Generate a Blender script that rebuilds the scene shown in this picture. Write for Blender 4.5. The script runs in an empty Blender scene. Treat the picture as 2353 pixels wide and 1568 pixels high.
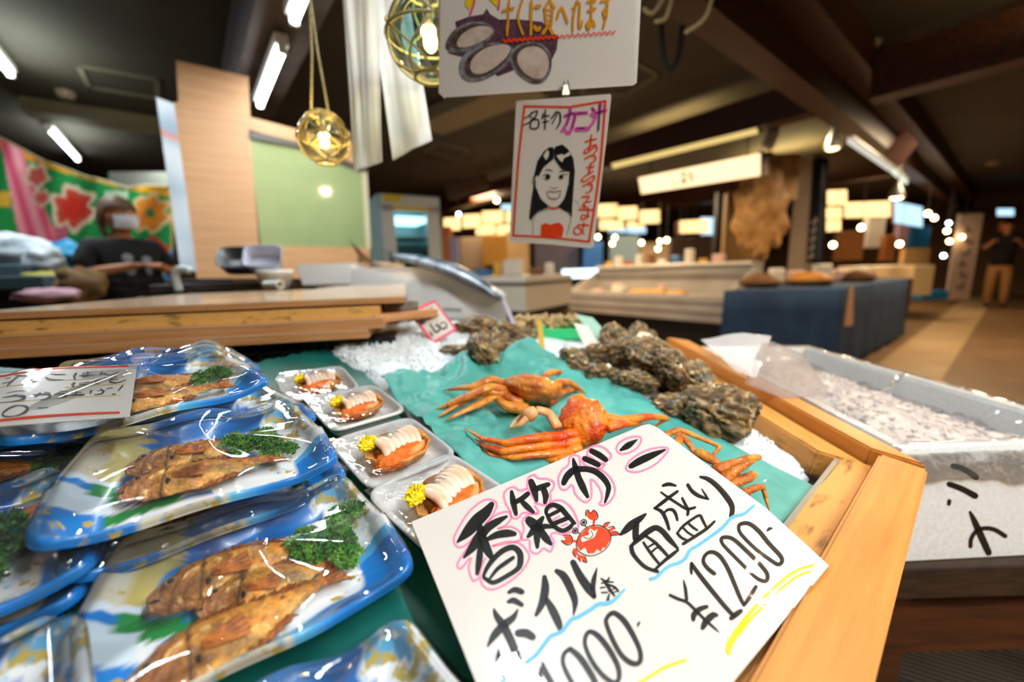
import bpy, bmesh, math, random
from mathutils import Vector, Matrix, noise, Euler
from math import sin, cos, pi, radians, sqrt
sc = bpy.context.scene
COL = sc.collection
RND = random.Random(7)
# ---------------------------------------------------------------- camera
W_, H_, FPX = 2353.0, 1568.0, 915.0
CX, CY = W_ / 2, H_ / 2
CAM = Vector((0, 0, 1.05))
TH, ROLL = radians(10.04), radians(1.66)
fwd = Vector((0, cos(TH), -sin(TH)))
r0 = Vector((1, 0, 0)); u0 = r0.cross(fwd)
rgt = r0 * cos(ROLL) - u0 * sin(ROLL)
upv = u0 * cos(ROLL) + r0 * sin(ROLL)
cam_d = bpy.data.cameras.new('camera')
cam_d.sensor_width = 36; cam_d.lens = 36 * FPX / W_
cam_d.clip_start = .02; cam_d.clip_end = 100
cam_d.dof.use_dof = True; cam_d.dof.focus_distance = .43; cam_d.dof.aperture_fstop = 2.0
cam_o = bpy.data.objects.new('camera', cam_d); COL.objects.link(cam_o)
mw = Matrix((rgt, upv, -fwd)).transposed().to_4x4(); mw.translation = CAM
cam_o.matrix_world = mw
sc.camera = cam_o
# ---------------------------------------------------------------- world, exposure
wd = bpy.data.worlds.new('world'); sc.world = wd; wd.use_nodes = True
wd.node_tree.nodes['Background'].inputs[0].default_value = (.9, .93, 1, 1)
wd.node_tree.nodes['Background'].inputs[1].default_value = .10
sc.view_settings.view_transform = 'Standard'; sc.view_settings.look = 'None'
sc.view_settings.gamma = 1; sc.view_settings.use_curve_mapping = False
sc.view_settings.exposure = 0.5
cy = sc.cycles
cy.max_bounces = 7; cy.diffuse_bounces = 3; cy.glossy_bounces = 4; cy.transmission_bounces = 6
cy.transparent_max_bounces = 24; cy.caustics_reflective = False; cy.caustics_refractive = False
cy.use_denoising = True; cy.sample_clamp_indirect = 6
# ---------------------------------------------------------------- room lights (over the aisles, added fills among them; the lamps themselves follow with their fixtures)
EA = Vector((.784, .621, 0)); EB = Vector((-.621, .784, 0))      # the two directions of the market hall's grid
YA = math.atan2(EA.y, EA.x)                                       # yaw of the grid
def area(name, loc, sx, sy, power, col, rz=0., rx=0.):
    d = bpy.data.lights.new(name, 'AREA'); d.shape = 'RECTANGLE'; d.size = sx; d.size_y = sy
    d.energy = power; d.color = col
    o = bpy.data.objects.new(name, d); COL.objects.link(o); o.location = loc; o.rotation_euler = (rx, 0, rz)
    return o
COOL = (.86, .95, 1.0); WARM = (1.0, .74, .46)
def line_light(name, c, power, col, L=1.2):                      # the light of one fluorescent fitting hung along EB
    return area(name, c, L, .06, power, col, math.atan2(EB.y, EB.x))
line_light('stall_tube_and_fill', (-.72, 1.80, 2.2), 21, COOL)
line_light('stall_tube_and_fill', (.68, .03, 2.2), 13, COOL)
line_light('stall_tube_and_fill', (-1.46, 2.73, 2.2), 5, COOL)
line_light('stall_tube_and_fill', (1.24, -.68, 2.2), 30, COOL)  # fill added behind the camera to brighten the hanging posters
line_light('back_tube_light', (-3.1, 2.6, 2.6), 24, COOL)
line_light('back_tube_light', (-3.9, 4.6, 2.6), 24, COOL)
for q in ((1.5, .9, 2.2), (2.9, 2.6, 2.2), (2.55, 3.7, 2.15), (1.9, -1.2, 2.2), (.4, -1.4, 2.2)):  # those behind the camera are added to light the posters from the front
    area('aisle_spot_and_fill', q, .05, .05, 13, WARM)
for q in ((1.0, 5.6, 2.3), (2.6, 7.5, 2.3), (6.3, 7.3, 2.4), (5.2, 4.6, 2.5), (-.4, 7.5, 2.4), (8.0, 9.5, 2.4)):
    area('lantern_row_light', q, .6, .6, 62, WARM)
for q, p in (((1.9, 5.0, 2.42), 8), ((.4, 6.6, 2.4), 20), ((4.2, 6.4, 2.4), 18), ((3.3, 2.2, 2.4), 5), ((-3.4, 3.2, 2.45), 3.5), ((-4.9, 4.9, 2.45), 4)):    # uplights added to brighten the ceiling near strip lamp, lantern rows and tubes
    area('ceiling_wash_light', q, .8, .2, p, (1., .74, .30) if q[0] > 0 else (.86, 1., .90), math.atan2(EB.y, EB.x), pi)
# ---------------------------------------------------------------- rays and the display's sloping plane
def ray(x, y): return fwd + rgt * ((x - CX) / FPX) - upv * ((y - CY) / FPX)
def Pz(x, y, z):
    d = ray(x, y); return CAM + d * ((z - CAM.z) / d.z)
def at(x, y, Y):
    d = ray(x, y); return CAM + d * (Y / d.y)
def Pp(x, y, o, n):
    d = ray(x, y); return CAM + d * ((o - CAM).dot(n) / d.dot(n))
SO = Vector((0, 0, .73)); SN = Vector((.133, -.128, 1)).normalized()
SX = Vector((1, 0, -.133)).normalized(); SY = SN.cross(SX)
SM = Matrix((SX, SY, SN)).transposed().to_4x4(); SM.translation = SO     # frame of the sloping display: x right, y away, z out of it
def PS(x, y, h=0.): return Pp(x, y, SO + SN * h, SN)
def LS(x, y, h=0.): return SM.inverted() @ PS(x, y, h)
def S(u, v, h=0.): return SM @ Vector((u, v, h))
# ---------------------------------------------------------------- scene objects
def tag(o, label=None, cat=None, group=None, kind=None):
    if label: o['label'] = label
    if cat: o['category'] = cat
    if group: o['group'] = group
    if kind: o['kind'] = kind
    return o
def thing(name, label, cat, M=None, group=None):
    o = bpy.data.objects.new(name, None); COL.objects.link(o)
    o.empty_display_size = .05
    if M is not None: o.matrix_world = M if isinstance(M, Matrix) else Matrix.Translation(Vector(M))
    return tag(o, label, cat, group)
def dup(root, M, label=None, group=None, keep=None):
    r = root.copy(); COL.objects.link(r); r.matrix_world = M
    if label: r['label'] = label
    if group: r['group'] = group
    for ch in list(root.children):
        if keep and not keep(ch): continue
        c = ch.copy(); COL.objects.link(c); c.parent = r
        for g in ch.children:
            d = g.copy(); COL.objects.link(d); d.parent = c
    return r
def frame(o, x, z):                                                       # matrix with local x along x, z near z
    x = x.normalized(); z = (z - x * z.dot(x)).normalized(); y = z.cross(x)
    m = Matrix((x, y, z)).transposed().to_4x4(); m.translation = o; return m
def TR(loc, rz=0., rx=0., ry=0., s=1.):
    m = Matrix.Translation(Vector(loc)) @ Euler((rx, ry, rz)).to_matrix().to_4x4()
    return m @ Matrix.Scale(s, 4) if s != 1 else m
def yaw(loc, a=None): return TR(loc, YA if a is None else a)
class MB:
    def __init__(s, M=None): s.bm = bmesh.new(); s.M = M; s.cl = None
    def V(s, p):
        p = Vector(p); return s.bm.verts.new(s.M @ p if s.M is not None else p)
    def F(s, vs, mi=0):
        try:
            f = s.bm.faces.new(vs); f.material_index = mi; return f
        except ValueError: return None
    def poly(s, pts, mi=0): return s.F([s.V(p) for p in pts], mi)
    def box(s, c, d, M=None, mi=0, bev=0.):
        c = Vector(c); h = Vector(d) / 2
        vs = []
        for z in (-1, 1):
            for x, y in ((-1, -1), (1, -1), (1, 1), (-1, 1)):
                p = Vector((x * h.x, y * h.y, z * h.z)); p = (M @ p if M is not None else p) + c
                vs.append(s.V(p))
        fs = [s.F([vs[i] for i in q], mi) for q in ((3, 2, 1, 0), (4, 5, 6, 7), (0, 1, 5, 4), (1, 2, 6, 5), (2, 3, 7, 6), (3, 0, 4, 7))]
        if bev > 0:
            es = list({e for f in fs for e in f.edges})
            bmesh.ops.bevel(s.bm, geom=es, offset=bev, segments=2, profile=.5, affect='EDGES')
    def hexa(s, b, t, mi=0):                                             # bottom ring and top ring of points
        n = len(b); B = [s.V(p) for p in b]; T = [s.V(p) for p in t]
        s.F(B[::-1], mi); s.F(T, mi)
        for i in range(n): s.F([B[i], B[(i + 1) % n], T[(i + 1) % n], T[i]], mi)
    def tube(s, pts, rad, seg=8, cap=True, mi=0, flat=1., up=None, closed=False):
        pts = [Vector(p) for p in pts]; n = len(pts)
        if not isinstance(rad, (list, tuple)): rad = [rad] * n
        rings = []; pn = None
        for i, p in enumerate(pts):
            a = pts[(i - 1) % n] if closed or i > 0 else p; b = pts[(i + 1) % n] if closed or i < n - 1 else p
            t = (b - a).normalized()
            if up is not None: u = Vector(up)
            elif pn is None: u = Vector((0, 0, 1)) if abs(t.z) < .9 else Vector((1, 0, 0))
            else: u = pn
            nrm = (u - t * u.dot(t)).normalized(); pn = nrm; bn = t.cross(nrm)
            rings.append([s.V(p + (nrm * cos(2 * pi * k / seg) * flat + bn * sin(2 * pi * k / seg)) * rad[i]) for k in range(seg)])
        m = n if closed else n - 1
        for i in range(m):
            A, B = rings[i], rings[(i + 1) % n]
            for k in range(seg): s.F([A[k], A[(k + 1) % seg], B[(k + 1) % seg], B[k]], mi)
        if cap and not closed:
            s.F(rings[0][::-1], mi); s.F(rings[-1], mi)
    def lathe(s, prof, seg=24, mi=0, o=(0, 0, 0), closed=False):
        o = Vector(o); R = []
        for r, z in prof:
            R.append([s.V(o + Vector((r * cos(2 * pi * k / seg), r * sin(2 * pi * k / seg), z))) for k in range(seg)])
        for i in range(len(R) - 1):
            for k in range(seg): s.F([R[i][k], R[i][(k + 1) % seg], R[i + 1][(k + 1) % seg], R[i + 1][k]], mi)
        if not closed:
            s.F(R[0][::-1], mi); s.F(R[-1], mi)
    def ball(s, c, r, seg=12, rings=8, sc_=(1, 1, 1), mi=0, f=None):
        c = Vector(c); R = []
        for i in range(1, rings):
            th = pi * i / rings; row = []
            for k in range(seg):
                d = Vector((sin(th) * cos(2 * pi * k / seg), sin(th) * sin(2 * pi * k / seg), cos(th)))
                rr = r * (f(d) if f else 1)
                row.append(s.V(c + Vector((d.x * sc_[0], d.y * sc_[1], d.z * sc_[2])) * rr))
            R.append(row)
        ft = f(Vector((0, 0, 1))) if f else 1; fb = f(Vector((0, 0, -1))) if f else 1
        T = s.V(c + Vector((0, 0, r * sc_[2] * ft))); B = s.V(c - Vector((0, 0, r * sc_[2] * fb)))
        for k in range(seg):
            s.F([T, R[0][k], R[0][(k + 1) % seg]], mi); s.F([B, R[-1][(k + 1) % seg], R[-1][k]], mi)
        for i in range(len(R) - 1):
            for k in range(seg): s.F([R[i][k], R[i + 1][k], R[i + 1][(k + 1) % seg], R[i][(k + 1) % seg]], mi)
    def grid(s, f, nu, nv, closeu=False, mi=0, col=None):
        G = [[s.V(f(i / nu, j / nv)) for j in range(nv + 1)] for i in range(nu if closeu else nu + 1)]
        n = len(G)
        for i in range(nu):
            for j in range(nv): s.F([G[i][j], G[(i + 1) % n][j], G[(i + 1) % n][j + 1], G[i][j + 1]], mi)
        return G
    def slab(s, pts, h, mi=0, n=None):                                   # a polygon with thickness h
        pts = [Vector(p) for p in pts]
        if n is None: n = (pts[1] - pts[0]).cross(pts[2] - pts[1]).normalized()
        s.hexa(pts, [p + Vector(n) * h for p in pts], mi)
    def build(s, name, mats, parent=None, smooth=False, local=False, solid=0., sub=0, auto=None, fix=True):
        if fix: bmesh.ops.recalc_face_normals(s.bm, faces=s.bm.faces[:])
        me = bpy.data.meshes.new(name); s.bm.to_mesh(me); s.bm.free()
        for m in (mats if isinstance(mats, (list, tuple)) else [mats]): me.materials.append(m)
        if smooth: me.polygons.foreach_set('use_smooth', [True] * len(me.polygons))
        o = bpy.data.objects.new(name, me); COL.objects.link(o)
        if parent is not None:
            if local:                                                     # the mesh was made in world coordinates
                p = parent; M = p.matrix_basis.copy()
                while p.parent is not None: p = p.parent; M = p.matrix_basis @ M
                me.transform(M.inverted())
            o.parent = parent
        if solid:
            md = o.modifiers.new('solid', 'SOLIDIFY'); md.thickness = solid; md.offset = 0
        if sub:
            md = o.modifiers.new('sub', 'SUBSURF'); md.levels = sub; md.render_levels = sub
        return o
def crom(pts, n=6, closed=False):                                        # Catmull-Rom through tuples of any size
    P = [tuple(p) for p in pts]; N = len(P); out = []
    if N < 3: 
        return P
    rng = range(N if closed else N - 1)
    for i in rng:
        p1, p2 = P[i], P[(i + 1) % N]
        pa = P[(i - 1) % N] if closed or i > 0 else p1
        pb = P[(i + 2) % N] if closed or i < N - 2 else p2
        for k in range(n):
            t = k / n
            out.append(tuple(.5 * (2 * b + (c - a) * t + (2 * a - 5 * b + 4 * c - d) * t * t + (3 * b - a - 3 * c + d) * t ** 3) for a, b, c, d in zip(pa, p1, p2, pb)))
    if not closed: out.append(P[-1])
    return out
def sstep(a, b, x):
    t = max(0., min(1., (x - a) / (b - a))) if a != b else float(x > a); return t * t * (3 - 2 * t)
def mixc(a, b, t): return tuple(p + (q - p) * t for p, q in zip(a, b))
def nz(p, s=1., oct_=3): return noise.fractal(Vector(p) * s, 1.0, 2.0, oct_)
def set_cols(o, f, name='pat', M=None):
    me = o.data; ca = me.color_attributes.new(name, 'FLOAT_COLOR', 'POINT')
    for i, v in enumerate(me.vertices):
        c = f(v.co); ca.data[i].color = (c[0], c[1], c[2], c[3] if len(c) > 3 else 1.)
# ---------------------------------------------------------------- materials
def lin(h):
    if isinstance(h, str):
        h = h.lstrip('#'); v = [int(h[i:i + 2], 16) / 255 for i in (0, 2, 4)]
        return tuple(c / 12.92 if c <= .04045 else ((c + .055) / 1.055) ** 2.4 for c in v)
    return h
def newmat(name):
    m = bpy.data.materials.new(name); m.use_nodes = True; nt = m.node_tree
    return m, nt, nt.nodes, nt.links, nt.nodes['Principled BSDF']
def mat(name, c, rough=.5, metal=0., c2=None, nscale=20., stretch=None, bump=0., bscale=None, spec=.5, coat=0., trans=0., detail=4., emit=None, estr=0., sss=0., lo=.35, hi=.65, alpha=1., world=False, ior=1.45):
    m, nt, N, Lk, b = newmat(name)
    b.inputs['Base Color'].default_value = (*lin(c), 1)
    b.inputs['Roughness'].default_value = rough; b.inputs['Metallic'].default_value = metal
    b.inputs['Specular IOR Level'].default_value = spec; b.inputs['Coat Weight'].default_value = coat
    b.inputs['Coat Roughness'].default_value = .05; b.inputs['IOR'].default_value = ior
    b.inputs['Transmission Weight'].default_value = trans
    b.inputs['Alpha'].default_value = alpha
    if sss: b.inputs['Subsurface Weight'].default_value = sss; b.inputs['Subsurface Radius'].default_value = (.01, .006, .004); b.inputs['Subsurface Scale'].default_value = .5
    if emit is not None: b.inputs['Emission Color'].default_value = (*lin(emit), 1); b.inputs['Emission Strength'].default_value = estr
    if c2 is not None or bump:
        tc = N.new('ShaderNodeTexCoord'); mp = N.new('ShaderNodeMapping')
        if world:
            g = N.new('ShaderNodeNewGeometry'); Lk.new(g.outputs['Position'], mp.inputs['Vector'])
        else: Lk.new(tc.outputs['Object'], mp.inputs['Vector'])
        if stretch: mp.inputs['Scale'].default_value = stretch
        if c2 is not None:
            n = N.new('ShaderNodeTexNoise'); n.inputs['Scale'].default_value = nscale; n.inputs['Detail'].default_value = detail
            Lk.new(mp.outputs[0], n.inputs['Vector'])
            r = N.new('ShaderNodeValToRGB'); r.color_ramp.elements[0].position = lo; r.color_ramp.elements[1].position = hi
            r.color_ramp.elements[0].color = (*lin(c), 1); r.color_ramp.elements[1].color = (*lin(c2), 1)
            Lk.new(n.outputs['Fac'], r.inputs[0]); Lk.new(r.outputs[0], b.inputs['Base Color'])
        if bump:
            n2 = N.new('ShaderNodeTexNoise'); n2.inputs['Scale'].default_value = bscale or nscale; n2.inputs['Detail'].default_value = 5
            Lk.new(mp.outputs[0], n2.inputs['Vector'])
            bp = N.new('ShaderNodeBump'); bp.inputs['Strength'].default_value = bump; bp.inputs['Distance'].default_value = .004
            Lk.new(n2.outputs['Fac'], bp.inputs['Height']); Lk.new(bp.outputs[0], b.inputs['Normal'])
    return m
def emat(name, c, s, sample=True):
    m, nt, N, Lk, b = newmat(name); N.remove(b)
    e = N.new('ShaderNodeEmission'); e.inputs[0].default_value = (*lin(c), 1); e.inputs[1].default_value = s
    Lk.new(e.outputs[0], N['Material Output'].inputs[0])
    if not sample: m.cycles.emission_sampling = 'NONE'
    return m
def film(name, tint=(1, 1, 1), rough=.03, f0=.05, gain=.9, bump=0., bscale=60., haze=0., hazec=(1, 1, 1)):
    """A thin clear film: it lets light straight through and mirrors a part that grows towards grazing view."""
    m, nt, N, Lk, b = newmat(name); N.remove(b)
    t = N.new('ShaderNodeBsdfTransparent'); t.inputs[0].default_value = (*tint, 1)
    g = N.new('ShaderNodeBsdfGlossy'); g.inputs['Roughness'].default_value = rough; g.inputs[0].default_value = (1, 1, 1, 1)
    fr = N.new('ShaderNodeFresnel'); fr.inputs[0].default_value = 1.5
    ma = N.new('ShaderNodeMath'); ma.operation = 'MULTIPLY_ADD'; ma.inputs[1].default_value = gain; ma.inputs[2].default_value = f0; ma.use_clamp = True
    mx = N.new('ShaderNodeMixShader'); Lk.new(fr.outputs[0], ma.inputs[0]); Lk.new(ma.outputs[0], mx.inputs[0])
    Lk.new(t.outputs[0], mx.inputs[1]); Lk.new(g.outputs[0], mx.inputs[2]); last = mx
    if haze:
        d = N.new('ShaderNodeBsdfDiffuse'); d.inputs[0].default_value = (*hazec, 1)
        m2 = N.new('ShaderNodeMixShader'); m2.inputs[0].default_value = haze
        Lk.new(mx.outputs[0], m2.inputs[1]); Lk.new(d.outputs[0], m2.inputs[2]); last = m2
    if bump:
        tc = N.new('ShaderNodeTexCoord'); n2 = N.new('ShaderNodeTexNoise'); n2.inputs['Scale'].default_value = bscale
        Lk.new(tc.outputs['Object'], n2.inputs['Vector'])
        bp = N.new('ShaderNodeBump'); bp.inputs['Strength'].default_value = bump; bp.inputs['Distance'].default_value = .004
        Lk.new(n2.outputs['Fac'], bp.inputs['Height']); Lk.new(bp.outputs[0], g.inputs['Normal']); Lk.new(bp.outputs[0], fr.inputs['Normal'])
    Lk.new(last.outputs[0], N['Material Output'].inputs[0])
    return m
def patmat(name, rough=.35, coat=0., attr='pat', bump=0., bscale=200., spk=None, var=0., vscale=60., spec=.5, sss=0., stretch=None):
    """Colour from the mesh's own pattern attribute; spk adds flecks of a second print colour where the attribute's alpha is below one."""
    m, nt, N, Lk, b = newmat(name)
    a = N.new('ShaderNodeAttribute'); a.attribute_name = attr
    b.inputs['Roughness'].default_value = rough; b.inputs['Coat Weight'].default_value = coat; b.inputs['Coat Roughness'].default_value = .05
    b.inputs['Specular IOR Level'].default_value = spec
    if sss: b.inputs['Subsurface Weight'].default_value = sss; b.inputs['Subsurface Radius'].default_value = (.01, .005, .003); b.inputs['Subsurface Scale'].default_value = .4
    tc = N.new('ShaderNodeTexCoord'); src = a.outputs['Color']
    mp = N.new('ShaderNodeMapping'); Lk.new(tc.outputs['Object'], mp.inputs[0])
    if stretch: mp.inputs['Scale'].default_value = stretch
    if spk:
        for k, (c, sc_, th) in enumerate(spk):
            n = N.new('ShaderNodeTexNoise'); n.inputs['Scale'].default_value = sc_; n.inputs['Detail'].default_value = 3
            Lk.new(mp.outputs[0], n.inputs['Vector'])
            mm = N.new('ShaderNodeMath'); mm.operation = 'MULTIPLY_ADD'; mm.inputs[1].default_value = -.34; mm.inputs[2].default_value = .14 + th - .5
            Lk.new(a.outputs['Alpha'], mm.inputs[0])
            ad = N.new('ShaderNodeMath'); ad.operation = 'ADD'; Lk.new(n.outputs['Fac'], ad.inputs[0]); Lk.new(mm.outputs[0], ad.inputs[1])
            r = N.new('ShaderNodeValToRGB'); r.color_ramp.elements[0].position = .57; r.color_ramp.elements[1].position = .65
            Lk.new(ad.outputs[0], r.inputs[0])
            mx = N.new('ShaderNodeMix'); mx.data_type = 'RGBA'; Lk.new(r.outputs[0], mx.inputs[0]); Lk.new(src, mx.inputs[6]); mx.inputs[7].default_value = (*lin(c), 1)
            src = mx.outputs[2]
    if var:
        n = N.new('ShaderNodeTexNoise'); n.inputs['Scale'].default_value = vscale; n.inputs['Detail'].default_value = 5
        Lk.new(mp.outputs[0], n.inputs['Vector'])
        mr = N.new('ShaderNodeMapRange'); mr.inputs[1].default_value = .3; mr.inputs[2].default_value = .7; mr.inputs[3].default_value = 1 - var; mr.inputs[4].default_value = 1 + var
        Lk.new(n.outputs['Fac'], mr.inputs[0])
        hs = N.new('ShaderNodeHueSaturation'); Lk.new(src, hs.inputs['Color']); Lk.new(mr.outputs[0], hs.inputs['Value']); src = hs.outputs[0]
    Lk.new(src, b.inputs['Base Color'])
    if bump:
        n2 = N.new('ShaderNodeTexNoise'); n2.inputs['Scale'].default_value = bscale; n2.inputs['Detail'].default_value = 4; Lk.new(mp.outputs[0], n2.inputs['Vector'])
        bp = N.new('ShaderNodeBump'); bp.inputs['Strength'].default_value = bump; bp.inputs['Distance'].default_value = .003
        Lk.new(n2.outputs['Fac'], bp.inputs['Height']); Lk.new(bp.outputs[0], b.inputs['Normal'])
    return m
M_ = {}
M_['paper'] = mat('white_paper', '#f0ece6', .6)
M_['card'] = mat('laminated_card', '#eae0d5', .25, coat=.25)
M_['ink'] = mat('black_ink', '#1c1a18', .35)
M_['pink'] = mat('pink_ink', '#ff8fb0', .5); M_['blue_ink'] = mat('light_blue_ink', '#6fc0de', .5)
M_['yellow_ink'] = mat('yellow_ink', '#f5d20c', .5); M_['red_ink'] = mat('red_ink', '#f4410c', .5)
M_['orange_ink'] = mat('orange_ink', '#e89a10', .5); M_['rose_ink'] = mat('rose_ink', '#ee5a78', .5)
M_['magenta_ink'] = mat('magenta_ink', '#e65cb4', .5); M_['grey_ink'] = mat('grey_ink', '#6a6a6c', .5)
M_['film'] = film('clear_film', rough=.03, f0=.01, gain=.8, bump=.12, bscale=30)
M_['lid'] = film('clear_lid', rough=.02, f0=.02, gain=.75, haze=.015)
M_['wrap'] = film('cling_wrap', rough=.05, f0=.02, gain=.8, bump=.25, bscale=50)
M_['styro'] = mat('white_foam', '#f2efeb', .55, c2='#e6e2dc', nscale=150, bump=.08, bscale=400)
M_['wood'] = mat('pale_timber', '#c98d48', .45, c2='#eab266', nscale=9, stretch=(1, 14, 14), lo=.25, hi=.75)
M_['woodd'] = mat('worn_timber', '#a9702f', .6, c2='#d89f58', nscale=14, stretch=(1, 9, 9), bump=.3, bscale=60)
M_['woodgrime'] = mat('grimy_timber', '#e0a659', .6, c2='#5a3c1a', nscale=38, stretch=(.6, 2, 2), lo=.56, hi=.74, bump=.4, bscale=60)
M_['dark'] = mat('dark_paint', '#14120f', .6)
M_['black'] = mat('black_plastic', '#0b0c0e', .4)
M_['steel'] = mat('steel', '#b8b6b0', .3, metal=1.)
M_['grey_metal'] = mat('grey_metal', '#8c8b86', .45, metal=.6)
M_['white'] = mat('white_enamel', '#e6e4de', .35)
M_['cream'] = mat('cream_panel', '#cfc2ab', .4, c2='#bfae93', nscale=4)
M_['teal'] = mat('teal_sheet', '#156a60', .45, c2='#10564f', nscale=12, bump=.15, bscale=30)
M_['navy'] = mat('navy_cloth', '#27415e', .9, c2='#1d3350', nscale=6)
M_['brownb'] = mat('dark_stained_beam', '#4f260a', .5, c2='#301504', nscale=6, stretch=(1, 8, 8))
M_['skin'] = mat('skin', '#c98a66', .5, sss=.1)
M_['rope'] = mat('pale_rope', '#cdbf95', .9, c2='#a39363', nscale=200)
# ---------------------------------------------------------------- the setting: floor, ceiling, walls, beams (grid frame: x along EA, y along EB)
G0 = TR((0, 0, 0), YA)
def GP(a, b, z=0.): return EA * a + EB * b + Vector((0, 0, z))
def gbox(name, a0, a1, b0, b1, z0, z1, m, kind='structure', label=None, cat=None, bev=0.):
    mb = MB(G0); mb.box(((a0 + a1) / 2, (b0 + b1) / 2, (z0 + z1) / 2), (a1 - a0, b1 - b0, z1 - z0), bev=bev)
    o = mb.build(name, m); tag(o, label, cat, kind=kind); return o
M_['floor'] = mat('brown_floor', '#6b5032', .5, c2='#7a5d3c', nscale=2.5)
M_['floor2'] = mat('beige_floor_band', '#a98d64', .5, c2='#9a7e56', nscale=2)
M_['ceil'] = mat('dark_ceiling', '#49443a', .8, c2='#403a30', nscale=1.5)
M_['wall'] = mat('brown_wall', '#6b4f32', .8, c2='#574026', nscale=1.2)
M_['walld'] = mat('dark_wall', '#37342c', .8)
gbox('floor', -7, 18, -6, 10, -.1, 0, M_['floor'])
gbox('trim_1', 3, 17, .30, .78, 0, .003, M_['floor2'])
gbox('trim_2', 13.4, 13.9, -6, -.96, 0, .003, M_['floor2'])
gbox('ceiling', -7, 18, -6, 10, 2.75, 2.9, M_['ceil'])
gbox('wall_back', -7, 18, 10, 10.15, 0, 2.75, M_['wall'])
gbox('wall_far', 18, 18.15, -6, 10, 0, 2.75, M_['wall'])
gbox('wall_left', -7.15, -7, -6, 10, 0, 2.75, M_['walld'])
gbox('wall_near', -7, 18, -6.15, -6, 0, 2.75, M_['walld'])
BM = M_['brownb']
gbox('trim_3', -7, 18, 1.09, 1.26, 2.3, 2.62, BM)                       # the long beam over the aisle
gbox('trim_4', -7, 18, .90, 1.09, 2.52, 2.75, BM)
gbox('trim_5', 4.30, 4.48, 1.27, 10, 2.3, 2.58, BM)
gbox('trim_6', 4.36, 4.56, -6, .89, 2.3, 2.62, BM)
gbox('trim_7', 8.4, 8.6, 1.27, 10, 2.3, 2.75, BM)
gbox('trim_8', 15.8, 16.1, -6, .89, 2.3, 2.75, BM)
M_['beamg'] = mat('grey_brown_beam', '#5a4c43', .6, c2='#463a33', nscale=5)
gbox('trim_9', .42, .72, -6, 4.6, 2.36, 2.72, M_['beamg'])              # the beam the stall's tubes hang from
# ceiling vents, smoke detectors, access hatches
M_['vent'] = mat('vent_grey', '#77705f', .6)
def ceiling_frame(name, pxs, label, z=2.745, t=.035):
    q = [Pz(x, y, z) for x, y in pxs]; c = sum(q, Vector()) / 4
    r = thing(name, label, 'ceiling vent', c)
    mb = MB()
    for i in range(4):
        a, b = q[i], q[(i + 1) % 4]; d = (b - a).normalized(); n = d.cross(Vector((0, 0, 1)))
        m = Matrix((d, n, (0, 0, 1))).transposed()
        mb.box((a + b) / 2, ((b - a).length + t, t, .02), m.to_4x4())
    mb.build('frame', M_['vent'], r, local=True)
    mb = MB(); mb.slab([p + Vector((0, 0, .003)) for p in q], .004); mb.build('grille', M_['ceil'], r, local=True)
ceiling_frame('ceiling_vent', [(180, 150), (360, 182), (362, 226), (205, 200)], 'rectangular ceiling vent with pale frame above the floral banner')
ceiling_frame('ceiling_vent', [(975, 345), (1005, 328), (1080, 345), (1050, 365)], 'small square ceiling vent beside the hanging white cloths')
ceiling_frame('ceiling_vent', [(1330, 215), (1420, 120), (1512, 172), (1440, 215)], 'square ceiling vent half hidden behind the oyster sign')
def ceiling_disc(name, x, y, r, label, cat, m, m2=None, z=2.75):
    p = Pz(x, y, z); t = thing(name, label, cat, p)
    mb = MB(); mb.lathe([(r * .3, -.06), (r * .75, -.055), (r, -.02), (r * 1.05, 0)], 24); mb.build('cover', m, t, smooth=True)
    if m2:
        mb = MB(); mb.ball((-r * .4, -r * .4, -.05), r * .18); mb.build('indicator', m2, t, smooth=True)
M_['detector'] = mat('detector_plastic', '#a8927a', .5)
ceiling_disc('smoke_detector', 1987, 103, .10, 'round smoke detector with small red light on dark ceiling', 'smoke detector', M_['detector'], emat('red_indicator', '#ff5a20', 1.5, False))
ceiling_disc('smoke_detector', 150, 210, .07, 'small round detector on the ceiling beside the left vent', 'smoke detector', M_['detector'])
ceiling_disc('ceiling_speaker', 2283, 372, .10, 'pale round ceiling speaker above the aisle on the far right', 'speaker', M_['detector'])
ceiling_disc('ceiling_speaker', 1700, 430, .07, 'small pale ceiling disc behind the long lit sign', 'speaker', M_['detector'])
# a pale cross beam / duct seen left behind the plywood divider and one right of the cloths
M_['duct'] = mat('beige_duct', '#8c7c5c', .6)
def pixel_bar(name, x0, y0, x1, y1, z, w, h, m, label, cat):
    a, b = Pz(x0, y0, z), Pz(x1, y1, z); d = (b - a).normalized(); n = Vector((0, 0, 1)).cross(d)
    mb = MB(); mb.box((a + b) / 2 + Vector((0, 0, h / 2)), ((b - a).length, w, h), Matrix((d, n, (0, 0, 1))).transposed().to_4x4())
    o = mb.build(name, m); tag(o, label, cat); return o
pixel_bar('ceiling_duct', 60, 262, 470, 318, 2.62, .25, .12, M_['duct'], 'beige duct under the ceiling left of the plywood divider', 'duct')
pixel_bar('ceiling_duct', 985, 300, 1230, 205, 2.62, .4, .12, M_['duct'], 'beige duct under the ceiling behind the oyster sign', 'duct')
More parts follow.
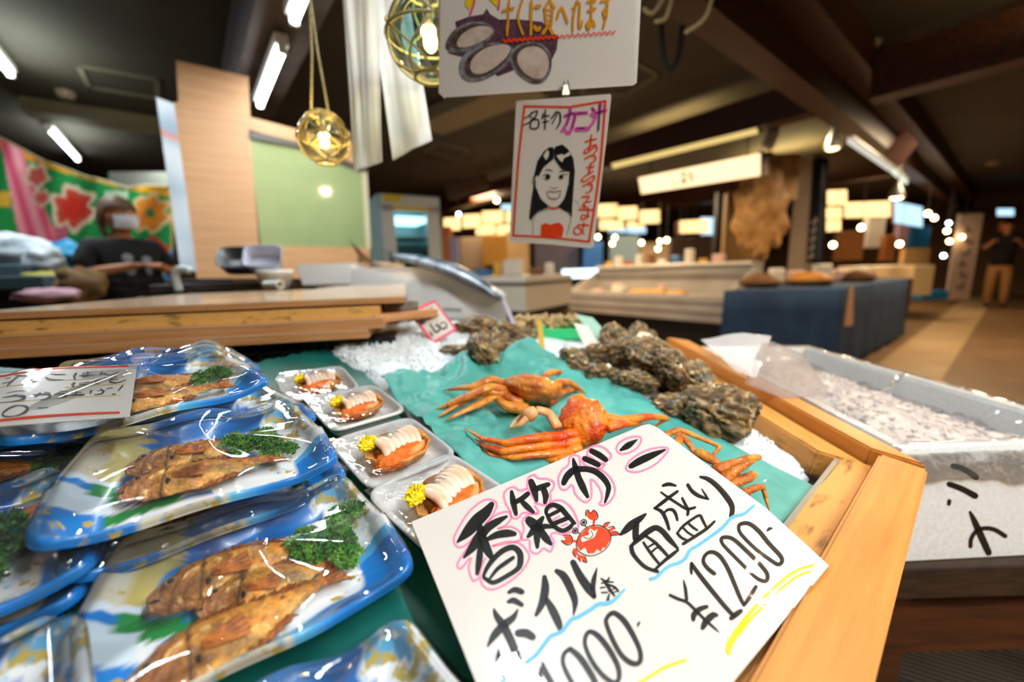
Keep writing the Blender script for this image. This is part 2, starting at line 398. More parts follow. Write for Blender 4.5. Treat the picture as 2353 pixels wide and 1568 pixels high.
# ---------------------------------------------------------------- fluorescent fittings
M_['tube'] = emat('tube_glow', '#eef8ff', 14)
def tube_lamp(c, L, label, group=None, drop=.09):
    t = thing('fluorescent_lamp', label, 'lamp', TR(c, math.atan2(EB.y, EB.x)), group)
    mb = MB(); mb.box((0, 0, drop * .6), (L + .06, .07, drop * .6), bev=.008); mb.build('housing', M_['white'], t)
    mb = MB(); mb.tube([(-L / 2, 0, 0), (L / 2, 0, 0)], .017, 14); mb.build('tube', M_['tube'], t, smooth=True)
    for s in (-1, 1):
        mb = MB(); mb.box((s * (L / 2 + .012), 0, .02), (.024, .04, .07)); mb.build('lamp_holder', M_['white'], t)
    return t
tube_lamp(GP(.55, 3.05, 2.25), .86, 'bare fluorescent lamp on the beam beside the plywood divider')
tube_lamp(GP(.55, 1.86, 2.25), .86, 'bare fluorescent lamp on the beam above the small glass float lamp')
tube_lamp(GP(.55, -.40, 2.25), .86, 'bare fluorescent lamp on the beam over the fish trays')
tube_lamp(GP(.55, -1.5, 2.25), .86, 'bare fluorescent lamp on the beam just behind the camera')
tube_lamp(GP(.55, -2.6, 2.25), .86, 'bare fluorescent lamp added behind the camera to light the posters')  # extra fitting out of view, added so the posters get front light
for q, l in ((Pz(5, 150, 2.66), 'fluorescent lamp on the ceiling at the left edge'), (Pz(150, 337, 2.66), 'fluorescent lamp on the ceiling above the floral banner')):
    tube_lamp(q + (EB * -.5 if q.y < 3.5 else EB * 0), 1.35, l)
# ---------------------------------------------------------------- the sloping display: table, rails, sheets, ice
def L2(u, v, h=0.): return S(u, v, h)
tb = thing('display_table', 'sloping market display table edged with pale timber rails', 'table', (.0, .6, 0))
mb = MB(SM)
base = [(-.95, .02), (.02, .09), (.28, .29), (.54, .52), (.45, 1.13), (-.46, 1.28), (-.46, .86), (-.95, .66)]
mb.hexa([(u, v, -.10) for u, v in base], [(u, v, -.035) for u, v in base]); mb.build('tray_bed', M_['dark'], tb, local=True)
for u, v in ((-.8, .15), (.40, .5), (.40, 1.08), (-.75, 1.0)):
    p = S(u, v, -.1); mb = MB(); mb.box((p.x, p.y, p.z / 2), (.06, .06, p.z)); mb.build('leg', M_['woodd'], tb, local=True)
def rail(name, quad, h0, h1, m, bev=.003):
    """a plank on the slope: quad = inner far, outer far, outer near, inner near in display coordinates; the grain follows its length"""
    q = [Vector((u, v, 0)) for u, v in quad]
    c = sum(q, Vector()) / 4; ax = ((q[3] + q[2]) / 2 - (q[0] + q[1]) / 2)
    M = SM @ Matrix.Translation(c + Vector((0, 0, (h0 + h1) / 2))) @ Matrix.Rotation(math.atan2(ax.y, ax.x), 4, 'Z')
    mb = MB(); inv = M.inverted()
    mb.hexa([inv @ S(u, v, h0) for u, v in quad], [inv @ S(u, v, h1) for u, v in quad])
    bmesh.ops.bevel(mb.bm, geom=mb.bm.edges[:], offset=bev, segments=2, affect='EDGES')
    o = mb.build(name, m, tb); o.matrix_parent_inverse = Matrix.Translation(-Vector(tb.location)); o.matrix_basis = M
    return o
RW = mat('rail_timber', '#cc8638', .42, c2='#b5702a', nscale=5, stretch=(1.2, 22, 10), lo=.3, hi=.75, coat=.15)
RG = mat('dirty_rail_timber', '#cf8f45', .5, c2='#5f3d16', nscale=30, stretch=(.5, 2.2, 2), lo=.55, hi=.72, bump=.25, bscale=80)
# side rail: a low inner ledge and a higher outer board
rail('inner_ledge', [(.36, 1.13), (.425, 1.125), (.535, .565), (.476, .60)], -.06, .010, RG)
rail('side_rail', [(.425, 1.14), (.485, 1.13), (.592, .545), (.538, .58)], -.06, .034, RW)
# corner rail towards the customer
k = [LS(*p, .034) for p in ((2022, 1042), (2134, 1080), (2012, 1570), (1722, 1570))]
a2, b2 = k[3], k[2]
e1 = (k[3] - k[0]).normalized(); e2 = (k[2] - k[1]).normalized()
rail('corner_rail', [tuple(k[0][:2]), tuple(k[1][:2]), tuple((k[1] + e2 * .62)[:2]), tuple((k[0] + e1 * .62)[:2])], -.11, .034, RW)
j = [LS(*p, .012) for p in ((1922, 1104), (2022, 1045))]
nrm = Vector((e1.y, -e1.x, 0))
i0 = k[0] - Vector((.048, -.008, 0)); 
rail('inner_ledge', [tuple((i0 - e1 * .012)[:2]), tuple(k[0][:2]), tuple((k[0] + e1 * .6)[:2]), tuple((k[0] + e1 * .6 + Vector((-.036, .036, 0)))[:2])], -.06, .012, RG)
# metal strip along the inside of the ledge
mb = MB(SM); p0_ = i0 + e1 * .0; mb.hexa([(p0_.x - .004, p0_.y + .004, -.05), (p0_.x, p0_.y, -.05), (p0_.x + e1.x * .5, p0_.y + e1.y * .5, -.05), (p0_.x + e1.x * .5 - .004, p0_.y + e1.y * .5 + .004, -.05)],
        [(p0_.x - .004, p0_.y + .004, .012), (p0_.x, p0_.y, .012), (p0_.x + e1.x * .5, p0_.y + e1.y * .5, .012), (p0_.x + e1.x * .5 - .004, p0_.y + e1.y * .5 + .004, .012)])
mb.build('edge_strip', M_['grey_metal'], tb, local=True)
# green sheet under the trays
mb = MB(SM)
def gs(a, b):
    u = -.93 + 1.28 * a; v = .04 + .92 * b; return (u, v, -.012 + .004 * nz((u, v, 0), 6) - .02 * sstep(.12, .3, u))
G = mb.grid(gs, 90, 70)
for f in list(mb.bm.faces):
    q = SM.inverted() @ f.calc_center_median()
    if q.y > .66 + .24 * sstep(-.62, -.42, q.x) or q.x > .18 + (q.y - .2) * .75 and q.x > .05: mb.bm.faces.remove(f)
o = mb.build('lining_sheet', M_['teal'], None, smooth=True); tag(o, 'dark green lining sheet spread under the fish trays', 'sheet')
# crushed ice
M_['ice'] = mat('crushed_ice', '#e9eef0', .3, c2='#d8e2e6', nscale=90, bump=.45, bscale=260, spec=.5)
edge = [(-.47, .93), (-.43, .85), (-.30, .72), (-.20, .60), (-.05, .47), (.12, .42), (.27, .43), (.36, .47), (.415, .515), (.475, .585), (.40, 1.05), (.34, 1.2), (.05, 1.30), (-.30, 1.22), (-.44, 1.05)]
def inside(u, v, P):
    s = False; n = len(P)
    for i in range(n):
        (x0, y0), (x1, y1) = P[i], P[(i + 1) % n]
        if (y0 > v) != (y1 > v) and u < (x1 - x0) * (v - y0) / (y1 - y0) + x0: s = not s
    return s
def edist(u, v, P):
    d = 9.
    for i in range(len(P)):
        (x0, y0), (x1, y1) = P[i], P[(i + 1) % len(P)]
        t = max(0, min(1, ((u - x0) * (x1 - x0) + (v - y0) * (y1 - y0)) / ((x1 - x0) ** 2 + (y1 - y0) ** 2)))
        d = min(d, math.hypot(u - x0 - t * (x1 - x0), v - y0 - t * (y1 - y0)))
    return d if inside(u, v, P) else -d
def ice_h(u, v):
    d = edist(u, v, edge)
    return -.045 + .045 * sstep(-.01, .05, d) + .012 * sstep(.05, .25, d) * sstep(.5, .9, v)
mb = MB(SM)
def icef(a, b):
    u = -.49 + .98 * a; v = .34 + 1.0 * b
    h = ice_h(u, v) + .005 * nz((u, v, .3), 24, 2) + .003 * abs(nz((u, v, .9), 90, 2))
    return (u, v, h)
mb.grid(icef, 190, 190)
for f in list(mb.bm.faces):
    q = SM.inverted() @ f.calc_center_median()
    if edist(q.x, q.y, edge) < -.012: mb.bm.faces.remove(f)
for i in range(9000):                                                   # single lumps on top of the bed
    u, v = RND.uniform(-.46, .47), RND.uniform(.38, 1.28)
    if edist(u, v, edge) < .004: continue
    du, dv = u + .25, v - .69; det = .30 * -.42 - .27 * .35; qb, qa = (du * -.42 - dv * .35) / det, (.30 * dv - .27 * du) / det
    if .01 < qa < .99 and .01 < qb < .99: continue                      # covered by the paper
    r = RND.uniform(.0014, .0034) * (1.25 if v > .9 else 1.); h = ice_h(u, v) + .001
    c = Vector((u, v, h)); m = Euler((RND.random() * 6, RND.random() * 6, RND.random() * 6)).to_matrix().to_4x4()
    mb.box(c, (r * 2, r * RND.uniform(1, 2), r * RND.uniform(.8, 1.6)), m)
o = mb.build('crushed_ice', M_['ice'], None); tag(o, 'bed of crushed ice filling the display behind the crabs', 'ice', kind='stuff')
# teal paper under the crabs
M_['crepe'] = mat('teal_paper', '#5cae a4'.replace(' ', ''), .5, c2='#3d8f86', nscale=9, bump=.35, bscale=45)
crn = [(-.245, .685), (-.155, .79), (-.06, .80), (.045, .955), (.415, .51), (.322, .418), (.06, .39), (-.10, .50)]
mb = MB(SM)
A_, B_, C_, D_ = Vector((-.25, .69, 0)), Vector((.05, .96, 0)), Vector((.415, .508, 0)), Vector((.10, .27, 0))
def cpf(a, b):
    p = A_.lerp(B_, b).lerp(D_.lerp(C_, b), a); u, v = p.x, p.y
    lift = .0
    e = min(a, 1 - a, b, 1 - b)
    dent = -.03 * math.exp(-((a - .05) ** 2 + (b - .46) ** 2) / .012)
    w = (1 - sstep(.35, .8, a)) * (.010 * nz((u, v, 1.7), 11, 2) + .017 * abs(nz((u, v, 4.), 17, 2)) + .005 * abs(nz((u, v, 9.), 45, 2)))
    h = max(ice_h(u, v), .0) + .008 + w + .02 * (1 - sstep(0, .12, a)) * (.5 + .5 * sin(b * 17)) - .006 * sstep(.6, 1, a)
    return (u + dent * .4, v + dent * -.8, h)
mb.grid(cpf, 120, 120)
o = mb.build('wrapping_paper', M_['crepe'], None, smooth=True); tag(o, 'crumpled teal paper spread on the ice under the crabs', 'paper')
md = o.modifiers.new('solid', 'SOLIDIFY'); md.thickness = .0006
# black crates behind the trays, under the timber boards
# timber boards stacked as a counter
fl, fr_ = Pz(-120, 722, 1.0), Pz(932, 681, 1.0)
bd = (fr_ - fl); BL_ = bd.length; BMx = frame(fl, bd, Vector((0, 0, 1)))
PW = mat('laminate_top', '#dcbc98', .16, c2='#cfab84', nscale=5, stretch=(1, 14, 1), coat=.4)
PE = mat('timber_edge', '#cd9462', .5, c2='#b57845', nscale=6, stretch=(1, 20, 20))
def board(label, x0, x1, y0, y1, z0, z1, m, me_, skew=0.):
    t = thing('timber_board', label, 'board', BMx @ Matrix.Translation((x0, y0, z0)))
    L, D, T = x1 - x0, y1 - y0, z1 - z0
    mb = MB(); mb.hexa([(0, .0, T - .002), (L, .0, T - .002), (L - skew, D, T - .002), (0, D, T - .002)], [(0, 0, T), (L, 0, T), (L - skew, D, T), (0, D, T)])
    mb.build('top_face', m, t)
    mb = MB(); mb.hexa([(0, 0, 0), (L, 0, 0), (L - skew, D, 0), (0, D, 0)], [(0, 0, T - .0021), (L, 0, T - .0021), (L - skew, D, T - .0021), (0, D, T - .0021)]); mb.build('core', me_, t)
    return t
sp = (Pz(465, 700, 1.0) - fl).length
board('left laminated timber board on top of the stack', 0, sp - .001, 0, .75, -.014, 0, PW, PE)
board('right laminated timber board on top of the stack', sp + .001, BL_, 0, 1.15, -.014, 0, PW, PE, .08)
board('grimy timber board second in the stack', 0, BL_ * .93, -.004, .5, -.043, -.0185, M_['woodgrime'], M_['woodgrime'])
board('thick timber board near the bottom of the stack', 0, BL_ * .94, -.020, .5, -.066, -.0435, PW, PE)
board('lowest timber board of the stack above black crates', 0, BL_ * .90, -.026, .5, -.086, -.0665, PW, PE)
t = thing('timber_offcut', 'splayed timber offcut at the right end of the stack', 'board', BMx @ TR((BL_ * .945, .0, -.058), .5)); mb = MB(); mb.box((.055, .04, .01), (.16, .07, .02), bev=.003); mb.build('plank', PE, t)
t = thing('grey_block', 'grey weathered block wedged in the end of the stack', 'block', BMx @ TR((BL_ * .945, .05, -.026), .3)); mb = MB(); mb.box((.03, .02, 0), (.08, .06, .022), bev=.003); mb.build('block', mat('weathered_grey', '#8d857a', .8, c2='#6d665c', nscale=60), t)

for i, (x0, x1) in enumerate(((.0, .44), (.45, .80))):
    L = x1 - x0; M = BMx @ Matrix.Translation((x0, .012, -.095))
    t = thing('plastic_crate', ('black plastic crate under the left end of the timber boards', 'black plastic crate under the middle of the timber boards')[i], 'crate', M)
    mb = MB(); mb.box((L / 2, .12, -.12), (L * .98, .2, .24)); mb.build('body', M_['black'], t)
    mb = MB()
    for q in range(15): mb.box((L * (q + .5) / 15, .014, -.12), (.006, .012, .24))
    for q in range(6): mb.box((L / 2, .013, -.22 + q * .04), (L * .98, .01, .006))
    mb.build('lattice', mat('black_lattice', '#1b1d20', .35), t)
# ---------------------------------------------------------------- fish trays: printed tray and clear lid
TL, TW = .216, .154
def outl(t, s=1.):
    """outline of the tray at angle t: rounded rectangle whose long sides wave; s scales towards the centre"""
    c, sn = cos(t), sin(t); n = 9.
    r = 1 / ((abs(c)) ** n + (abs(sn)) ** n) ** (1 / n)
    x, y = r * c * TL / 2, r * sn * TW / 2
    k = sstep(.25, .9, abs(y) / (TW / 2)) 
    w = .0045 * sin(x / TL * 4 * pi + .6) * k * (1 if y > 0 else -1)
    y += w
    if y > 0: x *= 1 - .13 * sstep(-.2 * TW, TW / 2, y)
    return x * s, y * s
def rimz(x, y):
    k = sstep(.3, .9, abs(y) / (TW / 2))
    return .021 + .004 * k * sin(x / TL * 4 * pi + (.9 if y < 0 else 2.6)) + .003 * sstep(.3, .5, abs(x) / TL)
BLUE, DBLUE, GOLD, WHT, SKY, GRN = lin('#0080d8'), lin('#0062b8'), lin('#c4ac4c'), lin('#f0f4f7'), lin('#62c0ee'), lin('#128a3c')
def traycol(x, y, s):
    X = x / TL * 2; Y = y / TW * 2                                       # -1..1
    n = nz((x, y, s), 40, 2) * .12
    if s < .70:                                                           # floor
        c = WHT; al = 1.
        # leaf bands run in from the left end
        if X < .0:
            g1 = Y - (.10 - .42 * (X + .9)); g2 = Y + .50 - .25 * (X + .9); g3 = Y + .74 - .10 * (X + .9)
            if abs(g1) < .115 and X < -.22: c = GRN
            elif abs(g2) < .10 and X < -.2: c = GRN
            elif abs(g3) < .05 and X < -.35: c = GRN
            elif .115 <= g1 < .17 and X > -.66: c = SKY
            elif g1 >= .22 and g1 < .62: c = mixc(DBLUE, BLUE, .6)
            elif -.20 < g1 <= -.13 and X > -.6: c = DBLUE
        if Y > -.08 + n and X > -.42 + n or Y > .42: c = mixc(BLUE, DBLUE, sstep(-.2, .5, X))
        if X > .42 + n: c = WHT; al = .35
        return (*c, al)
    if Y > .30 and abs(X) < .985:                                         # far wall and rim
        if X < -.75 + n: return (*mixc(GOLD, WHT, .5), .6)
        if X < -.42 + n: return (*mixc(GOLD, lin('#cfc07a'), .5 + .5 * sin(X * 9)), .8)
        if X < .55 + n: return (*mixc(DBLUE, BLUE, .5 + .5 * sin(X * 7)), 1.)
        return (*WHT, .12)
    if Y < -.30:                                                          # near wall and rim
        if X < -.42 + n: return (*BLUE, .45)
        if X < .10 + n: return (*mixc(GOLD, WHT, .55), .3)
        if X < .42 + n: return (*mixc(SKY, BLUE, sstep(.1, .42, X)), .9)
        return (*mixc(BLUE, DBLUE, .25), 1.)
    if X < 0 and (abs(Y - .12) < .10 or abs(Y + .5) < .08) and s < .84: return (*GRN, 1.)
    if X < 0: return (*(mixc(WHT, SKY, .25) if Y < .1 else BLUE if Y < .2 else mixc(WHT, SKY, .15)), .9)
    return (*(WHT if Y > -.15 + n else mixc(SKY, BLUE, .4)), .3 if Y > 0 else .9)
M_['tray'] = patmat('printed_tray', .3, coat=.15, spk=[('#c2aa50', 75, .50), ('#5fb0dc', 60, .47)])
NT = 144
def tray_mesh():
    mb = MB(); prof = [(.02, 0), (.1, 0), (.2, 0), (.3, 0), (.4, 0), (.48, 0), (.55, 0), (.61, 0), (.66, .0003), (.70, .001), (.75, .0035), (.80, .0075), (.85, .012), (.90, None), (.945, 1), (.975, 2), (1., 3), (1.012, 4)]
    R = []; cols = []
    for s, z in prof:
        row = []
        for k in range(NT):
            t = 2 * pi * k / NT; x, y = outl(t, s); rz_ = rimz(*outl(t))
            zz = rz_ * .80 if z is None else rz_ - .001 if z == 1 else rz_ + .0015 if z == 2 else rz_ if z == 3 else rz_ - .006 if z == 4 else z
            row.append(mb.V((x, y, zz + .001))); cols.append(traycol(x, y, s))
        R.append(row)
    for i in range(len(R) - 1):
        for q in range(NT): mb.F([R[i][q], R[i][(q + 1) % NT], R[i + 1][(q + 1) % NT], R[i + 1][q]])
    mb.F(R[0][::-1])
    return mb, cols
def lid_mesh():
    mb = MB(); prof = [(1.016, 'a'), (1.0, 'b'), (.965, 'c'), (.945, 'd'), (.93, .0095), (.915, .0135), (.895, .0162), (.865, .0178), (.80, .0188), (.68, .0196), (.5, .0202), (.3, .0206), (.12, .0208)]
    R = []
    for s, z in prof:
        row = []
        for k in range(NT):
            t = 2 * pi * k / NT; x, y = outl(t, s); ox, oy = outl(t); rz_ = rimz(ox, oy)
            if isinstance(z, str): zz = rz_ + {'a': -.004, 'b': .0022, 'c': .0036, 'd': .005}[z]
            else:
                w = rz_ * .7 + .021 * .3; zz = w + z
                zz += .0015 * sin(ox / TL * 4 * pi + 1.2) * sstep(.4, .9, s) * (1 if oy > 0 else -1) + .0008 * sin(x * 38 + y * 22 + 1.)
            row.append(mb.V((x, y, zz + .001)))
        R.append(row)
    for i in range(len(R) - 1):
        for q in range(NT): mb.F([R[i][q], R[i][(q + 1) % NT], R[i + 1][(q + 1) % NT], R[i + 1][q]])
    mb.F(R[-1])
    return mb
proto_tray = thing('fish_tray', 'x', 'food tray')
mb_, cols_ = tray_mesh(); o = mb_.build('tray', M_['tray'], proto_tray, smooth=True)
ca = o.data.color_attributes.new('pat', 'FLOAT_COLOR', 'POINT')
for i, c in enumerate(cols_): ca.data[i].color = c
o['label'] = 'blue, gold and white printed tray'
o = lid_mesh().build('lid', M_['lid'], proto_tray, smooth=True); o['label'] = 'clear plastic lid'
def tray_place(br, bl, h, dh=.021, s=1.):
    """pose of a tray whose near right and near left rim corners show at pixels br and bl, its base h above the slope"""
    a, b = LS(*br, h + dh), LS(*bl, h + dh); ax = (a - b); ax.z = 0; ax.normalize(); p = Vector((-ax.y, ax.x, 0))
    c = a - ax * TL * .475 * s + p * TW * .47 * s; c.z = h
    return SM @ Matrix.Translation(c) @ Matrix.Rotation(math.atan2(ax.y, ax.x), 4, 'Z') @ Matrix.Scale(s, 4)
TR_ = {}
first = True
def put_tray(key, M, label):
    global first
    if first: t = proto_tray; t.matrix_world = M; t['label'] = label; t['group'] = 'lidded trays of fried fish'; first = False
    else: t = dup(proto_tray, M, label, 'lidded trays of fried fish')
    TR_[key] = M; return t
put_tray('T1', tray_place((946, 1318), (600, 1488), 0), 'large lidded blue tray nearest the camera, fried fish with parsley at right')
put_tray('T3', tray_place((792, 1112), (205, 1320), .001), 'lidded blue tray underneath another tray, in the middle of the display')
put_tray('T2', tray_place((770, 1066), (120, 1248), .046, s=.95), 'lidded blue tray on top of another, two fish heads facing left')
put_tray('T13', tray_place((724, 968), (440, 1060), .0), 'lidded blue tray showing only one corner behind the stacked pair')
put_tray('T9', tray_place((613, 886), (158, 992), .062), 'lidded blue tray at the back, right of the handwritten card with red lines')
put_tray('T10', tray_place((596, 858), (240, 935), .030), 'rearmost lidded blue tray, right below the timber boards')
put_tray('T4', SM @ TR((-.120, .146, 0), radians(38)), 'lidded blue tray at the bottom edge, beside the large crab price card')
put_tray('T6', tray_place((206, 1312), (0, 1388), .014), 'lidded tray at the left edge full of dark parsley')
put_tray('T7', tray_place((168, 1392), (0, 1440), -.012), 'lidded tray under the parsley tray at the left edge')
put_tray('T8', tray_place((240, 1120), (-60, 1190), .004), 'lidded blue tray with a fish tail, just below the handwritten card')
put_tray('T11', tray_place((160, 966), (0, 998), .03), 'lidded blue tray mostly covered by the handwritten card')
put_tray('T5', SM @ TR((-.338, .130, .0), radians(38)), 'lidded tray cut off in the lower left corner')
# ---------------------------------------------------------------- fried fish
M_['fry'] = patmat('fried_skin', .38, coat=.12, bump=1., bscale=320, var=.45, vscale=140, spk=[('#4a240c', 95, .47), ('#f0c47c', 75, .47)])
M_['fin'] = mat('fried_fin', '#b8691e', .45, c2='#7a3f12', nscale=120, bump=.5, bscale=300)
M_['eyew'] = mat('cooked_eye', '#8a6a45', .3); M_['eyeb'] = mat('dark_pupil', '#15100c', .2)
M_['char'] = mat('dark_gill', '#2a150a', .6)
def fish_mesh(seed, L):
    rs = random.Random(seed)
    key = [(0, .030), (.015, .062), (.05, .098), (.12, .135), (.20, .160), (.30, .165), (.45, .150), (.58, .118), (.70, .082), (.80, .055), (.88, .042), (.93, .046)]
    pr = crom(key, 10); seg = 44
    mb = MB(); R = []; cols = []
    for i, (t, h) in enumerate(pr):
        x = t * L; row = []
        yb = .012 * L * sin(t * 3 + seed) 
        for k in range(seg):
            a = 2 * pi * k / seg; y = cos(a) * h * L; z = sin(a) * h * L * (.52 if sin(a) > 0 else .22)
            if y < 0: y *= .95
            d = nz((x * 40 + seed, y * 40, z * 40), 1.2, 3) * .0022 + abs(nz((x * 150, y * 150 + seed, z * 150), 1, 2)) * .0016 * (1 if t > .3 else .7) - .0016 * abs(nz((x * 60 + 9, y * 190, z * 60 + seed), 1, 2))
            q = Vector((x, y + yb, z)); q += Vector((0, cos(a), sin(a))) * d
            row.append(mb.V(q))
            gill = math.exp(-((t - .265 - .03 * cos(a)) / .012) ** 2)
            q_ = nz((x * 45 + seed, y * 90, z * 45 + 3), 1, 3); c = mixc(lin('#a8652f'), lin('#e09a36'), sstep(.12, .36, t)); c = mixc(c, lin('#e86f10'), sstep(.15, .45, q_) * .7 * sstep(.3, .4, t)); c = mixc(c, lin('#7a4416'), sstep(.12, .5, -q_) * .75); c = mixc(c, lin('#ecbb66'), sstep(.0, .8, -cos(a)) * .5 * sstep(.25, .4, t))
            c = mixc(c, lin('#b8661d'), sstep(.75, .95, t)); c = mixc(c, lin('#2b1509'), gill * .9)
            c = mixc(c, lin('#cf9a68'), (1 - sstep(.0, .25, t)) * sstep(.0, .6, nz((x * 60, y * 60, seed), 1, 2) + .2) * .6)
            cols.append((*c, .55))
        R.append(row)
    for i in range(len(R) - 1):
        for k in range(seg): mb.F([R[i][k], R[i][(k + 1) % seg], R[i + 1][(k + 1) % seg], R[i + 1][k]])
    mb.F(R[0][::-1]); mb.F(R[-1])
    return mb, cols, pr
def fin_sheet(mb, base, tips, th=.0012, jag=0., rs=RND):
    """a fin: a sheet of given thickness between a base line and a line of tips, finely pleated"""
    n = len(base); A = []; 
    for i in range(n):
        b, t = Vector(base[i]), Vector(tips[i]); w = th * (1 if i % 2 else -1)
        A.append([mb.V(b + Vector((0, 0, w + th))), mb.V((b + t) / 2 + Vector((0, 0, w + th))), mb.V(t + Vector((0, 0, w * .5 + th * .3))), mb.V(t + Vector((0, 0, -w * .5 - th * .3))), mb.V((b + t) / 2 + Vector((0, 0, w - th))), mb.V(b + Vector((0, 0, w - th)))])
    for i in range(n - 1):
        for k in range(6): mb.F([A[i][k], A[i][(k + 1) % 6], A[i + 1][(k + 1) % 6], A[i + 1][k]])
    mb.F(A[0]); mb.F(A[-1][::-1])
def fish_proto(seed, L, label):
    rs = random.Random(seed + 50)
    t = thing('fried_fish', label, 'fish', None, 'whole fried fish in the trays')
    mb, cols, pr = fish_mesh(seed, L); o = mb.build('body', M_['fry'], t, smooth=True)
    ca = o.data.color_attributes.new('pat', 'FLOAT_COLOR', 'POINT')
    for i, c in enumerate(cols): ca.data[i].color = c
    def hy(tt):
        for (a, b), (c, d) in zip(pr, pr[1:]):
            if a <= tt <= c: return b + (d - b) * (tt - a) / (c - a)
        return .04
    yb = lambda tt: .012 * L * sin(tt * 3 + seed)
    mb = MB(); B, T = [], []                                               # spiny back fin
    n = 22
    for i in range(n + 1):
        tt = .27 + .5 * i / n; h = hy(tt); y = h * L * .93 + yb(tt)
        B.append((tt * L, y, .0)); hgt = .05 * L * (1 - abs(i / n - .4)) * (1.25 if i % 2 == 0 else .62) * rs.uniform(.8, 1.2)
        T.append((tt * L + .03 * L, y + hgt, .001))
    fin_sheet(mb, B, T); mb.build('dorsal_fin', M_['fin'], t, smooth=False)
    mb = MB(); B, T = [], []
    for i in range(13):                                                    # tail fan
        f = i / 12 * 2 - 1
        B.append((.915 * L, f * .036 * L + yb(.92), .0)); T.append((L * (1.07 - .05 * (1 - abs(f)) + rs.uniform(-.012, .012)), f * .125 * L + yb(.92), rs.uniform(-.001, .003)))
    fin_sheet(mb, B, T, .0009); mb.build('tail_fin', M_['fin'], t)
    mb = MB(); B, T = [], []
    for i in range(9):
        f = i / 8 * 2 - 1
        B.append((.31 * L, f * .025 * L - .03 * L, .093 * L)); T.append((.50 * L + rs.uniform(-.01, .01) * L, f * .075 * L - .045 * L, .090 * L))
    fin_sheet(mb, B, T, .0009); mb.build('pectoral_fin', mat('orange_fin', '#cf7a24', .45, c2='#9c5217', nscale=150, bump=.4, bscale=300), t)
    mb = MB(); B, T = [], []
    for i in range(11):
        tt = .45 + .25 * i / 10; y = -hy(tt) * L * .88 + yb(tt); B.append((tt * L, y, 0)); T.append((tt * L + .03 * L, y - .035 * L * (1.2 if i % 2 == 0 else .7), 0))
    fin_sheet(mb, B, T); mb.build('anal_fin', M_['fin'], t)
    ex, ey = .115 * L, .045 * L + yb(.11); ez = .065 * L
    mb = MB(); mb.lathe([(.030 * L, -.01 * L), (.034 * L, .0), (.026 * L, .006 * L), (.020 * L, .003 * L)], 18, o=(ex, ey, ez)); e = mb.build('eye', M_['eyew'], t, smooth=True)
    mb = MB(); mb.ball((ex, ey, ez + .002 * L), .016 * L, 12, 8); mb.build('pupil', M_['eyeb'], e, smooth=True)
    mb = MB(); mb.tube([(.012 * L, -.020 * L, .022 * L), (.04 * L, -.030 * L, .036 * L), (.066 * L, -.045 * L, .044 * L)], [.0010, .0016, .0008], 6); mb.build('mouth', M_['char'], t, smooth=True)
    mb = MB(); mb.ball((.285 * L, -.06 * L, .076 * L), .024 * L, 10, 7, (.7, 1.5, .45), f=lambda d: 1 + .35 * nz(d, 2.5)); mb.build('gill_opening', M_['char'], t, smooth=True)
    return t
fp = [fish_proto(3, .128, ''), fish_proto(8, .122, '')]
used_ = [False, False]
def put_fish(k, tr, x, y, z, rz, label, rx=0., ry=0., s=1.):
    M = TR_[tr] @ TR((x, y, z), rz, rx, ry, s)
    if not used_[k]: used_[k] = True; fp[k].matrix_world = M; fp[k]['label'] = label; return fp[k]
    return dup(fp[k], M, label)
put_fish(0, 'T1', -.068, .010, .015, radians(3), 'fried fish with dark eye in the nearest tray, closest to its blue back wall', .12)
put_fish(1, 'T1', -.040, -.012, .013, radians(-4), 'fried fish with pale eye squeezed in the middle of the nearest tray', .1, s=.86)
put_fish(0, 'T1', -.078, -.058, .014, radians(12), 'fried fish nearest the front rim of the nearest tray', .1, s=1.04)
put_fish(0, 'T2', -.062, .018, .016, radians(2), 'fried fish in the upper stacked tray, the one farther back', .1, s=.96)
put_fish(1, 'T2', -.064, -.022, .016, radians(1), 'fried fish in the upper stacked tray, the one nearer the front rim', .1)
put_fish(1, 'T3', -.06, -.024, .014, radians(2), 'dim fried fish in the tray underneath the upper stacked tray', .1)
put_fish(0, 'T9', -.045, .010, .016, radians(2), 'fried fish in the back tray, upper of two beside its parsley', .1)
put_fish(1, 'T9', -.05, -.03, .016, radians(1), 'fried fish in the back tray, lower of two beside its parsley', .1)
put_fish(0, 'T10', -.05, .0, .016, 0, 'fried fish in the rearmost tray below the timber boards')
put_fish(1, 'T4', -.07, .0, .016, radians(5), 'fried fish in the tray beside the large crab price card', s=1.12)
put_fish(0, 'T6', -.06, .030, .018, radians(2), 'fried fish whose tail lies behind the dark parsley at the left edge')
put_fish(0, 'T8', -.05, .01, .016, radians(2), 'fried fish with reddish tail in the tray below the handwritten card')
put_fish(1, 'T5', -.06, -.01, .016, radians(3), 'fried fish in the tray in the lower left corner')
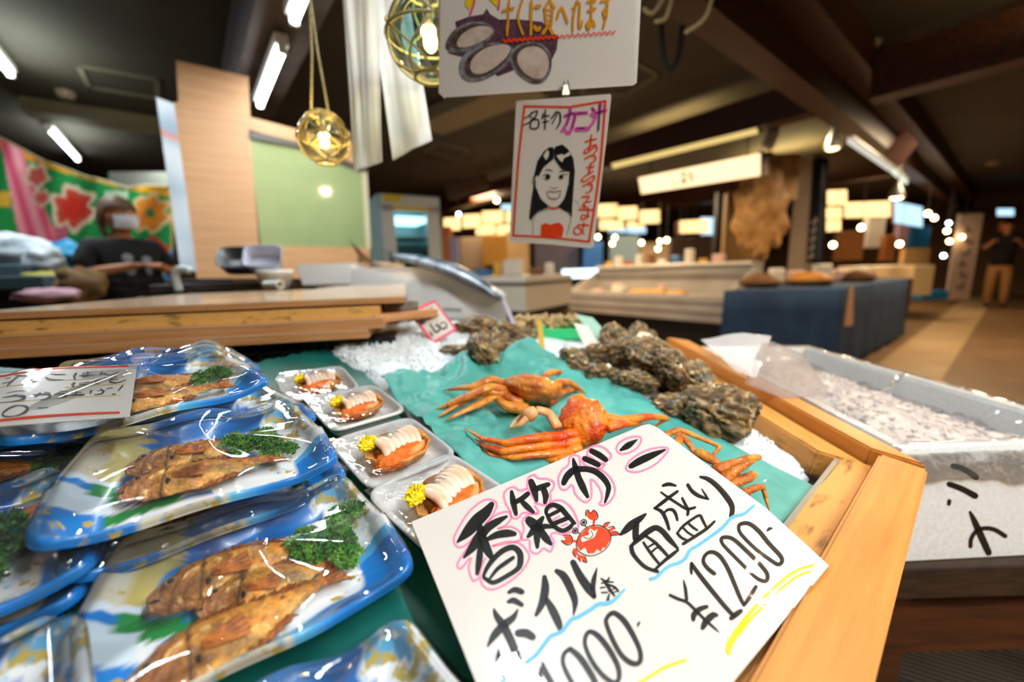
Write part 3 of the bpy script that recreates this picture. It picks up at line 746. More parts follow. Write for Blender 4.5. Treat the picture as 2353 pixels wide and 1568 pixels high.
# ---------------------------------------------------------------- parsley
M_['parsley'] = mat('curly_parsley', '#2f7a1e', .45, c2='#84bb48', nscale=70, lo=.4, hi=.68)
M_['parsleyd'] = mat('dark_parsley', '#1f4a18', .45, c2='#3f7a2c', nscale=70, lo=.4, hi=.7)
M_['stem'] = mat('parsley_stem', '#7fae3e', .4)
def frill(mb, c, nrm, r, rs):
    """one curled leaflet: a lobed fan whose rim ripples"""
    n = Vector(nrm).normalized(); a = n.orthogonal().normalized(); a.rotate(Matrix.Rotation(rs.random() * 6.28, 3, n)); b = n.cross(a)
    C = mb.V(c); prev = None; K = 13; first_ = None; ph = rs.random() * 6
    rows = []
    for k in range(K):
        t = -2.2 + 4.4 * k / (K - 1); lob = .72 + .28 * abs(sin(t * 2.4 + ph))
        m = Vector(c) + (a * cos(t) + b * sin(t)) * r * .55 * lob + n * r * (.30 * sin(t * 5 + ph))
        e = Vector(c) + (a * cos(t) + b * sin(t)) * r * lob + n * r * (.55 * sin(t * 7 + ph) + .15 - .2 * rs.random())
        rows.append((mb.V(m), mb.V(e)))
    for k in range(K - 1):
        mb.F([C, rows[k][0], rows[k + 1][0]]); mb.F([rows[k][0], rows[k][1], rows[k + 1][1], rows[k + 1][0]])
def parsley_proto(seed, size, n, name_m):
    rs = random.Random(seed); t = thing('parsley_sprig', '', 'parsley', None, 'parsley sprigs in the fish trays')
    mb = MB()
    heads = [Vector((rs.uniform(-.7, .7) * size, rs.uniform(-.5, .5) * size, size * rs.uniform(.25, .5))) for _ in range(6)]
    for i in range(n):
        hd = heads[i % 6]; d = Vector((rs.gauss(0, 1), rs.gauss(0, 1), rs.gauss(.2, .9))).normalized()
        p = hd + d * size * rs.uniform(.18, .38); p.z = max(p.z, .003)
        frill(mb, p, d + Vector((0, 0, .5)), size * rs.uniform(.10, .19), rs)
    mb.build('leaves', M_[name_m], t, fix=False)
    mb = MB()
    for hd in heads: mb.tube(crom([(-size * .9, -size * .25, .006), (-size * .3, hd.y * .3, size * .25), tuple(hd)], 4), [.0016] * 8 + [.0011], 6)
    mb.build('stem', M_['stem'], t, smooth=True)
    return t
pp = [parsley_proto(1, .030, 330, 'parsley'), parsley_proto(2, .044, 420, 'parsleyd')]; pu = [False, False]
def put_parsley(k, tr, x, y, z, rz, label, s=1.):
    M = TR_[tr] @ TR((x, y, z), rz, s=s)
    if not pu[k]: pu[k] = True; pp[k].matrix_world = M; pp[k]['label'] = label; return
    dup(pp[k], M, label)
put_parsley(0, 'T1', .054, -.008, .009, radians(-10), 'curly parsley beside the fish tails in the nearest tray', 1.1)
put_parsley(0, 'T1', .074, .022, .011, radians(60), 'parsley tip toward the back corner of the nearest tray', .8)
put_parsley(0, 'T2', .042, .012, .010, radians(20), 'curly parsley beside the fish tails in the upper stacked tray', .95)
put_parsley(0, 'T2', .060, -.010, .010, radians(200), 'small parsley sprig at the right end of the upper stacked tray', .6)
put_parsley(0, 'T9', .066, .0, .012, radians(40), 'parsley at the right end of the back tray', .7)
put_parsley(0, 'T8', .062, .01, .012, radians(70), 'parsley in the tray just below the handwritten card', .7)
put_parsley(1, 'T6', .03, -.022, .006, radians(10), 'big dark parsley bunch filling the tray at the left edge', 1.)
put_parsley(0, 'T3', .07, -.02, .008, radians(100), 'parsley shaded inside the lower stacked tray', .6)
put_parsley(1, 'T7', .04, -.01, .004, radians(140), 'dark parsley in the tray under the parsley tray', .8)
put_parsley(0, 'T5', -.01, -.03, .010, radians(140), 'parsley in the tray in the lower left corner', .7)
# ---------------------------------------------------------------- white foam trays with dressed crabs
FT = .122
def rrect(t, hx, hy, n=7.):
    c, s = cos(t), sin(t); r = 1 / (abs(c) ** n + abs(s) ** n) ** (1 / n); return r * c * hx, r * s * hy
def foam_tray_proto():
    t = thing('foam_tray', '', 'tray', None, 'white foam trays of dressed crab')
    mb = MB(); prof = [(.02, .004), (.5, .004), (.74, .004), (.80, .006), (.855, .013), (.90, .0205), (.93, .0225), (.97, .0225), (1.0, .0205), (1.0, .0175), (.93, .015), (.86, .004), (.80, .0), (.02, 0)]
    R = []
    for s, z in prof:
        R.append([mb.V((*rrect(2 * pi * k / 72, FT / 2 * s, FT / 2 * s, 7 if s > .5 else 5), z)) for k in range(72)])
    for i in range(len(R) - 1):
        for k in range(72): mb.F([R[i][k], R[i][(k + 1) % 72], R[i + 1][(k + 1) % 72], R[i + 1][k]])
    mb.F(R[0]); mb.F(R[-1][::-1]); mb.build('tray', M_['styro'], t, smooth=True)
    mb = MB()
    def wf(a, b):
        x, y = (a - .5) * FT * .985, (b - .5) * FT * .985; e = min(a, 1 - a, b, 1 - b)
        d = math.hypot(x, y * 1.2)
        z = .0232 + .018 * math.exp(-(d / .028) ** 2) * sstep(0, .2, e) + .0012 * nz((x, y, 3.), 55, 2) * sstep(0, .15, e) + .0009 * sin((x * 1.3 + y) * 330 + 4 * nz((x, y, 0), 40)) * sstep(.05, .3, e)
        return (x, y, z)
    mb.grid(wf, 44, 44); mb.build('cling_film', M_['wrap'], t, smooth=True)['label'] = 'clear cling film'
    return t
M_['shell'] = mat('crab_shell', '#d9a05a', .4, c2='#c4722c', nscale=60, bump=.4, bscale=250)
M_['meat'] = mat('crab_meat', '#f3d8c2', .3, c2='#ec9c70', nscale=40, stretch=(1, 1, 1), lo=.45, hi=.72, sss=.3, spec=.6)
M_['roe'] = mat('orange_roe', '#f07d1c', .5, c2='#d85c0c', nscale=160, bump=.8, bscale=320)
M_['leg'] = mat('boiled_leg', '#c8792c', .3, c2='#e0a566', nscale=50)
M_['mum'] = mat('yellow_petals', '#ffe42a', .5, c2='#f2cf10', nscale=200)
def dressed_proto():
    t = thing('dressed_crab', '', 'crab', None, 'dressed crabs in foam trays')
    mb = MB(); prof = [(.002, .0), (.6, .002), (.9, .009), (1., .017), (.95, .019), (.9, .016), (.6, .010), (.1, .008)]; R = []
    for s, z in prof:
        row = []
        for k in range(48):
            a = 2 * pi * k / 48; j = 1 + .03 * sin(a * 9) + .03 * nz((cos(a) * 3, sin(a) * 3, 1), 1); row.append(mb.V((.037 * s * cos(a) * j, .027 * s * sin(a) * j * (1.1 if sin(a) < 0 else 1), z)))
        R.append(row)
    for i in range(len(R) - 1):
        for k in range(48): mb.F([R[i][k], R[i][(k + 1) % 48], R[i + 1][(k + 1) % 48], R[i + 1][k]])
    mb.F(R[0][::-1]); mb.F(R[-1]); mb.build('shell', M_['shell'], t, smooth=True)
    rs = random.Random(4)
    mb = MB(); mb.ball((-.006, -.012, .014), .025, 40, 24, (1.25, .62, .42), f=lambda d: 1 + .10 * nz(d, 7, 3)); mb.build('roe', M_['roe'], t, smooth=True)
    for i in range(7):
        x = -.021 + .0068 * i; mb = MB()
        pts = [(x - .004, -.017, .017), (x, -.006, .0245), (x + .002, .008, .0255), (x + .004, .020, .019)]
        c = crom(pts, 5); mb.tube(c, [.0032 + .0016 * sin(pi * q / (len(c) - 1)) for q in range(len(c))], 8, flat=.8); mb.build('leg_meat', M_['meat'], t, smooth=True)
    for sx, pts in ((1, [(-.010, -.022, .018), (.008, -.021, .0185), (.023, -.014, .0175)]), (1, [(.020, .016, .018), (.030, .006, .019), (.031, -.008, .018)])):
        mb = MB(); c = crom(pts, 5); mb.tube(c, [.0026 + .0018 * sin(pi * q / (len(c) - 1)) for q in range(len(c))], 8); mb.build('claw_meat', M_['leg'], t, smooth=True)
    mb = MB(); mb.ball((-.024, .017, .0215), .0095, 24, 14, (1.2, .9, .65), f=lambda d: 1 + .35 * nz(d, 6, 2))
    for i in range(60):
        d = Vector((rs.gauss(0, 1), rs.gauss(0, 1), abs(rs.gauss(0, 1)))).normalized(); b = Vector((-.024, .017, .0225)); n = d.orthogonal() * .0016
        mb.poly([b + n, b - n, b + d * .0095 - n * .4, b + d * .0095 + n * .4])
    mb.build('chrysanthemum_petals', M_['mum'], t, fix=False)
    return t
fq = [([(621, 858), (784, 838), (835, 887), (660, 919)], 'farthest of the four white foam trays, glare on its wrapped crab'),
      ([(695, 914), (866, 878), (933, 939), (760, 989)], 'second farthest white foam tray, just below the rearmost one'),
      ([(753, 1010), (947, 953), (1054, 1040), (845, 1129)], 'white foam tray with a full crab shell beside the teal paper'),
      ([(841, 1127), (1063, 1033), (1178, 1132), (968, 1302)], 'nearest white foam tray, tucked behind the large price card')]
fl_ = ['wrapped dressed crab in the farthest foam tray', 'wrapped dressed crab in the second farthest foam tray', 'dressed crab showing orange roe in the third foam tray', 'dressed crab with bright yellow petals in the nearest foam tray']
ft, dc = foam_tray_proto(), dressed_proto()
for i, (q, l) in enumerate(fq):
    hh = .0225
    p = [LS(x, y, hh) for x, y in q]; c = sum(p, Vector()) / 4; ax = ((p[1] - p[0]) + (p[2] - p[3])).normalized(); s = ((p[1] - p[0]).length + (p[2] - p[3]).length + (p[3] - p[0]).length + (p[2] - p[1]).length) / 4 / FT
    c.z = 0
    M = SM @ Matrix.Translation(c) @ Matrix.Rotation(math.atan2(ax.y, ax.x), 4, 'Z') @ Matrix.Scale(s, 4)
    M2 = M @ TR((.004, -.004, .0045), radians((12, 8, 10, 14)[i]), s=(1.05, 1.1, 1.2, 1.22)[i])
    if i == 0: ft.matrix_world = M; ft['label'] = l; dc.matrix_world = M2; dc['label'] = fl_[0]
    else: dup(ft, M, l); dup(dc, M2, fl_[i])
# ---------------------------------------------------------------- snow crabs
M_['crab'] = mat('boiled_crab', '#e0902e', .34, c2='#b2560f', nscale=38, lo=.4, hi=.62, bump=.8, bscale=240, coat=.2)
M_['crab2'] = mat('bright_crab_shell', '#f2861c', .3, c2='#d94a06', nscale=34, lo=.42, hi=.6, bump=.7, bscale=200, coat=.25)
M_['crabpale'] = mat('pale_crab_underside', '#e8b37e', .4, c2='#dd8f4a', nscale=40)
def leg(parent, name, joints, r, m, tip=True, flat=.7):
    """one leg of tapering segments through world joints; narrow at each joint and fullest inside each segment"""
    mb = MB(); J = [Vector(j) for j in joints]; pts, rad = [], []
    for i in range(len(J) - 1):
        a, b = J[i], J[i + 1]; ra = r * (1 - .16 * i); last = i == len(J) - 2
        for k, (t, w) in enumerate(((0, .72), (.12, 1.0), (.5, .92), (.88, .86), (1., .74)) if not (last and tip) else ((0, .7), (.15, .9), (.5, .62), (.8, .34), (1., .06))):
            if k == 0 and i > 0: continue
            pts.append(a.lerp(b, t) + Vector((0, 0, .0008 * sin(t * 3)))); rad.append(ra * w)
    mb.tube(pts, rad, 10, flat=flat)
    return mb.build(name, m, parent, smooth=True, local=True)
def carapace(parent, M, w, l, h, m, spikes=True, seed=0):
    mb = MB(M)
    def f(d):
        return 1 + .08 * nz((d.x * 2 + seed, d.y * 2, d.z * 2), 2.2, 2) + .10 * abs(nz((d.x + seed, d.y, d.z), 4, 2)) - .05 * math.exp(-((abs(d.x) - .25 - .2 * d.y) / .07) ** 2) + .13 * sstep(.3, 1, d.y) * (abs(d.x) < .35)
    mb.ball((0, 0, 0), 1., 40, 24, (w, l, h), f=f)
    o = mb.build('carapace', m, parent, smooth=True, local=True)
    mb = MB(M); rs = random.Random(seed)
    for i in range(90):
        a = rs.uniform(0, 2 * pi); e = rs.uniform(.1, 1.3); d = Vector((cos(a) * cos(e), sin(a) * cos(e), sin(e))); p = Vector((d.x * w, d.y * l, d.z * h)) * (f(d) * .99)
        mb.ball(p, .0014, 6, 4)
    mb.build('tubercles', m, parent, smooth=True, local=True)
    return o
def claw(parent, joints, r, m, mt):
    """arm, swollen palm and two fingers that close on each other"""
    J = [Vector(j) for j in joints]; leg(parent, 'claw_arm', J[:-1], r, m, tip=False)
    a, b = J[-2], J[-1]; d = b - a; n = d.cross(Vector((0, 0, 1))).normalized()
    mb = MB(); mb.tube([a, a.lerp(b, .12), a.lerp(b, .3), a.lerp(b, .5)], [r * .8, r * 1.35, r * 1.5, r * .9], 12, flat=.8); o = mb.build('claw', m, parent, smooth=True, local=True)
    for s in (-1, 1):
        mb = MB(); c = crom([a.lerp(b, .42) + n * r * .6 * s, a.lerp(b, .72) + n * r * 1.0 * s, b + n * r * .15 * s], 5)
        mb.tube(c, [r * .7 * (1 - .85 * q / (len(c) - 1)) for q in range(len(c))], 8); mb.build('finger', mt, o, smooth=True, local=True)
    return o
def P3(*q): return [PS(x, y, h) for x, y, h in q]
# crab 1: the whole brown crab at the back of the paper
c0 = LS(1222, 905, .03)
cr = thing('snow_crab', 'whole brown-orange crab lying at the back of the teal paper', 'crab', PS(1222, 925, .012), 'boiled crabs')
CM = SM @ TR((c0.x, c0.y, .036), radians(-8), radians(-34))
carapace(cr, CM, .050, .048, .024, M_['crab'], seed=3)
mb = MB(CM); mb.ball((0, -.022, -.006), 1, 22, 14, (.026, .020, .016), f=lambda d: 1 + .05 * sin(d.y * 16)); mb.build('abdomen', M_['crab'], cr, smooth=True, local=True)
for nm, js, r in (('leg', [(1178, 890, .034), (1130, 872, .05), (1085, 890, .04), (1018, 898, .02)], .0095),
                  ('leg', [(1180, 905, .03), (1128, 890, .048), (1066, 915, .035), (1000, 943, .016)], .0105),
                  ('leg', [(1186, 915, .028), (1120, 898, .042), (1072, 918, .028), (1003, 962, .014)], .010),
                  ('leg', [(1200, 930, .026), (1150, 905, .036), (1110, 925, .026), (1022, 968, .012)], .0105),
                  ('leg', [(1212, 942, .022), (1165, 935, .032), (1130, 908, .03)], .0125),
                  ('leg', [(1262, 915, .03), (1283, 880, .045), (1310, 880, .04), (1348, 905, .022)], .0105),
                  ('leg', [(1258, 928, .026), (1285, 905, .035), (1315, 895, .026), (1345, 912, .018)], .009),
                  ('leg', [(1250, 870, .04), (1262, 858, .05), (1285, 856, .045), (1280, 866, .03)], .009)):
    leg(cr, nm, P3(*js), r * 1.18, M_['crab'])
# crab 2: the bright crab propped on its side in the middle
c1 = PS(1340, 968, .045)
cr2 = thing('snow_crab', 'bright orange crab propped upright behind the large price card', 'crab', PS(1340, 1010, .012), 'boiled crabs')
vdir = (CAM - c1).normalized(); side = rgt.copy()
zc = (vdir * .80 + SN * .5 + rgt * -.15).normalized()
CM2 = frame(c1, side + SN * .35, zc)
carapace(cr2, CM2, .034, .036, .018, M_['crab2'], seed=9)
mb = MB(CM2); mb.ball((-.006, -.004, -.011), 1, 24, 14, (.034, .034, .014), f=lambda d: 1 + .04 * sin(d.x * 18)); mb.build('underside', M_['crabpale'], cr2, smooth=True, local=True)
for js, r in (([(1325, 998, .036), (1285, 1004, .034), (1222, 1008, .04), (1160, 1020, .034), (1110, 1010, .026), (1066, 984, .02)], .0085),
              ([(1330, 1012, .03), (1288, 1022, .026), (1220, 1028, .03), (1155, 1038, .026), (1115, 1026, .02), (1088, 1008, .016)], .0085),
              ([(1335, 1030, .024), (1300, 1040, .02), (1250, 1044, .022), (1180, 1052, .02), (1130, 1046, .016), (1092, 1018, .012)], .0075),
              ([(1320, 1050, .02), (1275, 1058, .014), (1235, 1052, .012)], .007)):
    leg(cr2, 'leg', P3(*js), r * 1.2, M_['crab2'], flat=.8)
claw(cr2, P3((1282, 985, .04), (1262, 950, .052), (1232, 942, .056), (1172, 984, .03)), .0085, M_['crabpale'], M_['crabpale'])
for js, r in (([(1385, 960, .05), (1430, 968, .05), (1495, 958, .046), (1532, 962, .034), (1500, 985, .018)], .0105),
              ([(1390, 985, .045), (1430, 975, .05), (1480, 975, .036)], .011)):
    leg(cr2, 'leg', P3(*js), r, M_['crab2'])
# crab 3: lies on its back mostly under the price card, legs showing past its right edge
cr3 = thing('snow_crab', 'orange crab mostly under the large price card, legs out to the right', 'crab', PS(1560, 1080, .012), 'boiled crabs')
c2_ = LS(1580, 1075, .02); CM3 = SM @ TR((c2_.x - .03, c2_.y - .03, .024), radians(-40))
carapace(cr3, CM3, .036, .036, .016, M_['crab'], seed=5)
for js, r in (([(1520, 1005, .028), (1560, 988, .04), (1610, 1008, .036), (1655, 1028, .032), (1625, 1062, .014)], .0068),
              ([(1545, 1040, .03), (1565, 1000, .04), (1590, 1030, .03), (1600, 1062, .018)], .0078),
              ([(1600, 1040, .028), (1640, 1060, .03), (1665, 1080, .026)], .010),
              ([(1640, 1082, .03), (1700, 1062, .034), (1742, 1050, .03), (1700, 1060, .012)], .0085),
              ([(1660, 1105, .028), (1700, 1075, .036), (1740, 1058, .03)], .0078),
              ([(1668, 1118, .022), (1715, 1102, .030), (1733, 1090, .03), (1690, 1098, .012)], .0080),
              ([(1690, 1150, .022), (1720, 1128, .03), (1752, 1118, .028), (1760, 1148, .016), (1768, 1178, .012)], .0062)):
    leg(cr3, 'leg', P3(*js), r, M_['crab'])
# ---------------------------------------------------------------- oysters and other shells
M_['oyster'] = patmat('oyster_shell', .55, bump=1., bscale=140, var=.5, vscale=60, spk=[('#d2c19a', 60, .50), ('#2c261c', 45, .54)], spec=.4)
def oyster_mesh(seed, col1='#553d1e', col2='#977040'):
    rs = random.Random(seed); mb = MB(); cols = []; R = []
    NS, NRr = 64, 34; sx, sy, sz = 1., .74 + .15 * rs.random(), .46
    for i in range(1, NRr):
        th = pi * i / NRr; row = []
        for k in range(NS):
            a = 2 * pi * k / NS; d = Vector((sin(th) * cos(a), sin(th) * sin(a), cos(th)))
            r = 1 + .28 * nz(d * 1.3 + Vector((seed, 0, 0)), 1, 2) + .10 * nz(d * 4 + Vector((0, seed, 0)), 1, 3)
            lay = .20 * (((d.x * .6 + d.z * 2.2 + .8 * nz(d * 2 + Vector((seed, 3, 0)), 1, 2)) * 1.45) % 1.) + .07 * nz(d * 7 + Vector((seed, 5, 0)), 1, 2)
            tear = 1 - .35 * sstep(-.2, 1, d.x)
            p = Vector((d.x * sx, d.y * sy * tear, d.z * sz)) * (r + lay)
            row.append(mb.V(p * .04)); q = sstep(-.3, .5, nz(d * 3 + Vector((seed, 1, 1)), 1, 3)); c = mixc(lin(col1), lin(col2), q); c = mixc(c, lin('#5d615a'), sstep(.1, .6, nz(d * 2 + Vector((seed, 7, 2)), 1, 2)) * .7); c = mixc(c, lin('#cbb68a'), sstep(.13, .20, lay) * .5); c = mixc(c, lin('#2a1e10'), (1 - sstep(.0, .045, lay)) * .7); cols.append((*c, .6))
        R.append(row)
    for i in range(len(R) - 1):
        for k in range(NS): mb.F([R[i][k], R[i + 1][k], R[i + 1][(k + 1) % NS], R[i][(k + 1) % NS]])
    mb.F(R[0]); mb.F(R[-1][::-1])
    return mb, cols
oy = []
OSC = 1.32
def oyster_obj(seed, lab, grp):
    mb, cols = oyster_mesh(seed); o = mb.build('oyster', M_['oyster'], None, smooth=True)
    ca = o.data.color_attributes.new('pat', 'FLOAT_COLOR', 'POINT')
    for i, c in enumerate(cols): ca.data[i].color = c
    tag(o, lab, 'oyster', grp); return o
shapes = {}
def put_oyster(seed, x, y, h, s, rz, rx, lab, grp, sq=1.):
    p = PS(x, y, h); M = Matrix.Translation(p) @ Euler((rx, .3 * sin(rz), rz)).to_matrix().to_4x4() @ Matrix.Scale(s * OSC, 4) @ Matrix.Diagonal((1, 1, sq, 1))
    if seed not in shapes: shapes[seed] = oyster_obj(seed, lab, grp); o = shapes[seed]
    else: o = shapes[seed].copy(); COL.objects.link(o); tag(o, lab, 'oyster', grp)
    o.matrix_world = M
g1, g2 = 'oysters heaped along the side rail', 'oysters by the pink-edged price tag'
for q in ((1, 1660, 945, .034, 1.18, .3, .5, 'largest ragged oyster at the near end of the heap by the rail', 1.25),
          (2, 1548, 932, .018, .86, -.4, .0, 'smooth low oyster lying on ice at the near end of the heap', .9),
          (3, 1600, 868, .05, .92, .8, .7, 'oyster with brown frills touching the side rail', 1.1),
          (4, 1545, 850, .06, .95, 1.2, 1.0, 'oyster with a grey-green patch in the middle of the heap', 1.2),
          (5, 1452, 880, .024, .84, 2.2, .2, 'brown oyster on the ice below the middle of the heap', 1.),
          (6, 1500, 815, .066, .95, .2, .5, 'dark oyster on top in the middle of the heap', 1.1),
          (7, 1430, 808, .05, .95, 2.9, .8, 'striped grey oyster behind the slanting white tag', 1.1),
          (1, 1378, 858, .018, .84, 4.0, .1, 'flat layered oyster at the front left foot of the heap', .8),
          (3, 1322, 830, .026, .80, 1.1, .6, 'rounded oyster at the left end of the rail-side heap', 1.1),
          (5, 1412, 775, .055, .75, .6, 1.2, 'pointed oyster at the top of the heap beside the tags', 1.2),
          (4, 1370, 812, .035, .72, 3.3, .4, 'small dark oyster under the slanting white tag', 1.),
          (2, 1475, 770, .05, .7, .3, .9, 'oyster at the back of the heap beside the white shell', 1.),
          (6, 1530, 880, .022, .68, 2.0, .2, 'shadowed oyster under the middle of the heap', 1.)):
    put_oyster(q[0], q[1], q[2], q[3], q[4], q[5], q[6], q[7], g1, q[8])
for q in ((7, 1112, 808, .034, .92, 1.4, 1.1, 'tall upright oyster on the ice below the pink-edged tag', 1.25),
          (2, 1150, 795, .026, .82, .5, .9, 'oyster leaning against the tall upright one, on its right', 1.1),
          (5, 1050, 808, .012, .70, 3.2, .1, 'small pale oyster on the ice left of the tall upright one', .8),
          (6, 1105, 748, .028, .95, .2, .2, 'dark oyster behind the pink-edged price tag, at the back', .9),
          (1, 1160, 762, .03, .9, 2.5, .4, 'oyster at the back, left of the thin leaning tag', .9),
          (3, 1068, 755, .016, .72, 4.1, .1, 'brown oyster just right of the pink-edged price tag', .9),
          (4, 1215, 772, .014, .66, .3, .3, 'grey oyster on the ice before the green basket', .9)):
    put_oyster(q[0], q[1], q[2], q[3], q[4], q[5], q[6], q[7], g2, q[8])
# white scallop shell at the back of the heap
p = PS(1488, 787, .055); mb = MB(); 
mb.ball((0, 0, 0), 1, 40, 14, (.034, .028, .010), f=lambda d: 1 + .05 * abs(sin(math.atan2(d.y, d.x) * 9)))
o = mb.build('scallop_shell', mat('scallop_white', '#e8dcc4', .5), None, smooth=True); o.matrix_world = Matrix.Translation(p) @ Euler((.9, .3, .4)).to_matrix().to_4x4(); tag(o, 'white scallop shell at the back of the oyster heap by the rail', 'shell')
# small white broken piece among the oysters
p = PS(1397, 846, .03); mb = MB(); mb.ball((0, 0, 0), .009, 7, 5, (.8, .7, 1.1)); o = mb.build('shell_chip', mat('shell_chip', '#f4f2ee', .4), None); o.matrix_world = Matrix.Translation(p); tag(o, 'bright white chip between the oysters', 'shell')
# green basket of sea snails at the far end of the ice
gp = PS(1262, 775, .0); M = TR(gp, radians(-8))
t = thing('plastic_basket', 'bright green plastic basket of sea snails at the back of the ice', 'basket', M)
mb = MB(); R = []
for s, z in ((.8, 0), (.9, .012), (1., .03), (1.05, .032), (1.05, .028), (.97, .028), (.86, .012), (.76, .003)):
    R.append([mb.V((*rrect(2 * pi * k / 48, .125 * s, .06 * s, 5), z)) for k in range(48)])
for i in range(len(R) - 1):
    for k in range(48): mb.F([R[i][k], R[i][(k + 1) % 48], R[i + 1][(k + 1) % 48], R[i + 1][k]])
mb.F(R[0][::-1]); mb.F(R[-1]); mb.build('bowl', mat('green_plastic', '#2fe08c', .3, spec=.6), t, smooth=True)
M_['snail'] = mat('snail_shell', '#c9a877', .45, c2='#94764a', nscale=70, bump=.4, bscale=200)
def snail_mesh():
    mb = MB(); c, r = [], []
    for i in range(40):
        f = i / 39; a = f * 4.4 * pi; rr = .013 * (1 - f) ** 1.0 + .0006; c.append((cos(a) * rr * .62, sin(a) * rr * .62, .022 * f)); r.append(.0098 * (1 - f) + .0008)
    mb.tube(c, r, 10); return mb
sn = snail_mesh().build('sea_snail', M_['snail'], None, smooth=True)
rs = random.Random(12); k = 0
for row in range(2):
    for i in range(9 - row):
        m = M @ TR((-.098 + .0235 * i + .012 * row, rs.uniform(-.018, .02), .030 + .016 * row), rs.uniform(0, 6), rs.uniform(-.9, .9), rs.uniform(-.6, .6), 1.15)
        o = sn if k == 0 else sn.copy()
        if k: COL.objects.link(o)
        o.matrix_world = m; k += 1; tag(o, 'pale brown sea snail heaped in the green basket', 'sea snail', 'sea snails in the green basket')
# ---------------------------------------------------------------- handwritten cards: brush strokes laid on each card's own plane
CROP = {1: (1020, 1000, 3.919), 2: (1080, 1200, 4.262), 3: (1280, 970, 4.480), 4: (1480, 1170, 3.939), 5: (1000, 0, 4.902), 6: (1160, 200, 4.127), 7: (930, 680, 13.06), 8: (0, 820, 7.353)}
class Ink:
    """collects strokes and patches on the plane through o with normal n"""
    def __init__(s, o, n): s.o, s.n, s.mb = o, Vector(n).normalized(), MB()
    def at(s, c, x, y, off): 
        X, Y, k = CROP[c]; return Pp(X + x / k, Y + y / k, s.o + s.n * off, s.n)
    def stroke(s, c, pts, w=20, off=.0005, closed=False, cap=True):
        P = [(p[0], p[1], p[2] if len(p) > 2 else w) for p in pts]
        P = crom(P, 5, closed) if len(P) > 2 else P
        n = len(P); Lf, Rt = [], []
        for i in range(n):
            a = P[(i - 1) % n] if closed or i else P[i]; b = P[(i + 1) % n] if closed or i < n - 1 else P[i]
            dx, dy = b[0] - a[0], b[1] - a[1]; l = math.hypot(dx, dy) or 1; nx, ny = -dy / l, dx / l; h = max(P[i][2], 2) / 2
            Lf.append((P[i][0] + nx * h, P[i][1] + ny * h)); Rt.append((P[i][0] - nx * h, P[i][1] - ny * h))
        A = [s.mb.V(s.at(c, x, y, off)) for x, y in Lf]; B = [s.mb.V(s.at(c, x, y, off)) for x, y in Rt]
        for i in range(n if closed else n - 1): s.mb.F([A[i], A[(i + 1) % n], B[(i + 1) % n], B[i]])
        if cap and not closed:
            for i, V0, V1 in ((0, B, A), (n - 1, A, B)):
                x, y, w_ = P[i]; a0 = math.atan2((Lf if i else Rt)[i][1] - y, (Lf if i else Rt)[i][0] - x); h = max(w_, 2) / 2
                m = [s.mb.V(s.at(c, x + cos(a0 - t) * h, y + sin(a0 - t) * h, off)) for t in (pi * .25, pi * .5, pi * .75)]
                s.mb.F([V0[i]] + m + [V1[i]])
    def patch(s, c, pts, off=.0004, smooth=0):
        P = crom(pts, smooth, True) if smooth else pts
        s.mb.F([s.mb.V(s.at(c, p[0], p[1], off)) for p in P])
    def build(s, name, m, parent):
        s.mb.bm.normal_update(); bmesh.ops.triangulate(s.mb.bm, faces=[f for f in s.mb.bm.faces if len(f.verts) > 4])
        return s.mb.build(name, m, parent, local=True, fix=False)
def card(t, quad, o, n, m, th=.0006, name='card', rim=None):
    """sheet through four pixel corners on the plane; thickness th"""
    n = Vector(n).normalized(); q = [Pp(x, y, o, n) for x, y in quad]; mb = MB()
    mb.hexa([p - n * th for p in q], q); return mb.build(name, m, t, local=True)
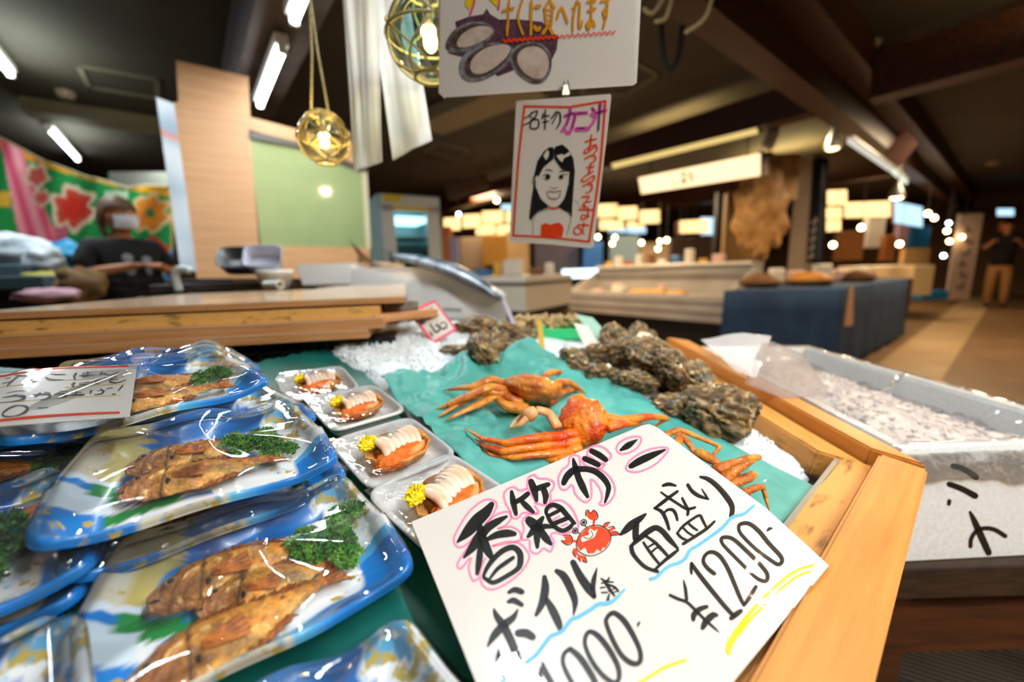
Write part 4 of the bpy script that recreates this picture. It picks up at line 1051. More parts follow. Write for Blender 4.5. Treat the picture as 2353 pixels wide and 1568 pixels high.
# ---- the large price card
SGN = Vector((.14, -.28, .95)).normalized(); SGO = PS(1905, 1300, .037)
sg = thing('price_card', 'large white price card for crab with bold black lettering, in front', 'sign', Pp(1480, 1300, SGO, SGN), None)
card(sg, [(945, 1200), (1476, 978), (1492, 975), (1512, 984), (1760, 1168), (1905, 1300), (1288, 2050)], SGO, SGN, M_['card'])
K = Ink(SGO, SGN)
for c, strokes in ((1, (
    [(430, 625, 50), (375, 700, 95), (300, 770, 112), (215, 870, 95), (125, 962, 22)],
    [(565, 735, 25), (480, 780, 62), (390, 840, 75), (320, 920, 95), (255, 1015, 75), (180, 1105, 20)],
    [(400, 935, 40), (480, 900, 64), (570, 885, 70), (635, 890, 45)],
    [(325, 830, 60), (345, 930, 85), (395, 1040, 75), (432, 1105, 45)],
    [(330, 1000, 45), (322, 1100, 60), (310, 1190, 50), (300, 1250, 32)],
    [(410, 1300, 22), (480, 1210, 36), (560, 1150, 40), (625, 1105, 35)],
    [(610, 510, 30), (625, 600, 55), (650, 712, 35)], [(755, 530, 45), (700, 575, 48), (640, 605, 45)], [(705, 600, 40), (750, 645, 52), (805, 695, 32)],
    [(785, 420, 55), (815, 500, 64), (835, 590, 32)], [(940, 445, 42), (880, 468, 52), (820, 490, 50)], [(900, 490, 52), (918, 550, 55), (910, 610, 32)],
    [(770, 770, 78), (830, 820, 95), (880, 850, 60)], [(890, 745, 35), (840, 815, 75), (800, 870, 60), (758, 915, 30)], [(850, 835, 50), (920, 822, 46), (985, 830, 25)],
    [(845, 830, 70), (840, 930, 58), (842, 1010, 30)], [(870, 860, 60), (920, 930, 66), (965, 982, 30)],
    [(922, 705, 30), (930, 660, 38), (980, 630, 42), (1050, 655, 46), (1100, 710, 46), (1178, 795, 30)], [(918, 690, 28), (955, 770, 36), (1005, 830, 40), (1070, 862, 42), (1135, 832, 42), (1158, 800, 30)],
    [(950, 725, 34), (1060, 670, 34)], [(985, 800, 42), (1110, 750, 42)],
    [(1165, 215, 20), (1185, 290, 52), (1212, 380, 56), (1250, 465, 60), (1295, 555, 30)],
    [(1080, 432, 48), (1110, 372, 62), (1170, 318, 62), (1255, 305, 52), (1350, 322, 52), (1430, 380, 52), (1482, 460, 46), (1474, 535, 36), (1450, 608, 18)],
    [(1268, 212, 48), (1335, 240, 52), (1392, 268, 46)], [(1330, 142, 48), (1400, 180, 54), (1458, 222, 46)])),
    (2, ([(380, 690, 34), (440, 664, 58), (506, 684, 58)], [(378, 782, 36), (430, 768, 58), (508, 812, 44)],
    [(235, 855, 20), (262, 920, 58), (330, 1020, 82), (395, 1150, 82), (450, 1280, 80), (508, 1390, 28)], [(468, 860, 18), (420, 940, 62), (330, 1010, 80), (240, 1110, 76), (172, 1222, 16)],
    [(280, 1248, 14), (284, 1340, 66), (315, 1430, 60), (330, 1510, 16)], [(475, 1088, 76), (550, 1090, 86), (612, 1126, 74)],
    [(730, 540, 45), (738, 640, 78), (720, 760, 80), (685, 845, 58), (650, 910, 36)], [(745, 745, 40), (808, 860, 78), (868, 990, 72), (888, 1085, 22)],
    [(850, 480, 46), (920, 530, 74), (985, 650, 76), (1030, 780, 60), (1014, 912, 12)], [(1010, 395, 56), (1080, 530, 76), (1165, 655, 82), (1215, 735, 38)], [(1218, 730, 44), (1205, 650, 48), (1215, 560, 46), (1245, 450, 10)],
    [(1285, 555, 16), (1330, 580, 22), (1405, 590, 14)], [(1365, 545, 16), (1340, 580, 26), (1290, 600, 16)], [(1330, 600, 28), (1370, 660, 28), (1415, 722, 18)], [(1345, 610, 22), (1420, 640, 24), (1455, 680, 16)],
    [(1360, 680, 12), (1420, 650, 12)], [(1385, 695, 12), (1440, 680, 12)], [(1280, 645, 18), (1320, 640, 16)], [(1290, 692, 18), (1345, 690, 16)], [(1365, 705, 14), (1350, 765, 30)],
    [(712, 1385, 30), (745, 1480, 62), (800, 1580, 64), (900, 1760, 60)], [(700, 1430, 36), (688, 1510, 40), (684, 1580, 30)],
    [(985, 1245, 50), (1080, 1330, 62), (1180, 1480, 62), (1240, 1600, 56), (1270, 1720, 50)], [(985, 1240, 44), (925, 1290, 42), (912, 1380, 40), (960, 1500, 46), (1040, 1640, 46)],
    [(1640, 1024, 12), (1650, 1000, 26), (1660, 980, 16)])),
    (3, ([(658, 288, 30), (735, 240, 66), (826, 182, 12)], [(762, 455, 54), (850, 402, 76), (980, 342, 66), (1110, 288, 22)],
    [(1092, 655, 28), (1150, 640, 38), (1222, 655, 22)], [(1070, 722, 16), (1150, 780, 26), (1250, 845, 26), (1330, 893, 28), (1380, 892, 30), (1420, 880, 28)], [(1290, 785, 24), (1328, 860, 30), (1350, 910, 32), (1345, 955, 28)],
    [(1240, 715, 28), (1150, 780, 36), (1060, 850, 36), (1005, 890, 22)], [(1005, 885, 24), (1080, 925, 36), (1125, 1010, 36), (1155, 1105, 28)], [(1100, 940, 22), (1140, 905, 28), (1190, 905, 32), (1222, 945, 32), (1240, 1010, 24)],
    [(1240, 1145, 22), (1290, 1080, 28), (1380, 1010, 28), (1468, 962, 28), (1500, 1010, 28), (1535, 1080, 24)], [(1238, 1145, 26), (1280, 1190, 28), (1335, 1218, 26)], [(1300, 1255, 32), (1420, 1180, 34), (1540, 1100, 34), (1622, 1025, 24)],
    [(1300, 1090, 20), (1350, 1140, 22), (1410, 1175, 20)], [(1355, 1045, 22), (1400, 1085, 26), (1445, 1115, 22)],
    [(1348, 648, 34), (1390, 710, 38), (1460, 760, 38), (1560, 795, 16)], [(1558, 795, 14), (1525, 745, 22), (1490, 688, 8)], [(1475, 565, 24), (1560, 590, 46), (1660, 670, 52), (1760, 790, 58), (1805, 880, 52), (1796, 968, 46)],
    [(912, 950, 25), (850, 1000, 62), (765, 1062, 84), (700, 1120, 62), (655, 1160, 26)], [(818, 1050, 60), (810, 1130, 66), (812, 1200, 66)],
    [(765, 1275, 34), (860, 1190, 58), (950, 1120, 64), (1020, 1090, 58), (1085, 1125, 56), (1160, 1212, 56), (1245, 1302, 24)], [(765, 1280, 44), (780, 1350, 46), (840, 1430, 40), (920, 1500, 40), (1035, 1540, 36)],
    [(1005, 1525, 30), (1100, 1435, 36), (1180, 1372, 40), (1245, 1320, 28)], [(890, 1240, 24), (950, 1330, 30), (1010, 1410, 30), (1062, 1472, 26)], [(900, 1165, 24), (1000, 1232, 32), (1080, 1312, 36), (1152, 1392, 26)],
    [(945, 1285, 22), (1020, 1240, 22)], [(975, 1340, 24), (1020, 1300, 22), (1060, 1290, 20)])),
    (4, ([(358, 645, 10), (375, 720, 28), (387, 820, 30)], [(235, 780, 26), (310, 815, 30), (390, 845, 28), (460, 910, 28), (560, 1010, 25), (640, 1080, 22), (680, 1116, 6)],
    [(448, 1005, 34), (452, 960, 52), (500, 910, 52), (568, 885, 36)], [(532, 1078, 42), (562, 1020, 62), (620, 965, 62), (655, 962, 38)],
    [(430, 585, 20), (428, 540, 30), (432, 490, 24)], [(430, 495, 32), (520, 620, 40), (640, 770, 40), (740, 890, 40), (815, 970, 36)], [(792, 988, 44), (840, 950, 52), (875, 925, 42)],
    [(636, 585, 36), (572, 532, 36), (537, 470, 32), (562, 410, 32), (620, 390, 36), (690, 430, 38), (760, 540, 38), (820, 680, 38), (870, 800, 36), (905, 872, 26)], [(905, 872, 28), (950, 810, 40), (1012, 705, 36)],
    [(1118, 196, 16), (1134, 180, 28), (1155, 176, 18)]))):
    for s in strokes: K.stroke(c, s)
K.stroke(1, [(360, 1265, 30), (420, 1150, 46), (520, 1050, 50), (620, 1012, 52), (682, 1060, 56), (690, 1140, 56), (665, 1205, 46), (560, 1275, 42), (450, 1328, 42), (385, 1300, 36)], closed=True)
K.stroke(4, [(710, 260, 34), (800, 268, 34), (920, 370, 36), (1040, 490, 36), (1112, 580, 36), (1115, 640, 36), (1078, 652, 36), (1000, 608, 32), (880, 490, 30), (770, 380, 30), (708, 310, 28)], closed=True)
K.stroke(4, [(872, 138, 34), (950, 132, 36), (1040, 200, 38), (1130, 310, 38), (1232, 420, 36), (1250, 472, 36), (1215, 502, 36), (1140, 458, 32), (1010, 360, 30), (890, 240, 30), (858, 180, 28)], closed=True)
K.stroke(2, [(1175, 1075, 46), (1132, 1130, 40), (1132, 1220, 40), (1200, 1370, 46), (1300, 1500, 50), (1400, 1570, 50), (1458, 1540, 46), (1452, 1420, 50), (1370, 1260, 56), (1260, 1120, 56)], closed=True)
K.stroke(2, [(1392, 893, 48), (1342, 940, 40), (1337, 1000, 40), (1402, 1160, 46), (1490, 1310, 50), (1590, 1385, 56), (1662, 1372, 50), (1668, 1270, 46), (1610, 1130, 50), (1520, 980, 56), (1445, 908, 52)], closed=True)
K.build('lettering', M_['ink'], sg)['label'] = 'bold black brush lettering and prices'
K = Ink(SGO, SGN)
for s in ([(375, 805), (440, 720), (477, 625), (425, 582), (340, 598), (220, 700), (120, 860), (90, 950), (130, 1012), (200, 990), (280, 910)], [(380, 800), (470, 720), (570, 692), (610, 740), (560, 810), (490, 845)],
          [(490, 842), (600, 826), (680, 870), (692, 940), (600, 970), (440, 1000)], [(270, 940), (170, 1080), (120, 1170), (152, 1205), (230, 1110)], [(250, 1110), (225, 1200), (262, 1312), (312, 1290)],
          [(440, 1000), (560, 965), (680, 975), (765, 1070), (752, 1150), (680, 1250), (560, 1342), (430, 1394), (350, 1350), (325, 1240), (372, 1110)],
          [(600, 690), (560, 620), (540, 540), (570, 490), (630, 470), (690, 502), (750, 485), (790, 540), (840, 620)], [(600, 690), (610, 740), (660, 752), (720, 700), (830, 712), (852, 690), (820, 640)],
          [(750, 480), (760, 390), (810, 360), (855, 392), (930, 395), (990, 430), (985, 480), (958, 520), (960, 590), (910, 630), (820, 610)],
          [(960, 600), (1060, 590), (1150, 660), (1200, 760), (1210, 830), (1150, 872), (1060, 892), (1000, 880), (962, 905), (990, 960), (960, 1052), (900, 1022), (840, 1070), (780, 1040), (770, 950), (700, 940), (720, 850), (710, 770), (760, 720), (850, 702)],
          [(920, 680), (970, 660)], [(985, 762), (1040, 735)], [(1060, 820), (1110, 800)],
          [(1225, 270), (1220, 200), (1170, 180), (1130, 210), (1120, 270), (1060, 320), (1030, 400), (1050, 480), (1100, 495), (1155, 450), (1190, 540), (1270, 606), (1322, 570), (1330, 480), (1322, 402), (1370, 430), (1420, 520), (1420, 590), (1400, 620), (1440, 634), (1505, 590), (1542, 500), (1510, 400), (1430, 320), (1380, 300)],
          [(1290, 190), (1250, 210), (1270, 270), (1390, 308), (1450, 270)], [(1290, 190), (1300, 130), (1370, 97), (1450, 120), (1508, 190), (1460, 240), (1420, 260)], [(1310, 192), (1380, 240), (1440, 268)]):
    K.stroke(1, s, 20, .0003)
K.stroke(3, [(610, 270), (660, 200), (760, 157), (850, 155), (864, 200), (820, 270), (740, 318), (650, 328)], 22, .0003, True)
K.stroke(3, [(722, 440), (770, 380), (900, 300), (1040, 265), (1138, 270), (1120, 330), (1020, 430), (900, 495), (790, 518), (715, 490)], 22, .0003, True)
K.build('pink_outline', M_['pink'], sg)
K = Ink(SGO, SGN)
K.stroke(2, [(1515, 660, 20), (1450, 730, 30), (1370, 790, 40), (1260, 805, 40), (1180, 860, 38), (1060, 930, 38), (990, 960, 38), (900, 1070, 38), (790, 1120, 38), (720, 1210, 38), (640, 1310, 38), (560, 1370, 38), (510, 1430, 36), (460, 1490, 32), (380, 1495, 30), (320, 1570, 30), (260, 1640, 30)], off=.0008)
K.stroke(4, [(1000, -36, 20), (955, 5, 24), (900, 45, 26), (800, 75, 30), (720, 160, 30), (650, 215, 30), (560, 280, 28), (480, 335, 28), (420, 370, 28), (380, 440, 30), (320, 485, 30), (240, 510, 28), (160, 570, 30), (110, 620, 30), (62, 630, 30)], off=.0008)
K.build('blue_underline', M_['blue_ink'], sg)
K = Ink(SGO, SGN)
K.stroke(4, [(770, 1310, 34), (770, 1240, 58), (830, 1130, 58), (930, 980, 36), (1040, 850, 30), (1160, 730, 28), (1300, 610, 24), (1420, 540, 22), (1530, 510, 20)])
K.stroke(4, [(850, 1145, 30), (960, 1000, 28), (1070, 890, 26), (1200, 760, 22), (1330, 650, 22), (1430, 590, 20), (1505, 568, 20)], off=.0004)
K.stroke(4, [(375, 1370, 28), (280, 1400, 34), (180, 1440, 32), (80, 1500, 30), (0, 1550, 30), (-150, 1640, 30)])
K.build('yellow_underline', M_['yellow_ink'], sg)
# the small crab drawn on the card: red fills then fine outlines
K = Ink(SGO, SGN)
for p in ([(215, 1190), (300, 1095), (380, 1070), (470, 1085), (540, 1140), (550, 1210), (500, 1300), (470, 1290), (455, 1335), (410, 1310), (385, 1350), (320, 1355), (290, 1290), (240, 1330), (208, 1270)],
          [(305, 925), (320, 912), (345, 945), (375, 910), (405, 940), (415, 980), (390, 1010), (340, 1005), (310, 970)], [(50, 1220), (95, 1215), (70, 1180), (130, 1172), (155, 1205), (140, 1250), (100, 1260), (60, 1238)],
          [(470, 1090), (500, 1042), (545, 1036), (520, 1080)], [(520, 1110), (580, 1080), (598, 1100), (530, 1140)], [(540, 1140), (600, 1130), (635, 1155), (560, 1165)],
          [(185, 1300), (165, 1340), (190, 1390), (215, 1360), (210, 1310)], [(210, 1350), (215, 1410), (245, 1435), (250, 1380)], [(240, 1370), (265, 1430), (305, 1445), (290, 1380)]): K.patch(3, p, .0004)
K.stroke(3, [(382, 1010), (376, 1065)], 24, .0004); K.stroke(3, [(155, 1225), (208, 1230)], 22, .0004)
K.build('crab_drawing', M_['red_ink'], sg)['label'] = 'red crab doodle'
K = Ink(SGO, SGN)
K.patch(3, [(245, 1205), (262, 1180), (330, 1165), (325, 1120), (345, 1095), (385, 1125), (420, 1100), (395, 1165), (380, 1190), (300, 1225), (255, 1240)], .0006)
K.build('drawing_highlight', M_['card'], sg)
K = Ink(SGO, SGN)
K.stroke(3, [(205, 1230), (240, 1150), (310, 1085), (400, 1062), (480, 1080), (545, 1140), (552, 1220), (510, 1300), (430, 1355), (340, 1378), (250, 1350), (205, 1300)], 8, .0007, True)
for c_, r_ in (((275, 1035), 30), ((188, 1120), 28)):
    for rr, w in ((r_, 9), (r_ * .3, 14)): K.stroke(3, [(c_[0] + rr * cos(a * .785), c_[1] + rr * sin(a * .785)) for a in range(8)], w, .0007, True)
for s in ([(300, 965), (298, 920), (320, 908), (345, 942), (376, 908), (412, 940), (420, 990), (385, 1015)], [(60, 1170), (130, 1165), (160, 1205), (150, 1250), (100, 1265), (45, 1220)], [(275, 1180), (300, 1200), (345, 1195), (368, 1160), (350, 1120)],
          [(470, 1075), (500, 1040), (548, 1034)], [(530, 1085), (580, 1075), (598, 1100)], [(560, 1130), (610, 1130), (640, 1158), (560, 1168)], [(175, 1305), (165, 1350), (195, 1392)], [(212, 1400), (245, 1438)], [(262, 1430), (308, 1446), (290, 1385)], [(300, 1080), (290, 1065)], [(215, 1135), (235, 1150)]): K.stroke(3, s, 8, .0007)
K.build('fine_outline', M_['ink'], sg)
# clear sleeve around the card
mb = MB(); fq_ = [(895, 1228), (1478, 968), (1530, 982), (1780, 1168), (1912, 1303), (1290, 2080)]
n_ = SGN
def slv(a, b):
    x = (1 - a) * ((1 - b) * 905 + b * 1484) + a * ((1 - b) * 1230 + b * 1916); y = (1 - a) * ((1 - b) * 1212 + b * 966) + a * ((1 - b) * 2080 + b * 1302)
    if b < .12: x -= 0 
    return Pp(x, y, SGO + SGN * (.0012 + .0005 * nz((a * 3, b * 4, 2.), 1.6, 2) + .0002 * nz((a * 9, b * 11, 5.), 1.3, 2)), SGN)
mb.grid(slv, 60, 60); mb.build('sleeve', M_['film'], sg, smooth=True, local=True)['label'] = 'clear plastic sleeve'
# ---- the left card lying over the back trays
LO, LN = PS(160, 905, .106), SN
lc = thing('price_card', 'white handwritten card with red lines, lying on trays at left', 'sign', LO)
card(lc, [(-170, 872), (316, 835), (298, 958), (-190, 994)], LO, LN, M_['card'], .0008)
K = Ink(LO, LN)
for s in ([(80, 370, 8), (180, 355, 10)], [(120, 490, 20), (200, 410, 30), (330, 310, 15)], [(250, 310, 10), (400, 320, 20), (670, 290, 15)], [(640, 310, 22), (540, 380, 35), (440, 420, 20)], [(400, 380, 20), (480, 420, 28), (630, 415, 8)], [(40, 450, 10), (180, 420, 10)],
          [(860, 290, 8), (980, 300, 15), (1100, 295, 15)], [(775, 350, 20), (850, 380, 20), (960, 390, 18), (1070, 385, 6)], [(1285, 285, 40), (1250, 330, 40), (1270, 375, 28)], [(1340, 325, 20), (1420, 310, 20), (1600, 310, 8)], [(1480, 260, 30), (1480, 310, 40), (1400, 330, 25)], [(1390, 275, 8), (1560, 262, 8)],
          [(1720, 260, 25), (1690, 300, 20)], [(1690, 300, 8), (1760, 280, 12), (1840, 310, 12), (1930, 290, 15), (2000, 255, 12)], [(1260, 440, 30), (1220, 470, 40), (1250, 500, 25)], [(1350, 440, 8), (1500, 430, 10)], [(1340, 460, 15), (1490, 485, 12)],
          [(1690, 360, 10), (1800, 350, 12)], [(1690, 390, 15), (1610, 420, 25), (1620, 450, 20), (1690, 460, 8)], [(1970, 340, 15), (1880, 380, 20), (1850, 415, 25), (1920, 440, 18), (2020, 430, 15), (2130, 390, 10)], [(1860, 400, 10), (1990, 380, 10)],
          [(120, 610, 8), (280, 580, 10), (440, 575, 8)], [(300, 630, 10), (170, 670, 20), (40, 685, 8)], [(150, 670, 10), (300, 660, 25), (420, 680, 50), (350, 730, 30), (180, 760, 12), (0, 775, 10)],
          [(530, 645, 8), (640, 640, 20), (780, 630, 25), (850, 655, 40), (780, 710, 18), (680, 725, 8)], [(680, 610, 25), (620, 660, 25), (580, 680, 10)], [(750, 600, 10), (850, 605, 10)],
          [(1010, 580, 10), (1140, 585, 12)], [(1010, 600, 20), (920, 635, 15)], [(920, 635, 8), (1060, 625, 20), (1120, 655, 35), (1060, 690, 15), (960, 700, 8)], [(1080, 655, 20), (1200, 655, 20), (1280, 640, 28)], [(1200, 610, 10), (1380, 600, 10)], [(1290, 600, 30), (1280, 650, 28)], [(1230, 640, 20), (1340, 645, 28), (1420, 640, 28)],
          [(1540, 580, 35), (1530, 610, 30)], [(1700, 540, 15), (1750, 590, 30), (1690, 630, 20), (1590, 640, 10)], [(1640, 570, 8), (1790, 570, 8)], [(1800, 540, 12), (1900, 520, 12)], [(2070, 490, 25), (2000, 570, 20)], [(1900, 630, 15), (1950, 630, 15)], [(640, 865, 12), (810, 855, 12)]): K.stroke(8, s, off=.0004)
K.stroke(8, [(250, 830, 25), (120, 890, 30), (45, 960, 26), (60, 1000, 28), (180, 1008, 14), (330, 980, 22), (450, 910, 50), (455, 850, 44), (350, 822, 16)], off=.0004, closed=True)
K.build('lettering', M_['ink'], lc)
K = Ink(LO, LN)
for s in ([(-900, 420, 30), (0, 330, 30), (200, 290, 30), (700, 215, 30), (1200, 180, 28), (2160, 157, 22)], [(-900, 1150, 45), (0, 1075, 45), (600, 1015, 45), (1300, 970, 40), (2010, 940, 35)]): K.stroke(8, s, off=.0004)
K.build('red_line', M_['red_ink'], lc)
K = Ink(LO, LN)
for s in ([(0, 515), (450, 462)], [(800, 405), (1600, 372), (2110, 340)], [(1100, 518), (2130, 455)], [(0, 782), (500, 738), (1200, 688), (2040, 652)]): K.stroke(8, s, 7, .0003)
K.build('yellow_line', M_['yellow_ink'], lc)
mb = MB(); mb.grid(lambda a, b: Pp(*( (-180 + a * 512 - b * 12), 868 - a * 38 + b * 132), LO + LN * (.0012 + .0006 * nz((a * 6, b * 3, 1), 1.2)), LN), 30, 10); mb.build('sleeve', M_['film'], lc, smooth=True, local=True)
# ---- hanging oyster poster
ON = Vector((-.30, -.93, -.16)).normalized(); OO = at(1240, 150, .72)
op = thing('oyster_poster', 'white laminated poster with oyster picture hanging at top centre', 'sign', OO)
card(op, [(1013, -60), (1478, -100), (1463, 190), (1455, 196), (1020, 224), (1008, 214)], OO, ON, M_['card'], .0012)
card(op, [(1006, -60), (1016, -60), (1022, 228), (1010, 215)], OO - ON * .0016, ON, M_['paper'], .001, 'backing_sheet')
def ell(cx, cy, rx, ry, rot, n=28, wob=.05, sd=0):
    return [(cx + (rx * cos(t) * cos(rot) - ry * sin(t) * sin(rot)) * (1 + wob * sin(3 * t + sd)), cy + (rx * cos(t) * sin(rot) + ry * sin(t) * cos(rot)) * (1 + wob * sin(3 * t + sd))) for t in [2 * pi * k / n for k in range(n)]]
def ink(parent, o, n, name, m, c, patches=(), strokes=(), off=.0005, w=14):
    K = Ink(o, n)
    for p in patches: K.patch(c, p, off)
    for s in strokes: K.stroke(c, s, w, off)
    return K.build(name, m, parent)
PUR = mat('purple_print', '#4c2f3c', .5, c2='#6b4453', nscale=120); OYB = mat('oyster_print_rim', '#9c9aa0', .5, c2='#4f4745', nscale=70); OYM = mat('oyster_print_meat', '#d9c4b4', .5, c2='#b89a84', nscale=60, lo=.45, hi=.8); OYD = mat('oyster_print_dark', '#40332f', .5, c2='#6d5a50', nscale=90)
ink(op, OO, ON, 'picture_ground', PUR, 5, [[(225, 245), (370, 190), (540, 160), (580, 95), (620, 160), (720, 220), (900, 215), (1200, 245), (1385, 420), (1370, 560), (1310, 680), (1100, 640), (860, 800), (700, 860), (500, 600), (300, 640), (150, 600), (260, 400)]], off=.0003)
ink(op, OO, ON, 'oyster_print', OYB, 5, [ell(385, 415, 290, 150, -.38), ell(560, 690, 330, 190, -.45, sd=1), ell(1090, 700, 220, 250, -.7, sd=2)], off=.0005)
ink(op, OO, ON, 'oyster_print', OYD, 5, [ell(400, 405, 250, 118, -.36), ell(580, 680, 285, 150, -.5, sd=1), ell(1080, 690, 195, 215, -.7, sd=2)], off=.0007)
ink(op, OO, ON, 'oyster_print', OYM, 5, [ell(440, 410, 215, 92, -.42), ell(610, 660, 255, 120, -.55, sd=1), ell(1110, 700, 165, 195, -.7, sd=2)], off=.0009)
ink(op, OO, ON, 'lettering', M_['orange_ink'], 5, strokes=[[(760, 120, 30), (885, 90, 30)], [(835, 0, 22), (825, 200, 24), (815, 300, 34), (810, 400, 22)], [(990, -20, 26), (935, 200, 26), (990, 385, 28)], [(1088, 10, 30), (1078, 390, 30)], [(1130, 75, 40), (1180, 65, 40)], [(1120, 300, 40), (1150, 335, 46), (1180, 310, 36)],
    [(1285, 0, 26), (1235, 90, 34)], [(1290, 0, 26), (1345, 90, 34)], [(1240, 110, 26), (1255, 290, 26)], [(1325, 110, 26), (1310, 290, 26)], [(1245, 110), (1330, 105)], [(1255, 170), (1320, 165)], [(1255, 230), (1315, 225)], [(1285, 270, 26), (1215, 375, 38)], [(1270, 290, 24), (1325, 375, 38)],
    [(1380, 200, 24), (1425, 80, 28), (1495, 250, 28)], [(1600, 0, 24), (1560, 200, 26), (1555, 350, 20)], [(1550, 90, 22), (1630, 30, 24), (1625, 250, 26), (1640, 310, 30), (1660, 230, 20)], [(1720, 15, 30), (1810, 5, 30)], [(1730, 115, 34), (1805, 95, 34)], [(1765, 0, 22), (1760, 200, 24), (1715, 260, 34), (1735, 325, 30), (1765, 230, 40), (1800, 290, 30)],
    [(1870, 10, 28), (1960, 0, 28)], [(1945, 0, 24), (1935, 150, 26), (1900, 310, 22)], [(1940, 70, 24), (1900, 120, 26), (1925, 200, 34)]], off=.0012, w=18)
zz = [(770 + 30 * i, 462 - i * 2.4 + (14 if i % 2 else -14)) for i in range(43)]
ink(op, OO, ON, 'wavy_line', M_['red_ink'], 5, strokes=[[(x, y, 26 if x < 1400 else 14) for x, y in zz]], off=.0011)
ink(op, OO, ON, 'yellow_mark', M_['yellow_ink'], 5, [[(350, -80), (450, -60), (430, 20), (385, 110), (335, 50)], [(560, -60), (680, -80), (715, 20), (700, 78)]], off=.0006)
ink(op, OO, ON, 'pink_mark', M_['rose_ink'], 5, [], [[(450, -40), (430, 60), (395, 160)], [(722, -20), (715, 100)]], off=.0007, w=26)
mb = MB(); mb.grid(lambda a, b: Pp(1012 + a * 458 - b * 8, -70 - a * 30 + b * 293 - 0 * a, OO + ON * (.0018 + .0007 * nz((a * 4, b * 3, 1), 1)), ON), 20, 14); mb.build('laminate', M_['film'], op, smooth=True, local=True)
for x in (1090, 1400):
    q = Pp(x, -60, OO, ON); mb = MB(); mb.tube([q, q + Vector((0, .0, .75))], .0012, 6); mb.build('string', M_['rope'], op, local=True)
# ---- portrait poster clipped under it
PN = Vector((-.43, -.88, -.2)).normalized(); PO = Pp(1300, 222, OO + ON * .004, ON)
po = thing('portrait_poster', 'small white poster of a smiling woman drawn with long black hair', 'sign', PO)
mb = MB(); cq = [(1186, 232), (1300, 224), (1403, 216), (1404, 225), (1364, 568), (1356, 571), (1264, 562), (1170, 556)]
q = [Pp(x, y, PO, PN) for x, y in cq]; mb.hexa([p - PN * .0008 for p in q], q); mb.build('card', M_['card'], po, local=True)
ink(po, PO, PN, 'red_border', M_['red_ink'], 6, [], [[(185, 182), (600, 190), (640, 185), (955, 132)], [(955, 132), (900, 800), (800, 1468)], [(800, 1468), (400, 1425), (80, 1410)], [(80, 1410), (130, 700), (187, 182)]], .0005, 20)
ink(po, PO, PN, 'black_hair_drawing', M_['ink'], 6, [[(545, 545), (600, 590), (650, 680), (665, 800), (645, 1060), (635, 1240), (610, 1190), (560, 1170), (505, 1140), (570, 1050), (605, 940), (615, 800), (540, 780), (495, 720), (470, 680), (465, 600), (480, 565)],
    [(460, 572), (465, 600), (462, 682), (370, 760), (320, 850), (300, 838), (285, 870), (295, 960), (335, 1060), (420, 1140), (310, 1185), (270, 1230), (250, 1270), (230, 1240), (255, 1050), (270, 960), (280, 830), (310, 700), (370, 610), (425, 570)]], [], .0005)
ink(po, PO, PN, 'hair_highlight', M_['card'], 6, [[(490, 650), (545, 635), (560, 650), (610, 615), (625, 645), (560, 675), (545, 715), (515, 690)], [(365, 650), (400, 600), (420, 610), (415, 660), (390, 695)]], [], .0008)
ink(po, PO, PN, 'face_drawing', M_['ink'], 6, [ell(408, 852, 22, 26, 0, 14), ell(535, 855, 20, 20, 0, 14)], [[(355, 845, 4), (400, 828, 9), (435, 845, 4)], [(360, 865, 3), (400, 880, 4), (432, 865, 3)], [(510, 850, 4), (545, 832, 9), (600, 830, 4)], [(515, 868, 3), (560, 868, 4)], [(380, 790, 5), (420, 785, 10), (460, 805, 4)], [(510, 808, 4), (560, 795, 10), (615, 800, 4)],
    [(275, 850, 5), (265, 900, 5), (290, 960, 5)], [(285, 880, 4), (300, 910, 4)], [(300, 960, 5), (340, 1060, 5), (420, 1130, 5), (470, 1145, 5), (520, 1120, 5), (570, 1050, 5), (605, 930, 5)], [(430, 950, 4), (470, 965, 5), (500, 945, 4)], [(415, 1140, 4), (410, 1160, 4), (310, 1195, 4), (275, 1260, 4), (265, 1400, 4)], [(510, 1140, 4), (600, 1195, 4), (625, 1260, 4), (590, 1400, 4)], [(650, 1070, 3), (690, 1100, 3), (715, 1160, 3)], [(340, 1300, 3), (345, 1320, 3)]], .0006, 5)
ink(po, PO, PN, 'mouth_drawing', mat('mauve_ink', '#a0607c', .5), 6, [], [[(395, 1000, 6), (430, 990, 12), (470, 995, 8), (530, 985, 10)], [(395, 1000, 5), (420, 1050, 10), (470, 1062, 12), (515, 1045, 10), (530, 990, 5)]], .0006)
ink(po, PO, PN, 'red_dress_drawing', M_['red_ink'], 6, [[(350, 1310), (385, 1290), (430, 1308), (465, 1295), (510, 1285), (545, 1310), (560, 1350), (545, 1420), (345, 1415), (342, 1360)]], [], .0006)
ink(po, PO, PN, 'red_choker_drawing', M_['red_ink'], 6, [[(415, 1140), (460, 1150), (512, 1138), (512, 1152), (460, 1164), (415, 1154)]], [], .0006)
ink(po, PO, PN, 'black_lettering', M_['ink'], 6, [], [[(255, 255, 12), (185, 300, 10)], [(245, 250, 12), (310, 230, 14), (270, 310, 14), (175, 365, 10)], [(235, 280, 10), (300, 310, 12)], [(250, 312, 14), (246, 390, 14), (315, 385, 14), (316, 312, 14), (252, 312, 12)], [(365, 250, 12), (355, 300, 12)], [(355, 280), (420, 272)], [(385, 215), (380, 400)], [(360, 335), (415, 325)], [(440, 300, 14), (490, 235, 16)], [(480, 245, 14), (520, 245, 16), (525, 330, 16), (490, 395, 12)], [(495, 260, 12), (450, 350, 10)]], .0006, 13)
